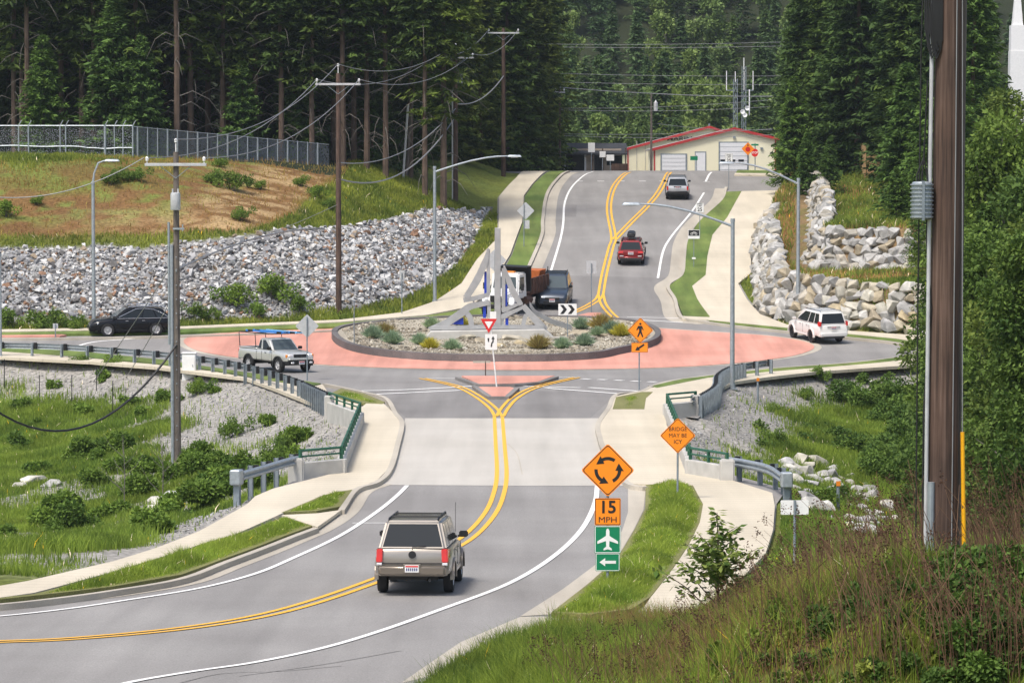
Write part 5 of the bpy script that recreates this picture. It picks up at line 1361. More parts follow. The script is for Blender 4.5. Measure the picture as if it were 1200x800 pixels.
# ---------------------------------------------------------------- vehicles
def boolean_cut(me, cut, name):
    a = bpy.data.objects.new('a', me); c = bpy.data.objects.new('c', cut); COL.objects.link(a); COL.objects.link(c)
    md = a.modifiers.new('b', 'BOOLEAN'); md.object = c; md.operation = 'DIFFERENCE'; md.solver = 'EXACT'
    dg = bpy.context.evaluated_depsgraph_get(); dg.update()
    out = bpy.data.meshes.new_from_object(a.evaluated_get(dg))
    bpy.data.objects.remove(a); bpy.data.objects.remove(c); out.name = name
    for p in out.polygons: p.use_smooth = True
    out.set_sharp_from_angle(angle=R(32)); return out
def loft_body(stations, name, arches, arch_r, W, paintm):
    """stations: (x, half width, z bottom, z top) from rear to front; x forward"""
    mb = MB(); rings = []
    for x, w, zb, zt in stations:
        h = zt - zb
        half = [(0, zb), (w * .80, zb), (w * .95, zb + .05), (w * .985, zb + .14 * h), (w, zb + .42 * h), (w * .995, zb + .62 * h), (w * .965, zb + .86 * h), (w * .92, zb + .96 * h), (w * .84, zt), (0, zt + .015)]
        ring = half + [(-y, z) for y, z in half[::-1][1:-1]]
        rings.append([Vector((x, y, z)) for y, z in ring])
    n = len(rings[0])
    for r_ in rings: mb.v += r_
    for i in range(len(rings) - 1):
        for k in range(n):
            mb.f.append([i * n + k, i * n + (k + 1) % n, (i + 1) * n + (k + 1) % n, (i + 1) * n + k]); mb.m.append(0)
    mb.f += [list(range(n)), [(len(rings) - 1) * n + k for k in range(n)]]; mb.m += [0, 0]
    me = mb.mesh(name); me.materials.append(paintm); me.materials.append(M['blk'])
    cu = MB()
    for x in arches:
        for sgn in (-1, 1):
            cu.cyl((x, sgn * (W / 2 - 0.32), arch_r * .86), (x, sgn * (W / 2 + .3), arch_r * .86), arch_r + .065, n=28, mi=1)
    c = cu.mesh('cut'); c.materials.append(paintm); c.materials.append(M['blk'])
    return boolean_cut(me, c, name)
def wheel(root, x, y, r, w=0.23, spokes=6, rimmat='alloy', side=1):
    """side: +1 the outer face looks to +y"""
    e = MB().lathe([(r * .60, -w / 2), (r * .93, -w / 2), (r, -w / 2 + .035), (r, w / 2 - .035), (r * .93, w / 2), (r * .60, w / 2), (r * .60, -w / 2)], 28, (0, 0, 0), 'y').build('wheel', M['rub'], root, smooth=True, ang=50)
    e.location = (x, y, r)
    o = w / 2 - .02
    mb = MB().lathe([(0, side * (o - .05)), (r * .56, side * (o - .06)), (r * .56, side * (o - .10)), (0, side * (o - .10))], 20, (0, 0, 0), 'y', 1)
    mb.lathe([(r * .56, -side * o * .5), (r * .62, -side * o * .5), (r * .62, side * o), (r * .585, side * (o + .012)), (r * .55, side * o), (r * .55, -side * o * .5)], 28, (0, 0, 0), 'y')
    mb.lathe([(0, side * (o + .0)), (r * .14, side * (o)), (r * .16, side * (o - .05)), (0, side * (o - .05))], 14, (0, 0, 0), 'y')
    for k in range(spokes):
        a = 2 * math.pi * k / spokes
        sw = min(1.25, 6.0 / max(spokes, 1)); p = [(r * .1, -r * .06 * sw), (r * .57, -r * .05 * sw), (r * .57, r * .05 * sw), (r * .1, r * .06 * sw)]
        q_ = [(x_ * math.cos(a) - z_ * math.sin(a), x_ * math.sin(a) + z_ * math.cos(a)) for x_, z_ in p]
        mb.prism(q_, side * (o - .045), side * (o - .01), 'y')
    mb.build('rim', [M[rimmat], M['blk']], e, smooth=True)
    return e
class House:      # greenhouse: hexahedron with bilinear faces
    def __init__(s, xb0, xb1, wb, zb, xt0, xt1, wt, zt, zt1=None, wb1=None, wt1=None):
        zt1 = zt if zt1 is None else zt1; wb1 = wb1 or wb; wt1 = wt1 or wt
        s.B = [Vector((xb0, -wb, zb)), Vector((xb0, wb, zb)), Vector((xb1, wb1, zb)), Vector((xb1, -wb1, zb))]       # 0,1 front; 2,3 rear
        s.Tp = [Vector((xt0, -wt, zt)), Vector((xt0, wt, zt)), Vector((xt1, wt1, zt1)), Vector((xt1, -wt1, zt1))]
    def build(s, name, mat, root, bevel=0.07):
        b = [s.B[3], s.B[0], s.B[1], s.B[2]]; t = [s.Tp[3], s.Tp[0], s.Tp[1], s.Tp[2]]
        return MB().hexa(b, t).build(name, mat, root, bevel=bevel, seg=3)
    def face(s, side):
        i = {'front': (1, 0), 'left': (2, 1), 'rear': (3, 2), 'right': (0, 3)}[side]
        return s.B[i[0]], s.B[i[1]], s.Tp[i[0]], s.Tp[i[1]]
    def pt(s, side, u, v):
        a, b, c, d = s.face(side); return a.lerp(b, u).lerp(c.lerp(d, u), v)
    def panel(s, side, uv, out=.008, t=.03, name='window', mat=None, root=None, bevel=0.0):
        a, b, c, d = s.face(side); nr = (b - a).cross(c - a).normalized(); ctr = sum(s.B + s.Tp, Vector()) / 8
        if nr.dot(a - ctr) < 0: nr = -nr
        P = [s.pt(side, u, v) for u, v in uv]; n = len(P)
        mb = MB(); mb.add([p + nr * out for p in P] + [p - nr * t for p in P], [list(range(n)), list(range(n, 2 * n))] + [[i, i + n, (i + 1) % n + n, (i + 1) % n] for i in range(n)])
        return mb.build(name, mat or M['glass'], root, bevel=bevel)
def place(root, x, y, heading):
    """stand the vehicle on the road; heading in degrees from +X"""
    h = R(heading); f = Vector((math.cos(h), math.sin(h))); l = Vector((-math.sin(h), math.cos(h)))
    z = lambda p: float(Z0(p.y)) + 0.0
    c = Vector((x, y)); sp = (z(c + f * 1.4) - z(c - f * 1.4)) / 2.8; sl = (z(c + l * .8) - z(c - l * .8)) / 1.6
    root.location = (x, y, (z(c + f * 1.4) + z(c - f * 1.4)) / 2 + 0.012); root.rotation_euler = (math.atan(sl), -math.atan(sp), h)
def mirrors(root, x, w, z, mat, s=1.0):
    for sg in (-1, 1):
        MB().box((x, sg * (w + .13), z), (.12 * s, .22 * s, .15 * s)).box((x - .02, sg * (w + .02), z - .05), (.05, .12, .05)).build('mirror', mat, root, bevel=.03, seg=2)
def rack(root, x0, x1, w, z, mat, bars=2):
    for sg in (-1, 1):
        MB().tube([(x0, sg * w, z), (x0 + .08, sg * w, z + .055), (x1 - .08, sg * w, z + .055), (x1, sg * w, z)], .024, 8).build('roof_rail', mat, root, smooth=True)
    for k in range(bars):
        x = x0 + (x1 - x0) * (k + .6) / (bars + .2); MB().tube([(x, -w, z + .06), (x, w, z + .06)], .022, 8).build('crossbar', mat, root, smooth=True)
def plate_mesh(root, x, z, txt='', w=.33, h=.17, face=-1, y=0.0):
    p = MB().box((x, y, z), (.016, w, h)).build('number_plate', M['swhite'], root, bevel=.004)
    MB().box((x + face * .011, y, z + h * .33), (.004, w * .92, h * .2)).build('plate_band', M['sred'], p)
    mb = MB()
    for k in range(6): mb.box((x + face * .011, y - w * .36 + k * w * .145, z - h * .1), (.004, w * .085, h * .40))
    mb.build('plate_figures', M['blue2'], p)
M['blue2'] = paint('plate_blue', (0.03, 0.04, 0.16), 0.5, 0)

def suv(name, label, cat, L, W, Ht, body, wheel_r=.37, belt=1.02, hood=.98, wb=2.9, rear_over=1.05, zb=.34, clad=None, rails=True, rimm='alloy', spokes=6, rear_slope=.28, ws_slope=.75, hoodlen=1.25, tum=.16, bumper=None, railm='blk', glass='glass', fast=0.0):
    root = empty(name, (0, 0, 0), 0, label, cat)
    xr, xf = -L / 2, L / 2; w = W / 2; ax_r = xr + rear_over; ax_f = ax_r + wb
    xws = xf - hoodlen                      # windscreen base
    st = [(xr + .02, w * .90, zb + .16, belt - .10), (xr + .07, w * .955, zb + .08, belt - .02), (xr + .30, w * .985, zb + .02, belt), (ax_r, w, zb, belt), (0, w, zb - .02, belt - .01), (xws - .35, w, zb - .02, belt - .02),
          (xws + .05, w * .995, zb, (belt + hood) / 2), (xf - .55, w * .97, zb, hood - .05), (xf - .22, w * .93, zb + .04, hood - .13), (xf - .07, w * .86, zb + .10, hood - .24), (xf, w * .78, zb + .16, hood - .34)]
    link_mesh('body', loft_body(st, 'body', (ax_r, ax_f), wheel_r, W, body), [body, M['blk']], root)
    H = House(xws, xr + .06, w * .93, belt - .05, xws - ws_slope, xr + .06 + rear_slope, w * .93 - tum, Ht - .03, Ht - .03 - fast, wb1=w * .90, wt1=w * .90 - tum)
    H.build('cabin', body, root, .07)
    g = M[glass]
    # windows: side face u runs rear->front for left, front->rear for right
    def side(uv, nm='window'):
        H.panel('left', uv, root=root, mat=g, name=nm); H.panel('right', [(1 - u, v) for u, v in uv][::-1], root=root, mat=g, name=nm)
    lo, hi = .12, .86
    xs = lambda u0, u1, v: None
    side([(.035, lo), (.235, lo), (.245, hi), (.075, hi)]); side([(.265, lo), (.49, lo), (.50, hi), (.275, hi)]); side([(.52, lo), (.80, lo), (.955, lo + .02), (.93, lo + .28), (.80, hi), (.53, hi)])
    H.panel('rear', [(.06, .14), (.94, .14), (.92, .88), (.08, .88)], root=root, mat=g, name='rear_window')
    H.panel('front', [(.05, .10), (.95, .10), (.93, .90), (.07, .90)], root=root, mat=M['glassl'] if glass == 'glass' else g, name='windscreen')
    # bumpers, under-body
    bp = bumper or body
    MB().hexa([(xr - .09, -w * .86, zb + .02), (xr + .25, -w * .97, zb + .02), (xr + .25, w * .97, zb + .02), (xr - .09, w * .86, zb + .02)], [(xr - .11, -w * .88, zb + .27), (xr + .25, -w * .985, zb + .27), (xr + .25, w * .985, zb + .27), (xr - .11, w * .88, zb + .27)]).build('rear_bumper', bp, root, bevel=.05, seg=3)
    MB().hexa([(xf - .35, -w * .96, zb - .02), (xf + .05, -w * .80, zb - .02), (xf + .05, w * .80, zb - .02), (xf - .35, w * .96, zb - .02)], [(xf - .35, -w * .965, zb + .25), (xf + .07, -w * .82, zb + .25), (xf + .07, w * .82, zb + .25), (xf - .35, w * .965, zb + .25)]).build('front_bumper', bp, root, bevel=.05, seg=3)
    MB().box((0, 0, zb - .04), (L * .82, W * .62, .16)).box((ax_r, 0, wheel_r), (.14, W * .8, .12)).cyl((xr + .35, -.35, zb - .1), (xr - .02, -.42, zb - .08), .035, n=8).build('underbody', M['blk'], root)
    for sg in (-1, 1): MB().box(((ax_f + ax_r) / 2, sg * (w - .02), zb + .01), (wb - 2 * wheel_r - .2, .05, .10)).build('sill', clad or body, root, bevel=.015)
    for x in (ax_r, ax_f):
        for sg in (-1, 1):
            wheel(root, x, sg * (w - .125), wheel_r, .23, spokes, rimm, sg)
            if clad:
                mb = MB(); n = 14; r0, r1 = wheel_r + .05, wheel_r + .13
                A = [math.pi * k / n for k in range(n + 1)]
                P = [(x + r1 * math.cos(a), wheel_r * .9 + r1 * math.sin(a)) for a in A] + [(x + r0 * math.cos(a), wheel_r * .9 + r0 * math.sin(a)) for a in A[::-1]]
                m2 = len(A)
                for k in range(n):
                    q4 = [P[k], P[k + 1], P[2 * m2 - 2 - k], P[2 * m2 - 1 - k]]
                    mb.prism(q4, sg * (w - .06), sg * (w + .035), 'y')
                mb.build('arch_trim', clad, root)
    mirrors(root, xws - .12, w * .93, belt + .1, M['blk'] if body is not M.get('whitecar') else body)
    if rails: rack(root, xr + .45, xws - ws_slope - .05, w * .93 - tum - .10, Ht - .045, M[railm])
    for sg in (-1, 1):
        for xx in (xr + L * .36, xr + L * .56): MB().box((xx, sg * (w + .008), belt - .13), (.18, .035, .035)).build('door_handle', body if railm == 'blk' else M['chrome'], root, bevel=.01)
        mbx = MB()
        for xx in (xr + L * .29, xr + L * .485, xr + L * .69): mbx.box((xx, sg * (w * .997), (belt + zb) / 2 + .02), (.012, .012, (belt - zb) * .72))
        mbx.build('door_seam', M['blk'], root)
    return root, H, dict(xr=xr, xf=xf, w=w, ax_r=ax_r, ax_f=ax_f, belt=belt, zb=zb, hood=hood, xws=xws, Ht=Ht)
def tail_lights(root, D, z0, z1, yw, x=None, mat='redlens', t=.05, inset=0.0):
    for sg in (-1, 1):
        x_ = (D['xr'] - .005) if x is None else x
        MB().hexa([(x_ - t, sg * (D['w'] * .93) - (yw if sg > 0 else 0), z0), (x_ + .22, sg * (D['w'] * .97) - (yw if sg > 0 else 0), z0), (x_ + .22, sg * (D['w'] * .97) + (0 if sg > 0 else yw), z0), (x_ - t, sg * (D['w'] * .93) + (0 if sg > 0 else yw), z0)],
                  [(x_ - t + .03, sg * (D['w'] * .91) - (yw if sg > 0 else 0), z1), (x_ + .22, sg * (D['w'] * .955) - (yw if sg > 0 else 0), z1), (x_ + .22, sg * (D['w'] * .955) + (0 if sg > 0 else yw), z1), (x_ - t + .03, sg * (D['w'] * .91) + (0 if sg > 0 else yw), z1)]).build('tail_light', M[mat], root, bevel=.02, seg=2)
def carpaint(name, col, metal=0.35, rough=.28):
    return paint(name, col, rough, metal, coat=.45, var=.015, scale=1.0)
# 1 silver-beige suv in front ----------------------------------------------------------------
P_beige = carpaint('beige_silver', (0.31, 0.285, 0.25), .5)
P_beige2 = carpaint('beige_lower', (0.21, 0.18, 0.145), .4)
c, H, D = suv('suv', 'silver beige suv with red tail lights driving away on the near road', 'suv', 4.92, 1.84, 1.80, P_beige, .375, 1.12, 1.06, 2.94, 1.12, .46, clad=P_beige2, bumper=P_beige2, spokes=5, rear_slope=.32, tum=.17)
tail_lights(c, D, .80, 1.12, .15); 
for sg in (-1, 1): MB().box((D['xr'] - .035, sg * (D['w'] * .93 - .075), .765), (.05, .13, .06)).build('reverse_light', M['whlens'], c, bevel=.01)
plate_mesh(c, D['xr'] - .118, .66)
MB().box((D['xr'] - .09, 0, .66), (.04, .42, .22)).build('plate_recess', P_beige2, c, bevel=.01)
MB().lathe([(0, -.02), (.09, -.02), (.09, .02), (0, .02)], 14, (D['xr'] - .0, 0, .985), 'x').build('tailgate_handle', M['blk'], c)
MB().box((D['xr'] + .00, 0, .775), (.03, 1.45, .02)).build('tailgate_seam', M['blk'], c)
p0 = H.pt('rear', .5, .10); p1 = H.pt('rear', .30, .17)
MB().tube([p0 + Vector((-.03, 0, -.04)), p0 + Vector((-.035, 0, .02)), p1 + Vector((-.03, 0, 0))], .012, 6).build('wiper', M['blk'], c)
MB().tube([(1.15, -.78, 1.1), (1.05, -.79, 2.0)], .006, 5).build('aerial', M['blk'], c)
for y in (-.38, .38): MB().box((.9, y, 1.28), (.22, .46, .62)).build('seat_back', M['blk'], c, bevel=.06)
p = PZ(484, 697); place(c, p.x + .12, p.y + 2.1, 90 - 3.0)

# 2 pickup ------------------------------------------------------------------------------------
P_sil = carpaint('pale_silver', (0.56, 0.56, 0.53), .4)
root = empty('pickup_truck', (0, 0, 0), 0, 'silver extended cab pickup with a rack carrying blue ladders, entering the roundabout', 'pickup truck')
L, W = 5.1, 1.74; w = W / 2; xr, xf = -2.55, 2.55; axr, axf = -1.42, 1.66; zb = .52
st = [(xr, w * .97, zb, 1.12), (xr + .1, w, zb, 1.13), (axr, w, zb, 1.13), (-.62, w, zb, 1.13), (-.3, w, zb, 1.12), (.9, w, zb, 1.12), (1.25, w, zb, 1.12), (2.1, w * .98, zb, 1.05), (2.35, w * .93, zb + .02, .99), (2.47, w * .88, zb + .06, .90), (2.50, w * .84, zb + .12, .80)]
link_mesh('body', loft_body(st, 'body', (axr, axf), .37, W, P_sil), [P_sil, M['blk']], root)
MB().box((-1.6, 0, 1.135), (1.75, 1.42, .03)).build('bed', M['blk'], root)
mb = MB()
for y in (-.79, .79): mb.box((-1.58, y, 1.16), (1.86, .10, .06))
mb.box((-2.50, 0, 1.16), (.07, 1.6, .06)).box((-.68, 0, 1.16), (.07, 1.6, .06)).build('bed_rim', P_sil, root, bevel=.02)
H = House(1.05, -.62, w * .93, 1.08, .42, -.52, w * .93 - .13, 1.70, None); H.build('cabin', P_sil, root, .06)
for sd_ in ('left', 'right'):
    f = (lambda uv: uv) if sd_ == 'left' else (lambda uv: [(1 - u, v) for u, v in uv][::-1])
    H.panel(sd_, f([(.05, .14), (.25, .14), (.24, .84), (.10, .84)]), root=root, name='window'); H.panel(sd_, f([(.36, .10), (.88, .10), (.86, .22), (.62, .86), (.36, .86)]), root=root, name='window')
H.panel('front', [(.06, .08), (.94, .08), (.91, .90), (.09, .90)], root=root, mat=M['glassl'], name='windscreen'); H.panel('rear', [(.1, .2), (.9, .2), (.88, .8), (.12, .8)], root=root, name='rear_window')
MB().hexa([(2.25, -w * .97, .42), (2.60, -w * .86, .42), (2.60, w * .86, .42), (2.25, w * .97, .42)], [(2.25, -w * .98, .64), (2.62, -w * .86, .64), (2.62, w * .86, .64), (2.25, w * .98, .64)]).build('front_bumper', M['blk'], root, bevel=.04, seg=2)
MB().box((2.55, 0, .70), (.08, 1.45, .07)).build('bumper_trim', P_sil, root, bevel=.02); MB().box((-2.58, 0, .60), (.16, 1.6, .18)).build('rear_bumper', M['galvd'], root, bevel=.03)
MB().box((2.485, 0, .87), (.06, .82, .17)).build('grille', M['blk'], root, bevel=.02); plate_mesh(root, 2.625, .52, face=1)
for sg in (-1, 1):
    MB().box((2.44, sg * .58, .87), (.10, .26, .17)).build('headlight', M['whlens'], root, bevel=.03); MB().box((2.38, sg * .76, .87), (.14, .11, .17)).build('indicator', M['amber'], root, bevel=.02)
    MB().box((2.61, sg * .55, .53), (.04, .18, .09)).build('fog_light', M['whlens'], root, bevel=.01); MB().box((-2.54, sg * .78, .95), (.06, .12, .28)).build('tail_light', M['redlens'], root, bevel=.02)
    for x in (axr, axf):
        wheel(root, x, sg * (w - .10), .37, .25, 5, 'alloy', sg); mb = MB(); n = 14
        for k in range(n):
            a, a2 = math.pi * k / n, math.pi * (k + 1) / n; q4 = [(x + r_ * math.cos(b_), .33 + r_ * math.sin(b_)) for r_, b_ in ((.53, a), (.53, a2), (.43, a2), (.43, a))]
            mb.prism(q4, sg * (w - .05), sg * (w + .06), 'y')
        mb.build('arch_trim', M['blk'], root)
    MB().box((.35, sg * (w + .01), .98), (.14, .03, .04)).build('door_handle', M['blk'], root, bevel=.01)
    MB().box((1.0, sg * w, .80), (.012, .012, .5)).box((-.05, sg * w, .80), (.012, .012, .5)).box((-.60, sg * w, .80), (.012, .012, .5)).build('door_seam', M['blk'], root)
    MB().box((axr - .5, sg * .72, .40), (.02, .24, .34)).build('mud_flap', M['blk'], root)
MB().box((0, 0, .48), (4.2, 1.0, .14)).box((axr, 0, .37), (.12, 1.4, .12)).box((axf, 0, .4), (.12, 1.3, .12)).build('underbody', M['blk'], root)
mirrors(root, .85, w * .93, 1.22, M['blk'])
rk = empty('ladder_rack', (0, 0, 0)); rk.parent = root
mb = MB()
for x in (-2.45, -.75):
    mb.tube([(x, -.8, 1.15), (x - .1, -.8, 1.95), (x - .1, .8, 1.95), (x, .8, 1.15)], .028, 6)
for y in (-.8, .8): mb.tube([(-2.5, y, 1.95), (.9, y, 1.95)], .026, 6)
mb.tube([(.85, -.8, 1.95), (.85, .8, 1.95)], .026, 6)
bpy.data.objects.remove(rk); mb.build('ladder_rack', M['blk'], root, smooth=True)
def ladder(name, label, x0, x1, y0, y1, z, mat, tips):
    m = MB()
    for y in (y0, y1): m.box(((x0 + x1) / 2, y, z), (x1 - x0, .04, .09))
    k = x0 + .15
    while k < x1: m.cyl((k, y0, z), (k, y1, z), .018, n=6); k += .3
    o = m.build(name, mat, None); tag(o, label, 'ladder')
    t_ = MB()
    for x in tips:
        for y in (y0, y1): t_.box((x, y, z), (.5, .055, .105))
    t_.build('sleeve', M['blk'], o); return o
lads = [ladder('ladder', 'blue extension ladder lying on the pickup rack', -2.3, 1.5, -.52, -.08, 2.03, paint('ladder_blue', (.05, .22, .62), .45, 0), (-1.8, 1.2)),
        ladder('ladder', 'light blue ladder beside the darker one on the pickup rack', -1.9, 1.9, .06, .48, 2.03, paint('ladder_light', (.22, .50, .78), .45, 0), (1.6,))]
p = PZ(324, 434); place(root, p.x, p.y, -56)
for l_ in lads: l_.location = root.location; l_.rotation_euler = root.rotation_euler
tag(root); ph = empty

# 3 black crossover ----------------------------------------------------------------------------
P_blk = paint('black_paint', (0.003, 0.003, 0.005), .25, 0, coat=.12, var=.01, spec=.3)
c, H, D = suv('crossover', 'glossy black crossover with chrome window trim heading left on the far leg', 'crossover', 4.85, 1.92, 1.70, P_blk, .385, 1.03, .98, 2.82, 1.02, .32, spokes=9, rear_slope=.62, ws_slope=.95, hoodlen=1.25, railm='chrome', fast=.10)
tail_lights(c, D, .80, 1.0, .3); 
for sg in (-1, 1):
    MB().hexa([(D['xf'] - .42, sg * .83 - .08, .70), (D['xf'] - .12, sg * .72 - .08, .70), (D['xf'] - .12, sg * .72 + .08, .70), (D['xf'] - .42, sg * .83 + .08, .70)], [(D['xf'] - .52, sg * .84 - .08, .84), (D['xf'] - .22, sg * .73 - .08, .80), (D['xf'] - .22, sg * .73 + .08, .80), (D['xf'] - .52, sg * .84 + .08, .84)]).build('headlight', M['whlens'], c, bevel=.02)
    side_n = 'left' if sg > 0 else 'right'
    uv = [(.02, .10), (.10, .60), (.24, .90), (.5, .96), (.72, .92), (.93, .22)]
    P = [H.pt(side_n, u if sg > 0 else 1 - u, v) + Vector((0, sg * .02, 0)) for u, v in uv]
    MB().tube(P, .016, 6).build('chrome_trim', M['chrome'], c, smooth=True)
    P = [H.pt(side_n, u if sg > 0 else 1 - u, .09) + Vector((0, sg * .02, 0)) for u in (.02, .5, .93)]; MB().tube(P, .014, 6).build('chrome_trim', M['chrome'], c, smooth=True)
MB().box((D['xf'] - .02, 0, .58), (.06, .9, .2)).build('grille', M['chrome'], c, bevel=.02)
p = PZ(153, 392); place(c, p.x, p.y, 180 + 12)

# 4 white suv ----------------------------------------------------------------------------------
M['whitecar'] = carpaint('white_paintwork', (0.72, 0.72, 0.70), .0, .25)
c, H, D = suv('suv', 'white suv seen from behind leaving the ring before the lower boulder wall', 'suv', 4.78, 1.90, 1.86, M['whitecar'], .39, 1.13, 1.08, 2.79, 1.15, .42, spokes=6, rimm='blk', rear_slope=.22, tum=.17, railm='chrome', clad=M['whitecar'])
tail_lights(c, D, 1.06, 1.32, .11); plate_mesh(c, D['xr'] - .03, .92); MB().box((D['xr'] - .005, 0, 1.02), (.05, .8, .04)).build('tailgate_trim', M['chrome'], c, bevel=.01)
MB().box((D['xr'] - .03, 0, .40), (.12, 1.3, .10)).build('bumper_valance', M['blk'], c)
p = PZ(957.5, 398.5); place(c, p.x, p.y, 90 + 18)

# 5 red suv ------------------------------------------------------------------------------------
P_red = carpaint('dark_red', (0.22, 0.006, 0.009), .25, .2)
c, H, D = suv('suv', 'dark red suv with a black roof box climbing the hill', 'suv', 4.6, 1.83, 1.68, P_red, .355, 1.05, 1.0, 2.64, 1.0, .38, spokes=5, rear_slope=.35, tum=.17, clad=M['blk'])
tail_lights(c, D, .86, 1.00, .34); plate_mesh(c, D['xr'] - .02, .88, w=.36, h=.2)
MB().box((D['xr'] - .10, 0, .46), (.05, 1.5, .18)).build('bumper_insert', M['blk'], c, bevel=.02)
for sg in (-1, 1): MB().box((D['xr'] - .11, sg * .62, .69), (.04, .26, .06)).build('reflector', M['whlens'], c)
bx = MB().hexa([(-1.3, -.30, 1.80), (.55, -.28, 1.80), (.55, .28, 1.80), (-1.3, .30, 1.80)], [(-1.25, -.27, 2.12), (.30, -.24, 2.10), (.30, .24, 2.10), (-1.25, .27, 2.12)]).build('roof_box', M['blk'], None, bevel=.07, seg=3)
tag(bx, 'black cargo box on the roof of the red suv', 'roof box')
p = PZ(741, 310); place(c, p.x, p.y + 1.6, 90 - 3.5); bx.location = c.location; bx.rotation_euler = c.rotation_euler

# 6 upper silver suv ---------------------------------------------------------------------------
P_ws = carpaint('light_silver', (0.50, 0.51, 0.53), .3)
c, H, D = suv('suv', 'light silver suv with black bumper nearest the crest', 'suv', 4.6, 1.85, 1.80, P_ws, .38, 1.12, 1.06, 2.7, 1.0, .44, spokes=5, rear_slope=.18, tum=.14, bumper=M['blk'], clad=M['blk'])
tail_lights(c, D, .80, 1.10, .12); plate_mesh(c, D['xr'] - .02, .98, w=.36, h=.16); MB().box((D['xr'] - .0, 0, 1.07), (.05, .6, .06)).build('tailgate_handle', M['blk'], c)
p = PZ(794.5, 233.5); place(c, p.x, p.y + 1.5, 90 - 2)

# 7 blue-grey crossover behind the truck --------------------------------------------------------
P_bg = carpaint('blue_grey', (0.035, 0.05, 0.075), .3)
c, H, D = suv('crossover', 'dark blue crossover waiting behind the dump truck, seen from the front', 'crossover', 4.7, 1.86, 1.72, P_bg, .36, 1.05, 1.0, 2.75, 1.0, .36, spokes=6, rear_slope=.4, tum=.16, ws_slope=.9)
tail_lights(c, D, .85, 1.0, .3)
for sg in (-1, 1): MB().hexa([(D['xf'] - .45, sg * .80 - .10, .66), (D['xf'] - .08, sg * .66 - .12, .66), (D['xf'] - .08, sg * .66 + .12, .66), (D['xf'] - .45, sg * .80 + .1, .66)], [(D['xf'] - .60, sg * .82 - .08, .90), (D['xf'] - .24, sg * .68 - .10, .80), (D['xf'] - .24, sg * .68 + .10, .80), (D['xf'] - .60, sg * .82 + .08, .90)]).build('headlight', M['whlens'], c, bevel=.03)
MB().box((D['xf'] + .01, 0, .62), (.08, .85, .16)).build('grille', M['blk'], c, bevel=.02); MB().box((D['xf'] + .07, 0, .44), (.03, 1.0, .12)).build('air_intake', M['blk'], c); plate_mesh(c, D['xf'] + .09, .54, face=1)
p = PZ(651, 363); place(c, p.x, p.y + 2.2, 270 - 5); c.scale = (1.06, 1.06, 1.16)

# 8 dump truck ----------------------------------------------------------------------------------
root = empty('dump_truck', (0, 0, 0), 0, 'white cab dump truck with dark bed and orange spreader behind the sculpture', 'dump truck')
P_w = carpaint('truck_white', (0.74, 0.74, 0.73), 0, .3); rust = paint('rusty_steel', (0.10, 0.05, 0.035), .8, .1, var=.35, scale=3); orange = paint('worn_orange', (0.42, 0.11, 0.02), .6, 0, var=.25, scale=4)
MB().box((-.6, -.42, .88), (7.2, .10, .26)).box((-.6, .42, .88), (7.2, .10, .26)).box((0, 0, .85), (.3, .9, .2)).build('chassis', M['blk'], root)
MB().hexa([(2.25, -.80, .95), (3.75, -.62, .95), (3.75, .62, .95), (2.25, .80, .95)], [(2.25, -.78, 1.75), (3.65, -.58, 1.50), (3.65, .58, 1.50), (2.25, .78, 1.75)]).build('hood', P_w, root, bevel=.09, seg=3)
H = House(2.35, .75, 1.02, 1.05, 2.05, .80, .96, 2.75); H.build('cab', P_w, root, .09)
H.panel('front', [(.08, .42), (.92, .42), (.89, .86), (.11, .86)], root=root, mat=M['glassl'], name='windscreen')
for sd_ in ('left', 'right'):
    f = (lambda uv: uv) if sd_ == 'left' else (lambda uv: [(1 - u, v) for u, v in uv][::-1]); H.panel(sd_, f([(.30, .42), (.90, .38), (.82, .84), (.30, .84)]), root=root)
MB().box((3.78, 0, 1.22), (.05, .8, .45)).build('grille', M['blk'], root, bevel=.02); MB().box((3.85, 0, .72), (.18, 2.3, .32)).build('front_bumper', M['blk'], root, bevel=.04)
for sg in (-1, 1):
    MB().box((3.72, sg * .70, 1.12), (.12, .22, .22)).build('headlight', M['whlens'], root, bevel=.03)
    MB().hexa([(2.4, sg * .95 - .2, .95), (3.55, sg * .95 - .2, .75), (3.55, sg * .95 + .2, .75), (2.4, sg * .95 + .2, .95)], [(2.6, sg * .95 - .2, 1.28), (3.35, sg * .95 - .2, 1.28), (3.35, sg * .95 + .2, 1.28), (2.6, sg * .95 + .2, 1.28)]).build('fender', P_w, root, bevel=.05)
    MB().tube([(2.2, sg * 1.0, 1.5), (2.45, sg * 1.35, 1.55), (2.45, sg * 1.35, 2.2), (2.2, sg * 1.0, 2.3)], .02, 6).box((2.42, sg * 1.35, 1.9), (.08, .2, .42)).build('mirror', M['blk'], root)
    wheel(root, 2.95, sg * 1.02, .50, .30, 5, 'galvd', sg)
    for x in (-1.9, -3.2):
        wheel(root, x, sg * .98, .50, .52, 5, 'rub', sg); MB().box((x, sg * 1.0, 1.07), (1.1, .5, .04)).build('mud_guard', M['blk'], root)
    MB().cyl((.1, sg * .9, .85), (1.1, sg * .9, .85), .30, n=14).build('fuel_tank', rust, root, smooth=True)
mb = MB().box((.42, 0, 2.25), (.10, 2.35, 1.7)).box((.85, 0, 3.10), (.95, 2.35, .06)).build('cab_shield', M['blk'], root)
mb = MB(); mb.box((-1.3, 1.12, 1.72), (3.3, .08, 1.1)).box((-1.3, -1.12, 1.72), (3.3, .08, 1.1)).box((-1.3, 0, 1.2), (3.3, 2.16, .1)).box((-2.92, 0, 1.7), (.06, 2.16, .95))
for k in range(6):
    for sg in (-1, 1): mb.box((-2.75 + k * .58, sg * 1.19, 1.72), (.09, .06, 1.1))
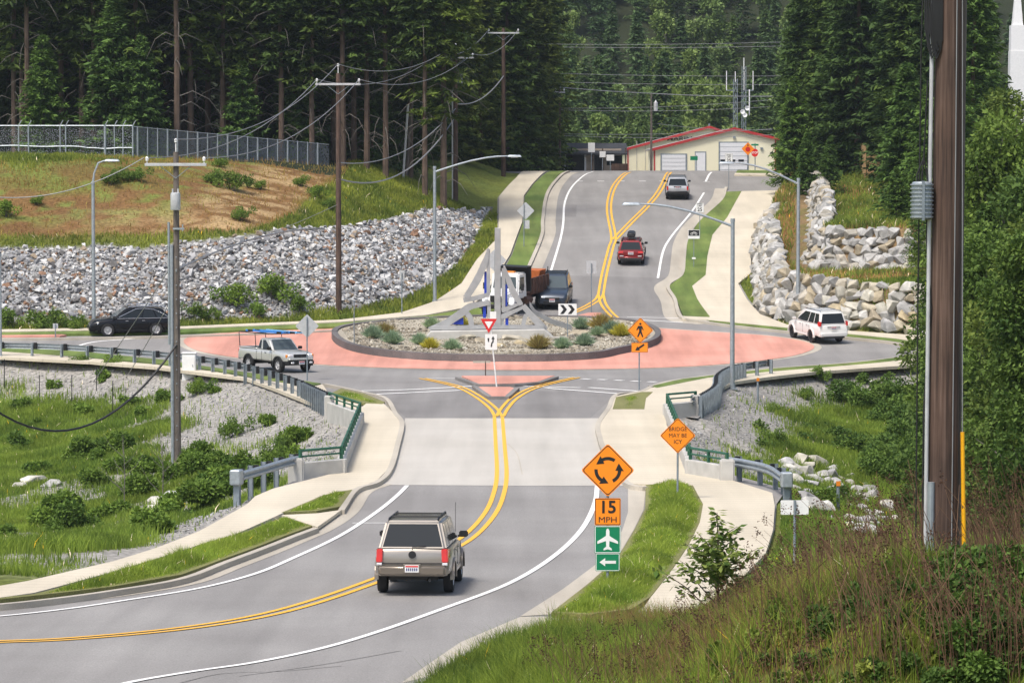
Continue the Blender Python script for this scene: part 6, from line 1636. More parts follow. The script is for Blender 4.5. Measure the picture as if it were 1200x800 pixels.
mb.build('dump_bed', rust, root)
MB().hexa([(-3.5, -.35, 1.2), (-2.5, -.35, 1.2), (-2.5, .35, 1.2), (-3.5, .35, 1.2)], [(-3.6, -.4, 2.5), (-2.5, -.4, 2.5), (-2.5, .7, 2.5), (-3.6, .7, 2.5)]).build('spreader_hopper', orange, root, bevel=.02)
MB().cyl((-3.9, .75, 1.15), (-2.7, .75, 1.15), .42, n=16).build('tank', rust, root, smooth=True); MB().box((-4.15, 0, .85), (.25, 2.2, .12)).cyl((-4.25, .55, .7), (-4.25, .55, 2.6), .03, n=6).build('rear_frame', M['blk'], root)
MB().box((1.5, 0, 2.80), (.3, .9, .10)).build('marker_lights', M['amber'], root, bevel=.02)
p = PZ(606, 369); place(root, p.x, p.y + 2.0, 270 - 22); root.scale = (.93, .93, .93)
# ---------------------------------------------------------------- rocks
def hull_rock(seed, npts=16, flat=0.75):
    rng = random.Random(seed); bm = bmesh.new()
    for k in range(npts):
        v = Vector((rng.gauss(0, 1), rng.gauss(0, 1), rng.gauss(0, 1))).normalized(); v = Vector([math.copysign(abs(q_) ** .62, q_) for q_ in v]) * rng.uniform(.80, 1.0)
        bm.verts.new((v.x * 1.15, v.y * .9, v.z * flat))
    r_ = bmesh.ops.convex_hull(bm, input=bm.verts)
    bmesh.ops.delete(bm, geom=[g for g in r_['geom_interior'] if isinstance(g, bmesh.types.BMVert)] , context='VERTS')
    bmesh.ops.dissolve_limit(bm, angle_limit=R(12), verts=bm.verts, edges=bm.edges)
    bmesh.ops.triangulate(bm, faces=bm.faces); bm.verts.index_update()
    V = np.array([v.co[:] for v in bm.verts]); F = np.array([[v.index for v in f.verts] for f in bm.faces]); bm.free()
    return V, F
ROCKS = [hull_rock(100 + k, 10 if k < 8 else 15) for k in range(14)]
def rot_mats(n, rng, tilt=0.5):
    a = rng.random(n) * 2 * np.pi; tx = rng.normal(0, tilt, n); ty = rng.normal(0, tilt, n)
    ca, sa = np.cos(a), np.sin(a); o = np.zeros(n); i = np.ones(n)
    Rz = np.stack([ca, -sa, o, sa, ca, o, o, o, i], 1).reshape(n, 3, 3)
    Rx = np.stack([i, o, o, o, np.cos(tx), -np.sin(tx), o, np.sin(tx), np.cos(tx)], 1).reshape(n, 3, 3)
    Ry = np.stack([np.cos(ty), o, np.sin(ty), o, i, o, -np.sin(ty), o, np.cos(ty)], 1).reshape(n, 3, 3)
    return Rz @ Rx @ Ry
def rock_mass(name, P, size, colours, rng, tilt=0.6, mat=None, variants=8):
    n = len(P); Rm = rot_mats(n, rng, tilt); var = rng.integers(0, variants, n); VV, FF, CC = [], [], []; off = 0
    for k in range(variants):
        id_ = np.nonzero(var == k)[0]
        if len(id_) == 0: continue
        V, F = ROCKS[k]; m = len(V)
        W = np.einsum('nij,vj->nvi', Rm[id_], V) * size[id_][:, None, None] + P[id_][:, None, :]
        VV.append(W.reshape(-1, 3)); FF.append((F[None] + (np.arange(len(id_)) * m)[:, None, None] + off).reshape(-1, 3)); CC.append(np.repeat(colours[id_], m, axis=0)); off += len(id_) * m
    me = np_mesh(name, np.concatenate(VV), np.concatenate(FF)); set_col(me, np.concatenate(CC))
    return link_mesh(name, me, mat or M['rock'])
M['rock'] = tint_mat('rock', mul=(.97, .97, .95), rough=0.9, var=0.22, scale=5.0, bump=0.5, bscale=14.0)
M['boulder'] = tint_mat('boulder', mul=(.88, .88, .86), rough=0.9, var=0.28, scale=2.2, bump=0.8, bscale=6.0, objvar=0.12)
def palette(n, rng, pal, w, jit=0.12):
    pal = np.array(pal); c = pal[rng.choice(len(pal), n, p=np.array(w) / sum(w))]; return np.clip(c * (1 + rng.normal(0, jit, (n, 1))), .02, .9)
def pts_in(poly, spacing, rng, jit=0.5):
    q = np.array(poly); lo, hi = q.min(0), q.max(0); X, Y = np.meshgrid(np.arange(lo[0], hi[0], spacing), np.arange(lo[1], hi[1], spacing))
    P = np.stack([X.ravel(), Y.ravel()], 1) + rng.uniform(-jit, jit, (X.size, 2)) * spacing
    return P[inside(P, q)]
rng = np.random.default_rng(3)
P = pts_in(RIPRAP, 0.20, rng)
edge = seg_dist(P, RIPRAP); P = P[(edge > 0.5) | (rng.random(len(P)) < 0.5)]
z = T(P[:, 0], P[:, 1]); sz = np.clip(rng.lognormal(math.log(.12), .40, len(P)), .06, .36)
o = rock_mass('riprap', np.stack([P[:, 0], P[:, 1], z + .02 + sz * .25], 1), sz, palette(len(P), rng, [(.50, .50, .50), (.38, .38, .39), (.26, .26, .275), (.33, .26, .19), (.25, .15, .10), (.14, .135, .135), (.62, .61, .60)], [24, 26, 20, 9, 6, 12, 9]), rng)
o['kind'] = 'stuff'
# boulders
def boulder_mesh(k):
    V, F = ROCKS[8 + k % 6]; rng_ = np.random.default_rng(k)
    me = bpy.data.meshes.new('boulder'); me.from_pydata([tuple(v) for v in V], [], [tuple(f) for f in F])
    bm = bmesh.new(); bm.from_mesh(me); bmesh.ops.bevel(bm, geom=list(bm.edges), offset=.035, segments=1, affect='EDGES'); bmesh.ops.recalc_face_normals(bm, faces=bm.faces)
    bmesh.ops.triangulate(bm, faces=bm.faces); bm.to_mesh(me); bm.free()
    base = [(.50, .49, .47), (.39, .385, .37), (.56, .55, .53), (.41, .385, .33), (.45, .445, .43), (.32, .315, .30), (.48, .44, .37), (.42, .36, .26)][k % 8]
    n = len(me.vertices); set_col(me, np.tile(np.array(base), (n, 1)) * (1 + rng_.normal(0, .05, (n, 1)))); me.materials.append(M['boulder']); return me
BM = [boulder_mesh(k) for k in range(18)]
def boulder_wall(line, label, courses, zbase, htaper, rng, step=.74):
    D = densify(line, step, False); base = Vector((line[5][0], line[5][1], 0)) if len(line) > 5 else Vector((*line[0], 0)); base.z = float(zbase(base.x, base.y))
    root = empty('boulder_wall', base, 0, label, 'retaining wall'); items = []
    P = [Vector(p) for p in D]
    for i in range(len(P) - 1):
        t = (P[i + 1] - P[i]).normalized(); nr = Vector((t.y, -t.x)) * -1      # into the bank
        nc = courses(P[i].x, P[i].y)
        for j in range(int(math.ceil(nc))):
            hz = min(1.0, nc - j)
            if hz < .35: continue
            c = P[i].lerp(P[i + 1], .5 * (j % 2) + rng.uniform(-.15, .15)) + nr * (.25 + .24 * j + rng.uniform(-.12, .12)); s_ = rng.uniform(.44, .66) * (1.12 if j == 0 else 1)
            items.append((c.x, c.y, float(zbase(P[i].x, P[i].y)) + .24 + .56 * j + rng.uniform(-.08, .08), s_))
    items.sort(key=lambda q_: q_[1])
    nn = np.random.default_rng(len(items))
    for q_ in items[:99]:
        o = bpy.data.objects.new('boulder', BM[rng.randrange(18)]); COL.objects.link(o); o.parent = root; o.location = Vector(q_[:3]) - base
        o.rotation_euler = (rng.uniform(-.4, .4), rng.uniform(-.4, .4), rng.uniform(0, 6.28)); s_ = q_[3]; o.scale = (s_ * rng.uniform(.9, 1.15), s_ * rng.uniform(.9, 1.1), s_ * rng.uniform(.85, 1.15))
    rest = items[99:]
    if rest:
        A = np.array([q_[:3] for q_ in rest]) - np.array(base); S_ = np.array([q_[3] for q_ in rest])
        Rm = rot_mats(len(A), nn, .35); VV, FF, CC = [], [], []; off = 0
        for a, s_, r_ in zip(A, S_, Rm):
            me = BM[nn.integers(18)]; m = len(me.vertices); V = np.empty(m * 3, np.float32); me.vertices.foreach_get('co', V); V = V.reshape(-1, 3)
            F = np.empty(len(me.polygons) * 3, np.int32); me.loops.foreach_get('vertex_index', F); Ca = np.empty(m * 4, np.float32); me.color_attributes['tint'].data.foreach_get('color', Ca)
            VV.append(V @ r_.T * s_ + a); FF.append(F.reshape(-1, 3) + off); CC.append(Ca.reshape(-1, 4) * (1 + nn.normal(0, .08))); off += m
        me = np_mesh('boulders', np.concatenate(VV), np.concatenate(FF)); set_col(me, np.concatenate(CC)); o = link_mesh('boulders', me, M['boulder'], root); o['kind'] = 'stuff'
    return root
rr1 = random.Random(5)
boulder_wall(LOW_WALL[::1], 'lower dry stacked wall of pale boulders curving along the right path', lambda x, y: 4.6 if y < 235 else max(1.0, 4.4 - (y - 225) * .12), lambda x, y: Z0(y) + .05, 1, rr1)
def up_base(x, y): return np.maximum(3.75, float(Z0(y)) + .35) + .0
boulder_wall(UP_WALL[::1], 'upper dry stacked wall of pale boulders on the terrace above the lower one', lambda x, y: 4.6 if y < 250 else max(1.6, 4.6 - (y - 250) * .09), up_base, 1, rr1)
# creek riprap on the right: boulders of their own
rr = random.Random(9); placed = []
poly = [(915, 548), (945, 541), (985, 552), (1020, 575), (1048, 600), (1050, 628), (1010, 636), (985, 618), (955, 600), (925, 575)]
tries = 0
while len(placed) < 96 and tries < 4000:
    tries += 1; px, py = rr.uniform(912, 1052), rr.uniform(538, 640)
    if not inside([[px, py]], poly)[0]: continue
    p = PT(px, py, 85); s_ = rr.uniform(.22, .46) * (1.15 if px < 960 else .9)
    if any((p - q_[0]).length < (s_ + q_[1]) * .62 for q_ in placed): continue
    placed.append((p, s_))
    o = bpy.data.objects.new('boulder', BM[rr.choice([0, 1, 2, 4, 10, 9, 12])]); COL.objects.link(o); o.location = p + Vector((0, 0, s_ * .35)); o.scale = (s_, s_ * .9, s_ * .85); o.rotation_euler = (rr.uniform(-.4, .4), rr.uniform(-.4, .4), rr.uniform(0, 6.28))
    tag(o, 'pale grey boulder in the loose pile along the creek bank right of the path', 'boulder', 'boulders piled along the creek')
for px, py, s_ in ((40, 566, .5), (60, 569, .45), (25, 572, .4), (185, 590, .45), (205, 585, .5), (178, 598, .35), (15, 636, .4), (60, 632, .45), (262, 585, .3)):
    p = PT(px, py, 90); o = bpy.data.objects.new('boulder', BM[rr.randrange(3)]); COL.objects.link(o); o.location = p + Vector((0, 0, s_ * .2)); o.scale = (s_ * 1.3, s_, s_ * .7); o.rotation_euler.z = rr.uniform(0, 6)
    tag(o, 'pale flat boulder half hidden in the green creek brush on the left', 'boulder', 'boulders in the left creek brush')
# gravel on the banks and on the island
P = rng.uniform((-32, 96), (34, 198), (150000, 2)); d = sdist(P, PLAT); P = P[(d > .25) & (d < 14)]; d = sdist(P, PLAT)
gmk = gravel_mask(P[:, 0], P[:, 1], d, vnoise(P[:, 0], P[:, 1], .22, 4), vnoise(P[:, 0] + 31, P[:, 1] + 7, .9, 3)); P = P[rng.random(len(P)) < gmk * .55]
sz = np.clip(rng.lognormal(math.log(.036), .4, len(P)), .02, .11); z = T(P[:, 0], P[:, 1])
o = rock_mass('gravel', np.stack([P[:, 0], P[:, 1], z + .01], 1), sz, palette(len(P), rng, [(.34, .34, .34), (.26, .26, .27), (.44, .43, .42), (.20, .19, .19)], [4, 4, 2, 2]), rng, variants=4); o['kind'] = 'stuff'
P = pts_in(isl, .17, rng); P = P[seg_dist(P, isl) > .5]; nn_ = vnoise(P[:, 0], P[:, 1], .5, 3); cob = nn_ > .52
P = P[cob | (rng.random(len(P)) < .5)]; nn_ = vnoise(P[:, 0], P[:, 1], .5, 3); cob = nn_ > .52
sz = np.where(cob, np.clip(rng.lognormal(math.log(.095), .35, len(P)), .05, .2), .05)
z = zisl(P[:, 0], P[:, 1]); col_ = np.where(cob[:, None], palette(len(P), rng, [(.33, .30, .245), (.27, .235, .185), (.20, .175, .135), (.46, .43, .37)], [4, 4, 3, 1.5]), palette(len(P), rng, [(.40, .36, .29), (.30, .27, .22)], [1, 1]))
o = rock_mass('island_cobbles', np.stack([P[:, 0], P[:, 1], z + .01], 1), sz, col_, rng); o['kind'] = 'stuff'
for px, py, s_ in ((548, 396, .5), (563, 399, .4), (603, 396, .6), (612, 402, .5), (646, 403, .4), (655, 398, .5), (676, 391, .6), (690, 397, .4), (530, 404, .35), (585, 405, .4), (632, 396, .45), (672, 402, .35), (456, 392, .3), (435, 396, .3), (708, 393, .35)):
    p = PZ(px, py, .3); o = bpy.data.objects.new('island_stone', BM[(3, 6, 7)[rr.randrange(3)]]); COL.objects.link(o); o.location = (p.x, p.y, float(zisl([p.x], [p.y])[0]) + .1); o.scale = (s_ * 1.2, s_, s_ * .55); o.rotation_euler.z = rr.uniform(0, 6)
    tag(o, 'tan weathered stone lying among the cobbles of the island', 'stone', 'larger stones on the island')
# ---------------------------------------------------------------- foliage builders
def leaf_quads(C0, D, Nn, ln, wd):
    """diamond leaves: base C0, direction D, side Nn (unit), length, width arrays -> V (n*4,3)"""
    a = C0; b = C0 + D * (ln * .45)[:, None] + Nn * (wd / 2)[:, None]; c = C0 + D * ln[:, None]; d = C0 + D * (ln * .45)[:, None] - Nn * (wd / 2)[:, None]
    return np.stack([a, b, c, d], 1).reshape(-1, 3)
def unit(v): return v / np.maximum(np.linalg.norm(v, axis=1, keepdims=True), 1e-9)
def quad_faces(n): return np.arange(n * 4).reshape(n, 4)
def conifer_mesh(H, Rr, z0, nb, per, rng, c1, c2, size=.5, droop=.22, sparse_low=0.0, name='crown'):
    u = rng.random(nb) ** .85; zb = z0 + (H - z0) * u
    rad = Rr * (1 - u) ** .72 * rng.uniform(.6, 1.12, nb) + .15
    low = u < .25; rad = np.where(low, rad * (1 - sparse_low * rng.random(nb)), rad)
    az = rng.random(nb) * 2 * np.pi; dirx, diry = np.cos(az), np.sin(az)
    n = nb * per; bi = np.repeat(np.arange(nb), per); t = np.tile(np.linspace(.15, 1, per), nb) + rng.normal(0, .04, n); t = np.clip(t, .05, 1.08)
    r_ = rad[bi]; side = rng.choice([-1, 1], n)
    lat = rng.random(n) * (1.05 - t) * .38 * r_ * side
    x = dirx[bi] * r_ * t - diry[bi] * lat; y = diry[bi] * r_ * t + dirx[bi] * lat
    z = zb[bi] - droop * r_ * t ** 1.6 + .10 * r_ * (t > .8) * (t - .8) * 5 - np.abs(lat) * .25 + rng.normal(0, .07, n)
    D = np.stack([dirx[bi] * .75 - diry[bi] * side * .75, diry[bi] * .75 + dirx[bi] * side * .75, -.22 + rng.normal(0, .25, n)], 1); D = unit(D + rng.normal(0, .25, (n, 3)))
    up = unit(np.stack([rng.normal(0, .45, n), rng.normal(0, .45, n), np.ones(n)], 1)); Nn = unit(np.cross(D, up))
    ln = size * rng.uniform(.7, 1.35, n); wd = ln * rng.uniform(.20, .42, n)
    C0 = np.stack([x, y, z], 1) - D * (ln * .4)[:, None]
    V = leaf_quads(C0, D, Nn, ln, wd)
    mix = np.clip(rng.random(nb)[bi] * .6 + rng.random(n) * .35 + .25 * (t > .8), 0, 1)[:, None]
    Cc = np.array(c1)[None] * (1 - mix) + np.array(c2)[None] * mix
    me = np_mesh(name, V, quad_faces(n)); set_col(me, np.repeat(Cc, 4, axis=0)); return me
def trunk_mesh(H, r0, rng, bend=.2, name='trunk', branches=0, zr=(1, 6), blen=1.5):
    mb = MB(); n = 7; pts = [(bend * math.sin(k * 1.3) * k / n, bend * .6 * math.cos(k * 1.7) * k / n, -0.4 + (H + .4) * k / n) for k in range(n + 1)]
    mb.tube(pts, [r0 * (1 - .85 * k / n) + .015 for k in range(n + 1)], 7)
    for k in range(branches):
        z = rng.uniform(*zr); a = rng.uniform(0, 6.28); L_ = blen * rng.uniform(.25, 1.0); dx, dy = math.cos(a), math.sin(a); dr = rng.uniform(.1, .7); w_ = rng.uniform(-.3, .3)
        mb.tube([(0, 0, z), (dx * L_ * .35, dy * L_ * .35, z + .12 * L_), (dx * L_ * .7 - dy * w_, dy * L_ * .7 + dx * w_, z - .1 * L_ * dr), (dx * L_ - dy * w_ * 2, dy * L_ + dx * w_ * 2, z - dr * L_)], [.035, .03, .02, .008], 4, mi=1)
    return mb.mesh(name, smooth=True)
def leafy_mesh(lumps, nl, rng, c1, c2, size=.16, name='crown'):
    """lumps: (x,y,z,r). leaves spread through each lump, denser to its skin"""
    L_ = np.array(lumps); w = L_[:, 3] ** 2; k = rng.choice(len(L_), nl, p=w / w.sum())
    dirv = unit(rng.normal(0, 1, (nl, 3))); rad = L_[k, 3] * rng.uniform(.45, 1.08, nl) ** .6; P = L_[k, :3] + dirv * rad[:, None] * np.array([1, 1, .8])
    P += rng.normal(0, .06, P.shape) * L_[k, 3][:, None]
    D = unit(dirv * .6 + rng.normal(0, .7, (nl, 3)) + np.array([0, 0, -.25])); up = unit(rng.normal(0, .5, (nl, 3)) + np.array([0, 0, 1.0])); Nn = unit(np.cross(D, up))
    ln = size * rng.uniform(.6, 1.4, nl); V = leaf_quads(P, D, Nn, ln, ln * rng.uniform(.45, .75, nl))
    mix = np.clip(rng.random(len(L_))[k] * .55 + rng.random(nl) * .45, 0, 1)[:, None]; Cc = np.array(c1)[None] * (1 - mix) + np.array(c2)[None] * mix
    me = np_mesh(name, V, quad_faces(nl)); set_col(me, np.repeat(Cc, 4, axis=0)); return me
M['leaf'] = tint_mat('foliage', mul=(1.75, 1.65, 1.3), rough=.75, var=.12, scale=.5, transl=.28, objvar=.16)
M['needle'] = tint_mat('needles', mul=(1.9, 1.75, 1.5), rough=.8, var=.12, scale=.4, transl=.28, objvar=.14)
M['bark'] = paint('bark', (.11, .075, .055), .9, 0, var=.35, scale=1.5, bump=.4, bscale=10)
M['barkg'] = paint('grey_bark', (.14, .128, .112), .9, 0, var=.3, scale=1.5, bump=.4, bscale=10)
M['grass'] = tint_mat('grass', mul=(2.35, 1.9, 1.5), rough=.75, var=.28, scale=.35, transl=.42)
def instance(name, crown, trunk, loc, s, rz, label, cat, group, mc='needle', mt='bark', sz=None):
    r_ = empty(name, loc, rz, label, cat, group); r_.scale = (s, s, s * (sz or 1))
    if trunk is not None: link_shared('trunk', trunk, r_)
    link_shared('crown', crown, r_); return r_
def link_shared(name, me, parent):
    o = bpy.data.objects.new(name, me); COL.objects.link(o); o.parent = parent; return o
rg_ = np.random.default_rng(21); rp = random.Random(21)
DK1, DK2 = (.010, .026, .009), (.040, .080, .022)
def mk(me, m):
    me.materials.append(M[m])
    if m == 'bark': me.materials.append(M['barkg'])
    return me
# tall forest conifers for the left (lower trunk bare, dead branches), crowns start well up
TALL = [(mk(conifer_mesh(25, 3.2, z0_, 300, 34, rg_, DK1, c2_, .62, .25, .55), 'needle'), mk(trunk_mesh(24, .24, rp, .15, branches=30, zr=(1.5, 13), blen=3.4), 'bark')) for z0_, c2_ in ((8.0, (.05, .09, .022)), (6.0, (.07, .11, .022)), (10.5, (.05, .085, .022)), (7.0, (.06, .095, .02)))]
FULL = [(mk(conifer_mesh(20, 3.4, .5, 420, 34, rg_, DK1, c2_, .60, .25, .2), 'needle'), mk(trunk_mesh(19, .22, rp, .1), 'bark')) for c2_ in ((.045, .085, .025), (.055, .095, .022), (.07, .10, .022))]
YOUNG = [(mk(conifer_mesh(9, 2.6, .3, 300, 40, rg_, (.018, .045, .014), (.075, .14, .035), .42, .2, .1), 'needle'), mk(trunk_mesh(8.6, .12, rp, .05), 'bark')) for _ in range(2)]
def tree_at(kind, x, y, s, label, group, dz=-.2, name='conifer', cat='tree', z=None):
    c, t = kind; return instance(name, c, t, (x, y, (Tz(x, y) if z is None else z) + dz), s, rp.uniform(0, 6.28), label, cat, group, sz=rp.uniform(.92, 1.1))
# left forest
lf = 'tall dark conifer with a bare lower trunk in the dense wood above the left embankment'; g_ = 'conifers of the left wood'
for px in (18, 33, 97, 111, 160, 208, 224, 262, 300, 330, 366, 402, 430, 452, 498, 520):
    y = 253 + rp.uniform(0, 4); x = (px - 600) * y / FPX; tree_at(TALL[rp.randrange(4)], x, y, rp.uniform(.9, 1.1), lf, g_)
for row in range(5):
    for k in range(17):
        y = 261 + row * 6.5 + rp.uniform(-2, 2); x = -50 + k * 2.95 + rp.uniform(-1.2, 1.2) + row * .6
        if x > -3 - (y < 290) * 4: continue
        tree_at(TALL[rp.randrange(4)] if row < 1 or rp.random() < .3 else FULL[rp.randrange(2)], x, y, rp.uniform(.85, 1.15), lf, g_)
for px, y, s in ((52, 252, .9), (135, 253, 1.25), (168, 252, .85), (285, 255, .8), (345, 258, .9), (436, 262, .9)):
    tree_at(YOUNG[rp.randrange(2)], (px - 600) * y / FPX, y, s * 1.1, 'young bright green conifer at the front edge of the left wood behind the fence', 'young conifers at the edge of the left wood')
for px, y in ((545, 292), (560, 305), (575, 300), (592, 312), (606, 308), (618, 318), (630, 314), (642, 322), (650, 330), (655, 345), (625, 336), (600, 330), (580, 322), (555, 318), (528, 300), (512, 290), (640, 345), (610, 345)):
    tree_at(FULL[rp.randrange(1, 3)], (px - 612) * y / FPX, y, rp.uniform(.95, 1.15), 'yellowish green conifer of the stand reaching down to the road crest', 'conifers beside the crest')
# right forest
for px, y, k in ((925, 300, 0), (938, 290, 0), (955, 284, 1), (972, 280, 0), (990, 276, 0), (1000, 280, 1), (1022, 282, 0), (1040, 268, 0), (1060, 266, 1), (1078, 264, 0), (1098, 262, 0), (932, 318, 0), (948, 312, 0), (962, 305, 0), (984, 298, 0), (1002, 296, 1), (1024, 292, 0), (1048, 290, 0), (1070, 286, 0), (1092, 284, 0), (1115, 262, 0), (1118, 268, 1), (1122, 285, 0)):
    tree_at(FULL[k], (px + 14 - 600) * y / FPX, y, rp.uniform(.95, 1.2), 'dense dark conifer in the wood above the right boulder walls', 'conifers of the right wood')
for px, y, s in ((1062, 236, 1.15), (1088, 230, 1.0), (1050, 226, .45), (972, 262, .5), (930, 276, .9), (945, 268, .55), (1078, 226, .6)):
    tree_at(YOUNG[rp.randrange(2)], (px - 600) * y / FPX, y, s, 'bushy bright green young conifer on the slope above the upper boulder wall', 'young conifers above the right walls')
# wooded hill beyond the crest; part of its haze is mixed into the crown colours
HILLC = [mk(conifer_mesh(17, 3.0, .4, 190, 14, rg_, (.03, .06, .022), c2_, .85, .2, .1), 'needle') for c2_ in ((.075, .13, .055), (.10, .16, .06), (.06, .11, .05))]
def lump_tree(H, W_, n, rng, z0=.3):
    o = []
    for k in range(n):
        u = rng.random(); z = H * (z0 + (1 - z0) * u); r_ = W_ * (1 - .65 * u ** 1.5) * rng.random(); a = rng.random() * 6.28; o.append((r_ * math.cos(a), r_ * math.sin(a), z, W_ * .34 * rng.uniform(.7, 1.2)))
    return o
HILLD = [mk(leafy_mesh(lump_tree(13, 3.3, 20, rg_, .25), 3200, rg_, (.06, .10, .03), c2_, .55), 'leaf') for c2_ in ((.16, .225, .085), (.125, .19, .08))]
HT = mk(trunk_mesh(14, .2, rp, .2), 'barkg')
cnt = 0
for row in range(22):
    y0 = 392 + row * 14
    half0, half1 = (628 - 600) * y0 / FPX, (940 - 600) * y0 / FPX
    n = int((half1 - half0) / 4.2) + 1
    for k in range(n):
        x = half0 + (half1 - half0) * (k + .5) / n + rp.uniform(-1.8, 1.8); y = y0 + rp.uniform(-6, 6)
        dec = rp.random() < (.42 if row < 9 else .25)
        if 840 < 600 + x * FPX / y < 905 and y < 395: continue
        o = empty('hillside_tree', (x, y, Tz(x, y) - .3), rp.uniform(0, 6), 'round crowned pale green tree on the wooded hill beyond the crest' if dec else 'pointed green conifer on the wooded hill beyond the crest', 'tree', 'broadleaf trees on the far hill' if dec else 'conifers on the far hill')
        s = rp.uniform(.68, 1.1) * (.68 if row < 2 else 1); o.scale = (s, s, s * rp.uniform(.9, 1.2)); link_shared('crown', HILLD[rp.randrange(2)] if dec else HILLC[rp.randrange(3)], o)
        if dec: link_shared('trunk', HT, o)
        cnt += 1
for k in range(16):
    y = 430 + (k % 4) * 24 + rp.uniform(-6, 6); x = (1110 + (k * 37 % 130) - 600) * y / FPX; o = empty('hillside_tree', (x, y, Tz(x, y) - 4), rp.uniform(0, 6), 'conifer on the far hill seen beside the white spire', 'tree', 'conifers behind the spire'); s = rp.uniform(.8, 1.1); o.scale = (s, s, s); link_shared('crown', HILLC[k % 3], o)
# near trees on the right, behind the huge pole
def branch_tree(H, W_, n, leaves, rng, c1, c2, size, z0):
    L_ = lump_tree(H, W_, n, rng, z0); cr = mk(leafy_mesh(L_, leaves, rng, c1, c2, size), 'leaf'); mb = MB()
    mb.tube([(0, 0, -.5), (.1, .05, H * .35), (-.1, .1, H * .7), (0, 0, H * .95)], [.17, .13, .08, .03], 7)
    for x, y, z, r_ in L_[::2]: mb.tube([(0, 0, z * .72), (x * .45, y * .45, z * .85), (x, y, z)], [.05, .035, .012], 5)
    tm = mb.mesh('trunk', smooth=True); tm.materials.append(M['barkg']); return cr, tm
NEAR = [branch_tree(10.5, 2.6, 46, 26000, rg_, (.018, .045, .012), c2_, .17, .06) for c2_ in ((.10, .16, .04), (.13, .18, .04), (.085, .14, .036))]
NCON = (mk(conifer_mesh(13, 2.4, .4, 460, 34, rg_, (.018, .045, .014), (.07, .13, .03), .30, .2, .1), 'needle'), mk(trunk_mesh(12.5, .15, rp, .1), 'bark'))
for px, y, k, s, lb in ((1150, 118, 0, 1.0, 'leafy tree with fine green foliage right of the yellow guy guard'), (1190, 108, 1, 1.05, 'rightmost leafy tree cut by the picture edge'), (1128, 140, 2, 1.1, 'dark leafy tree directly behind the huge pole'),
                    (1190, 190, 1, 1.38, 'tall leafy tree standing right before the white spire'), (1172, 150, 0, 1.35, 'tall leafy tree below the white spire'), (1215, 135, 2, 1.4, 'tall leafy tree filling the upper right edge'), (1135, 175, 1, 1.25, 'leafy tree beside the upper part of the huge pole'), (1098, 150, 2, .55, 'low leafy tree left of the huge pole foot'), (1205, 95, 2, .8, 'low leafy tree in the lower right thicket')):
    tree_at(NEAR[k], (px - 600) * y / FPX, y, s, lb, None, name='leafy_tree')
for px, y, s, lb in ((1155, 135, 1.0, 'slender conifer between the leafy trees right of the huge pole'), (1192, 165, .95, 'taller conifer behind the leafy trees at the right'), (1120, 205, 1.1, 'conifer peeking past the right side of the huge pole'), (1140, 225, 1.4, 'high conifer right of the huge pole top'), (1078, 215, .55, 'small conifer just left of the huge pole above the lower wall end')):
    tree_at(NCON, (px - 600) * y / FPX, y, s, lb, None)

# ---------------------------------------------------------------- grass and brush
def blades(name, P, z, h, w, C1, C2, rng, lean=.35, flowers=0.0, ret=False):
    n = len(P); a = rng.random(n) * 2 * np.pi; l_ = rng.normal(0, lean, n) * h; b = rng.random(n) * 2 * np.pi
    base = np.stack([P[:, 0], P[:, 1], z - .03], 1); sx = np.stack([np.cos(a) * w / 2, np.sin(a) * w / 2, np.zeros(n)], 1)
    mid = base + np.stack([np.cos(b) * l_ * .3, np.sin(b) * l_ * .3, h * .6], 1); tip = base + np.stack([np.cos(b) * l_, np.sin(b) * l_, h], 1)
    V = np.stack([base - sx, base + sx, mid + sx * .7, mid - sx * .7, tip + sx * .08, tip - sx * .08], 1).reshape(-1, 3); k6 = np.arange(n)[:, None] * 6; FQ = np.concatenate([k6 + np.array([[0, 1, 2, 3]]), k6 + np.array([[3, 2, 4, 5]])])
    m = np.clip(vnoise(P[:, 0], P[:, 1], .5, 3) * 1.4 - .2 + rng.normal(0, .25, n), 0, 1)[:, None]; Cc = np.array(C1)[None] * (1 - m) + np.array(C2)[None] * m
    Cv = np.repeat(Cc, 6, axis=0)
    if flowers > 0:
        f = rng.random(n) < flowers; idx_ = np.nonzero(f)[0]; fc = np.array([(.75, .75, .7), (.7, .5, .03)])[(rng.random(len(idx_)) < .15).astype(int)]
        for k in (2, 3, 4, 5): Cv[idx_ * 6 + k] = fc
    me = np_mesh(name, V, FQ); set_col(me, Cv); o = link_mesh(name, me, M['grass']); o['kind'] = 'stuff'; return o
def scatter(n, lo, hi, rng): return rng.uniform(lo, hi, (n, 2))
GR1, GR2, GRY = (.045, .095, .018), (.13, .21, .04), (.20, .20, .07)
rg = np.random.default_rng(77)
# both creek banks
for lo, hi, n in (((-31, 86), (-4, 200), 1150000), ((5, 86), (33, 205), 1000000)):
    P = scatter(n, lo, hi, rg); P = P[np.abs(P[:, 0]) < P[:, 1] * .158]; d = sdist(P, PLAT); k = d > .15; P, d = P[k], d[k]
    gmk = gravel_mask(P[:, 0], P[:, 1], d, vnoise(P[:, 0], P[:, 1], .22, 4), vnoise(P[:, 0] + 31, P[:, 1] + 7, .9, 3))
    fr = np.abs(P[:, 0]) < P[:, 1] * .165; k = fr & (rg.random(len(P)) > gmk * 1.02 - .03); P, d = P[k], d[k]
    nn_ = vnoise(P[:, 0] + 9, P[:, 1], .25, 3); h = (.12 + .42 * nn_) * rg.uniform(.5, 1.3, len(P)) * sm(0, 2, d + .6)
    blades('bank_grass', P, T(P[:, 0], P[:, 1]), h, .018 + P[:, 1] * .00014, GR1, GR2, rg, flowers=.004)
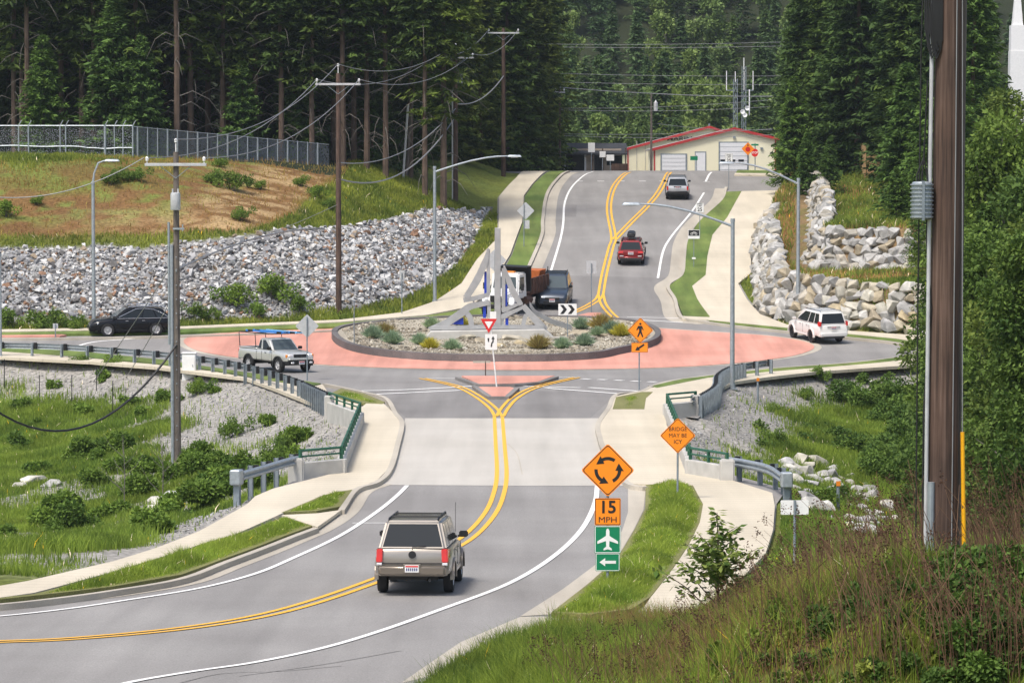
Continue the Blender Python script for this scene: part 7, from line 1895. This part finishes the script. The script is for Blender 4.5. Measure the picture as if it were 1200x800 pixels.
# verges beside the approach
for poly, n, hmax in ((verge_l, 42000, .36), (verge_l2, 9000, .36), (tongue, 52000, .36), (XYs([(718, 479), (722, 465), (752, 459), (765, 459), (757, 466), (755, 479)], 0.15), 9000, .10), (XYs([(385, 462), (400, 455), (427, 461), (451, 471), (448, 473), (425, 472), (402, 468)], 0.15), 5000, .16)):
    q_ = np.array(poly); P = scatter(n * 4, q_.min(0), q_.max(0), rg); P = P[inside(P, q_)]; e_ = seg_dist(P, q_)
    h = hmax * (.45 + .9 * vnoise(P[:, 0], P[:, 1], .7, 2)) * rg.uniform(.5, 1.25, len(P)) * sm(-.1, .9, e_)
    blades('verge_grass', P, Z0(P[:, 1]) + .13, h, .018, (.06, .12, .02), (.16, .25, .045), rg, .45, flowers=.008)
# near bank
P = scatter(560000, (-2.7, 33.5), (12, 82), rg); d = sdist(P, PLAT); up_ = T(P[:, 0], P[:, 1]) - Z0(P[:, 1]); k = ((up_ > .25) | (d > .2)) & (np.abs(P[:, 0]) < P[:, 1] * .165) & (600 + P[:, 0] * FPX / P[:, 1] > 488 + rg.normal(0, 8, len(P))); P = P[k]
brown = sm(.42, .6, vnoise(P[:, 0] + 3, P[:, 1], .22, 3)) * sm(.5, 2.5, P[:, 0]); kb_ = rg.random(len(P)) < brown * .55
h = rg.uniform(.10, .38, len(P)) * (.35 + 1.3 * vnoise(P[:, 0], P[:, 1] + 5, 1.3, 3) ** 1.3 * 1.2) * (.7 + .008 * P[:, 1]); z = T(P[:, 0], P[:, 1])
blades('bank_grass', P[~kb_], z[~kb_], h[~kb_], .012, (.035, .075, .014), (.13, .20, .035), rg, .5, flowers=.002)
blades('dry_grass', P[kb_], z[kb_], h[kb_] * 1.15, .007, (.07, .05, .03), (.16, .12, .06), rg, .6)
# embankment: green crest, foot strip, scattered tufts; right slopes
P = scatter(260000, (-44, 196), (4, 262), rg); d = seg_dist(P, LEFT_FOOT, False); k = inside(P, LEFT_REG) & ~inside(P, RIPRAP) & (np.abs(P[:, 0] - 0) < P[:, 1] * .165); P, d = P[k], d[k]
n1_ = vnoise(P[:, 0], P[:, 1], .22, 4); n2_ = vnoise(P[:, 0] + 31, P[:, 1] + 7, .9, 3)
dirtm = sm(10, 12, d) * sm(28, 20, d + (n1_ - .5) * 16 + np.maximum(P[:, 0] + 14, 0) * .9); k = rg.random(len(P)) > dirtm * .93; P, d = P[k], d[k]; isd = dirtm[k] > .5
h = rg.uniform(.15, .42, len(P)); z = T(P[:, 0], P[:, 1])
blades('slope_grass', P[~isd], z[~isd], h[~isd], .07, (.045, .085, .018), (.15, .20, .04), rg, .4, flowers=.004)
blades('dry_grass', P[isd], z[isd], h[isd] * .8, .06, (.15, .10, .05), (.16, .17, .05), rg, .5)
P = scatter(200000, (14, 204), (46, 300), rg); ui_ = inside(P, UP_REG); li_ = inside(P, LOW_REG) & ~ui_; k = (ui_ | li_) & (np.abs(P[:, 0]) < P[:, 1] * .165); P = P[k]; ui_ = ui_[k]; z = T(P[:, 0], P[:, 1]); h = rg.uniform(.15, .5, len(P))
dw = (seg_dist(P, LOW_WALL, False) > 1.3) & (seg_dist(P, UP_WALL, False) > 1.1); P, ui_, z, h = P[dw], ui_[dw], z[dw], h[dw]
dry = (rg.random(len(P)) < np.where(ui_, .25 + .4 * (vnoise(P[:, 0], P[:, 1], .2, 3) > .55), .75))
blades('slope_grass', P[~dry], z[~dry], h[~dry] * 1.3, .07, (.04, .08, .018), (.15, .22, .045), rg, .4, flowers=.012)
blades('dry_grass', P[dry], z[dry], h[dry] * .8, .06, (.17, .11, .06), (.27, .19, .10), rg, .5)
# low verges on the far side of the paths
P = scatter(60000, (10, 205), (24, 295), rg); d = sdist(P, PLAT); k = (d > 0.02) & (d < 1.6) & (seg_dist(P, LOW_WALL, False) > .3); P = P[k]; z = T(P[:, 0], P[:, 1]); blades('slope_grass', P, z, rg.uniform(.1, .4, len(P)), .06, (.05, .09, .02), (.15, .22, .045), rg, .4, flowers=.02)
# leafy brush in the creek
def brush(name, centres, leaves, size, c1, c2, rng, col_mat='leaf'):
    L_ = []
    for x, y, r_ in centres:
        z = Tz(x, y)
        for k in range(5): L_.append((x + rng.normal(0, r_ * .5), y + rng.normal(0, r_ * .5), z + r_ * rng.uniform(.1, .9), r_ * rng.uniform(.35, .6)))
    me = mk(leafy_mesh(L_, leaves, rng, c1, c2, size, name), col_mat); o = bpy.data.objects.new(name, me); COL.objects.link(o); o['kind'] = 'stuff'; return o
def brush_px(lst): 
    out = []
    for px, py, r_ in lst:
        if inside([[px, py]], [(905, 530), (985, 530), (1062, 600), (1062, 645), (900, 645)])[0]: continue
        p = PT(px, py, 86)
        if sdist([[p.x, p.y]], PLAT)[0] > r_ + .8: out.append((p.x, p.y, r_))
    return out
cs = []
for k in range(62):
    px, py = rp.uniform(0, 400), rp.uniform(520, 645)
    if py > 590 + (px - 0) * -.02 + 28 and px > 200: continue
    if px > 250 and py < 545 + (px - 250) * .02: continue
    cs.append((px, py, rp.uniform(.4, 1.0)))
for px, py in ((205, 420), (232, 455), (250, 460), (210, 470), (160, 445), (175, 435), (120, 445), (150, 475), (165, 490), (190, 470), (90, 440), (62, 455), (40, 500), (30, 480), (100, 485), (240, 540), (260, 560), (300, 555), (330, 540), (345, 520), (310, 500)): cs.append((px, py, rp.uniform(.3, .6)))
brush('creek_brush', brush_px(cs), 90000, .15, (.028, .065, .014), (.12, .19, .035), rg)
cs = [(rp.uniform(975, 1110), rp.uniform(470, 640), rp.uniform(.5, 1.1)) for k in range(60)] + [(rp.uniform(1000, 1090), rp.uniform(430, 500), rp.uniform(.3, .7)) for k in range(14)] + [(rp.uniform(880, 980), rp.uniform(455, 540), rp.uniform(.2, .4)) for k in range(16)]
brush('creek_brush', brush_px(cs), 70000, .15, (.022, .055, .014), (.10, .165, .035), rg)
# shrubs one can pick out
SH = []
for k in range(3):
    L_ = [(rg_.normal(0, .3), rg_.normal(0, .3), .25 + .5 * rg_.random(), .3) for _ in range(9)]; mb = MB()
    for x, y, z, r_ in L_: mb.tube([(0, 0, -.1), (x * .5, y * .5, z * .5), (x, y, z)], [.02, .015, .006], 4)
    t_ = mb.mesh('stem', smooth=True); t_.materials.append(M['barkg']); SH.append((mk(leafy_mesh(L_, 1500, rg_, (.03, .07, .015), (.13, .20, .04), .12), 'leaf'), t_))
def shrub(px, py, s, label, ymin=86, name='shrub', group=None):
    p = PT(px, py, ymin); o = empty(name, p, rp.uniform(0, 6), label, 'shrub', group); c_, t_ = SH[rp.randrange(3)]; link_shared('foliage', c_, o); link_shared('stem', t_, o); s *= .6; o.scale = (s, s, s * 1.1); return o
for px, py, s in ((273, 224, 2.0), (282, 258, 1.4), (251, 216, 1.6), (146, 212, 1.4), (129, 216, 1.5), (8, 254, 1.6), (161, 212, 1.4), (43, 240, 1.0), (258, 196, 1.2), (290, 220, 1.0), (305, 222, 1.0), (352, 218, 1.2), (372, 232, 1.3), (385, 245, 1.2)): shrub(px, py, s, 'round green shrub dotted on the bare dirt slope', 200, group='shrubs on the dirt slope')
for px, py, s in ((275, 360, 2.2), (320, 352, 2.6), (230, 372, 1.5), (352, 366, 1.6), (300, 372, 1.4), (250, 374, 1.2), (45, 386, 1.8), (65, 384, 1.8), (10, 384, 1.8), (90, 388, 1.5)): shrub(px, py, s, 'green sapling growing out of the foot of the riprap', 198, group='saplings at the riprap foot')
for px, py, s, lb in ((272, 512, 1.4, 'dark green shrub alone on the left gravel mound'), (330, 530, 1.2, 'spindly green shrub low on the left gravel mound'), (317, 545, 1.3, 'pale green weed clump below the gravel mound'), (95, 430, 1.0, 'low shrub under the guardrail near the left edge'), (130, 432, 1.2, 'broad low shrub on the gravel left of the canister pole'),
                     (232, 462, 1.3, 'green shrub right of the canister pole below the cabinet'), (958, 446, 1.2, 'green weed clump at the top of the right gravel bank'), (945, 468, 1.0, 'small weed clump on the right gravel bank'), (985, 590, 1.3, 'leafy shrub between the creek boulders and blank sign'), (910, 520, 1.1, 'weed clump beside the right guardrail end'), (962, 595, 1.1, 'dark shrub right of the blank sign')): shrub(px, py, s, lb)
# island plants
TUFT = []
for c1_, c2_ in (((.10, .16, .12), (.22, .30, .24)), ((.20, .20, .03), (.36, .34, .06)), ((.13, .10, .045), (.24, .22, .09))):
    n = 700; a = rg_.random(n) * 6.283; e_ = rg_.uniform(.35, 1.5, n); L_ = rg_.uniform(.35, .62, n); D = np.stack([np.cos(a) * np.cos(e_), np.sin(a) * np.cos(e_), np.sin(e_)], 1); side = unit(np.cross(D, rg_.normal(0, 1, (n, 3))))
    V = leaf_quads(rg_.normal(0, .05, (n, 3)) * np.array([1, 1, .2]), D, side, L_, np.full(n, .035)); m_ = rg_.random((n, 1)); me = np_mesh('foliage', V, quad_faces(n)); set_col(me, np.repeat(np.array(c1_) * (1 - m_) + np.array(c2_) * m_, 4, axis=0)); TUFT.append(mk(me, 'leaf'))
names_ = ('blue green grass tuft', 'low yellow green bush', 'brownish green bush')
for px, py, k, s in ((437, 397, 0, 1.5), (451, 394, 2, 1.6), (460, 403, 0, 1.5), (492, 403, 0, 1.3), (504, 409, 1, 1.3), (530, 410, 0, 1.3), (506, 384, 0, 1.3), (632, 408, 2, 1.6), (659, 408, 0, 1.3), (685, 405, 0, 1.4), (681, 385, 0, 1.4), (706, 386, 2, 1.9), (717, 392, 0, 1.6), (727, 395, 1, 1.5), (541, 382, 1, 1.2), (700, 394, 0, 1.2)):
    p = PZ(px, py, .25); o = empty('island_plant', (p.x, p.y, float(zisl([p.x], [p.y])[0])), 0, names_[k] + ' planted in the island cobbles', 'plant', names_[k] + 's on the island'); o.scale = (s, s, s); link_shared('foliage', TUFT[k], o)
# young broad-leaved tree in front of the right path
p = Vector((3.62, 60.0, Tz(3.62, 60.0))); root = empty('young_tree', p, 0, 'young tree with broad pointed leaves standing before the right path', 'tree'); top = at_depth(845, 596, 60).z - p.z; mb = MB(); ends = []
for k in range(24):
    a = k * 2.4 + rp.uniform(-.3, .3); z0_ = top * rp.uniform(.05, .72); L_ = top * rp.uniform(.30, .58) * (1.1 - z0_ / top); e_ = (math.cos(a) * L_, math.sin(a) * L_, z0_ + L_ * .75); mb.tube([(0, 0, z0_), (e_[0] * .5, e_[1] * .5, z0_ + L_ * .45), e_], [.014, .010, .004], 5); ends.append(((0, 0, z0_), e_))
mb.tube([(0, 0, -.2), (.03, 0, top * .5), (0, 0, top * .97)], [.03, .02, .006], 6); ends.append(((0, 0, top * .35), (0, 0, top))); ends.append(((0, 0, top * .6), (0, 0, top)))
mb.build('stem', M['bark'], root, smooth=True); n = 1200; LV = np.zeros((n, 3)); k_ = rg.integers(0, len(ends), n); t_ = rg.uniform(.25, 1, n)
A_ = np.array([e[0] for e in ends])[k_]; B_ = np.array([e[1] for e in ends])[k_]; C0 = A_ + (B_ - A_) * t_[:, None]; D = unit(rg.normal(0, 1, (n, 3)) * np.array([1, 1, .35]) + np.array([0, 0, -.25])); up = unit(rg.normal(0, .35, (n, 3)) + np.array([0, 0, 1])); side = unit(np.cross(D, up)); ln = rg.uniform(.11, .20, n)
V = leaf_quads(C0 + D * .04, D, side, ln, ln * .55); m_ = rg.random((n, 1)); me = np_mesh('leaves', V, quad_faces(n)); set_col(me, np.repeat(np.array((.05, .10, .02)) * (1 - m_) + np.array((.20, .25, .07)) * m_, 4, axis=0)); link_shared('leaves', mk(me, 'leaf'), root)
# dead brown stalks with seed heads in the foreground
n = 4800; P = np.stack([rg.uniform(.4, 9.0, n), 34.9 + 24 * rg.random(n) ** 2.0], 1); k = (np.abs(P[:, 0]) < P[:, 1] * .165) & (rg.random(n) < .25 + .75 * sm(1.2, 4.5, P[:, 0]) * (vnoise(P[:, 0], P[:, 1], .35, 2) > .42)); P = P[k]; n = len(P)
z = T(P[:, 0], P[:, 1]); h = rg.uniform(.3, .85, n) * (1 + .75 * sm(880, 1100, 600 + P[:, 0] * FPX / P[:, 1])); a = np.where(rg.random(n) < .55, rg.normal(3.1, .5, n), rg.random(n) * 6.28); l_ = np.abs(rg.normal(.12, .38, n)) * h; side = np.stack([np.ones(n) * .0042, np.zeros(n), np.zeros(n)], 1)
b_ = np.stack([P[:, 0], P[:, 1], z - .05], 1); m1 = b_ + np.stack([np.cos(a) * l_ * .25, np.sin(a) * l_ * .25, h * .55], 1); t1 = b_ + np.stack([np.cos(a) * l_, np.sin(a) * l_, h], 1)
V = np.concatenate([np.stack([b_ - side, b_ + side, m1 + side, m1 - side], 1).reshape(-1, 3), np.stack([m1 - side, m1 + side, t1 + side * .6, t1 - side * .6], 1).reshape(-1, 3)])
Cc = np.tile(np.array((.070, .050, .038)), (len(V), 1)) * rg.uniform(.6, 1.5, (len(V) // 4, 1)).repeat(4, 0)
hd = np.nonzero(rg.random(n) < .30)[0]; per = 26; hb = t1[hd].repeat(per, 0) + rg.normal(0, 1, (len(hd) * per, 3)) * np.array([.035, .035, .05]); D = unit(rg.normal(0, 1, hb.shape)); sd2 = unit(np.cross(D, rg.normal(0, 1, hb.shape))); hv = leaf_quads(hb, D, sd2, np.full(len(hb), .03), np.full(len(hb), .02))
V = np.concatenate([V, hv]); Cc = np.concatenate([Cc, np.tile(np.array((.040, .026, .020)), (len(hv), 1)) * rg.uniform(.6, 1.6, (len(hb), 1)).repeat(4, 0)])
me = np_mesh('dead_stalks', V, np.arange(len(V)).reshape(-1, 4)); set_col(me, Cc); o = link_mesh('dead_stalks', me, M['grass']); o['kind'] = 'stuff'
# mixed broad-leaved weeds along the bank, and ferny growth rising to the right edge
def near_xy(px0, px1, y0, y1, n, r0, r1):
    o = []
    for k in range(n):
        y = rp.uniform(y0, y1); px = rp.uniform(px0, px1); o.append(((px - 600) * y / FPX, y, rp.uniform(r0, r1)))
    return o
brush('bank_weeds', near_xy(520, 760, 46, 68, 60, .10, .24) + near_xy(700, 1130, 35.2, 56, 90, .08, .20), 90000, .055, (.03, .065, .014), (.14, .20, .035), rg)
brush('bank_weeds', near_xy(700, 1200, 34.9, 42, 120, .06, .16), 110000, .06, (.02, .05, .014), (.075, .13, .03), rg)
brush('bank_weeds', near_xy(1120, 1215, 34.9, 38.5, 80, .14, .38) + near_xy(960, 1130, 35.0, 37.5, 26, .08, .20), 120000, .07, (.016, .042, .012), (.085, .15, .03), rg)
brush('bank_weeds', near_xy(720, 1200, 35.0, 40, 70, .05, .13), 50000, .045, (.10, .13, .03), (.22, .26, .06), rg)
# bare saplings and dark stakes in the left creek
for px, py, h, lb in ((145, 602, 3.2, 'bare grey sapling nearest the lower left path'), (190, 598, 3.0, 'thin bare sapling right of the other bare one')):
    p = PT(px, py, 88); mb = MB().tube([(0, 0, -.3), (.05, 0, h * .5), (0, 0, h)], [.025, .018, .006], 5)
    for k in range(11): a = rp.uniform(0, 6.28); z0_ = h * rp.uniform(.2, .8); L_ = rp.uniform(.4, 1.1); mb.tube([(0, 0, z0_), (math.cos(a) * L_ * .6, math.sin(a) * L_ * .6, z0_ + L_ * .5), (math.cos(a) * L_, math.sin(a) * L_, z0_ + L_ * 1.1)], [.012, .008, .003], 4)
    o = mb.build('bare_sapling', M['barkg'], None, smooth=True); o.location = p; tag(o, lb, 'sapling')
for px, py, h in ((84, 477, 1.7), (132, 490, 1.9), (46, 470, 1.4), (5, 455, 1.6), (113, 458, 1.3)):
    p = PT(px, py, 88); o = MB().tube([(0, 0, -.3), (.02, 0, h)], .025, 6).build('stake', M['blk'], None, smooth=True); o.location = p; tag(o, 'thin dark stake in the weedy gravel below the left guardrail', 'stake', 'dark stakes below the guardrail')
# ---------------------------------------------------------------- the summer haze between here and the far hill
mb = MB().hexa([(-1150, -40, -12), (1150, -40, -12), (1150, 1150, -12), (-1150, 1150, -12)], [(-1150, -40, 330), (1150, -40, 330), (1150, 1150, 330), (-1150, 1150, 330)])
m = bpy.data.materials.new('haze'); m.use_nodes = True; nt = m.node_tree; nt.nodes.remove(nt.nodes['Principled BSDF'])
v = nt.nodes.new('ShaderNodeVolumePrincipled'); v.inputs['Color'].default_value = (.80, .90, .97, 1); v.inputs['Density'].default_value = 0.00012; v.inputs['Anisotropy'].default_value = 0.3
nt.links.new(v.outputs[0], nt.nodes['Material Output'].inputs['Volume'])
mb.build('haze', m)['kind'] = 'stuff'
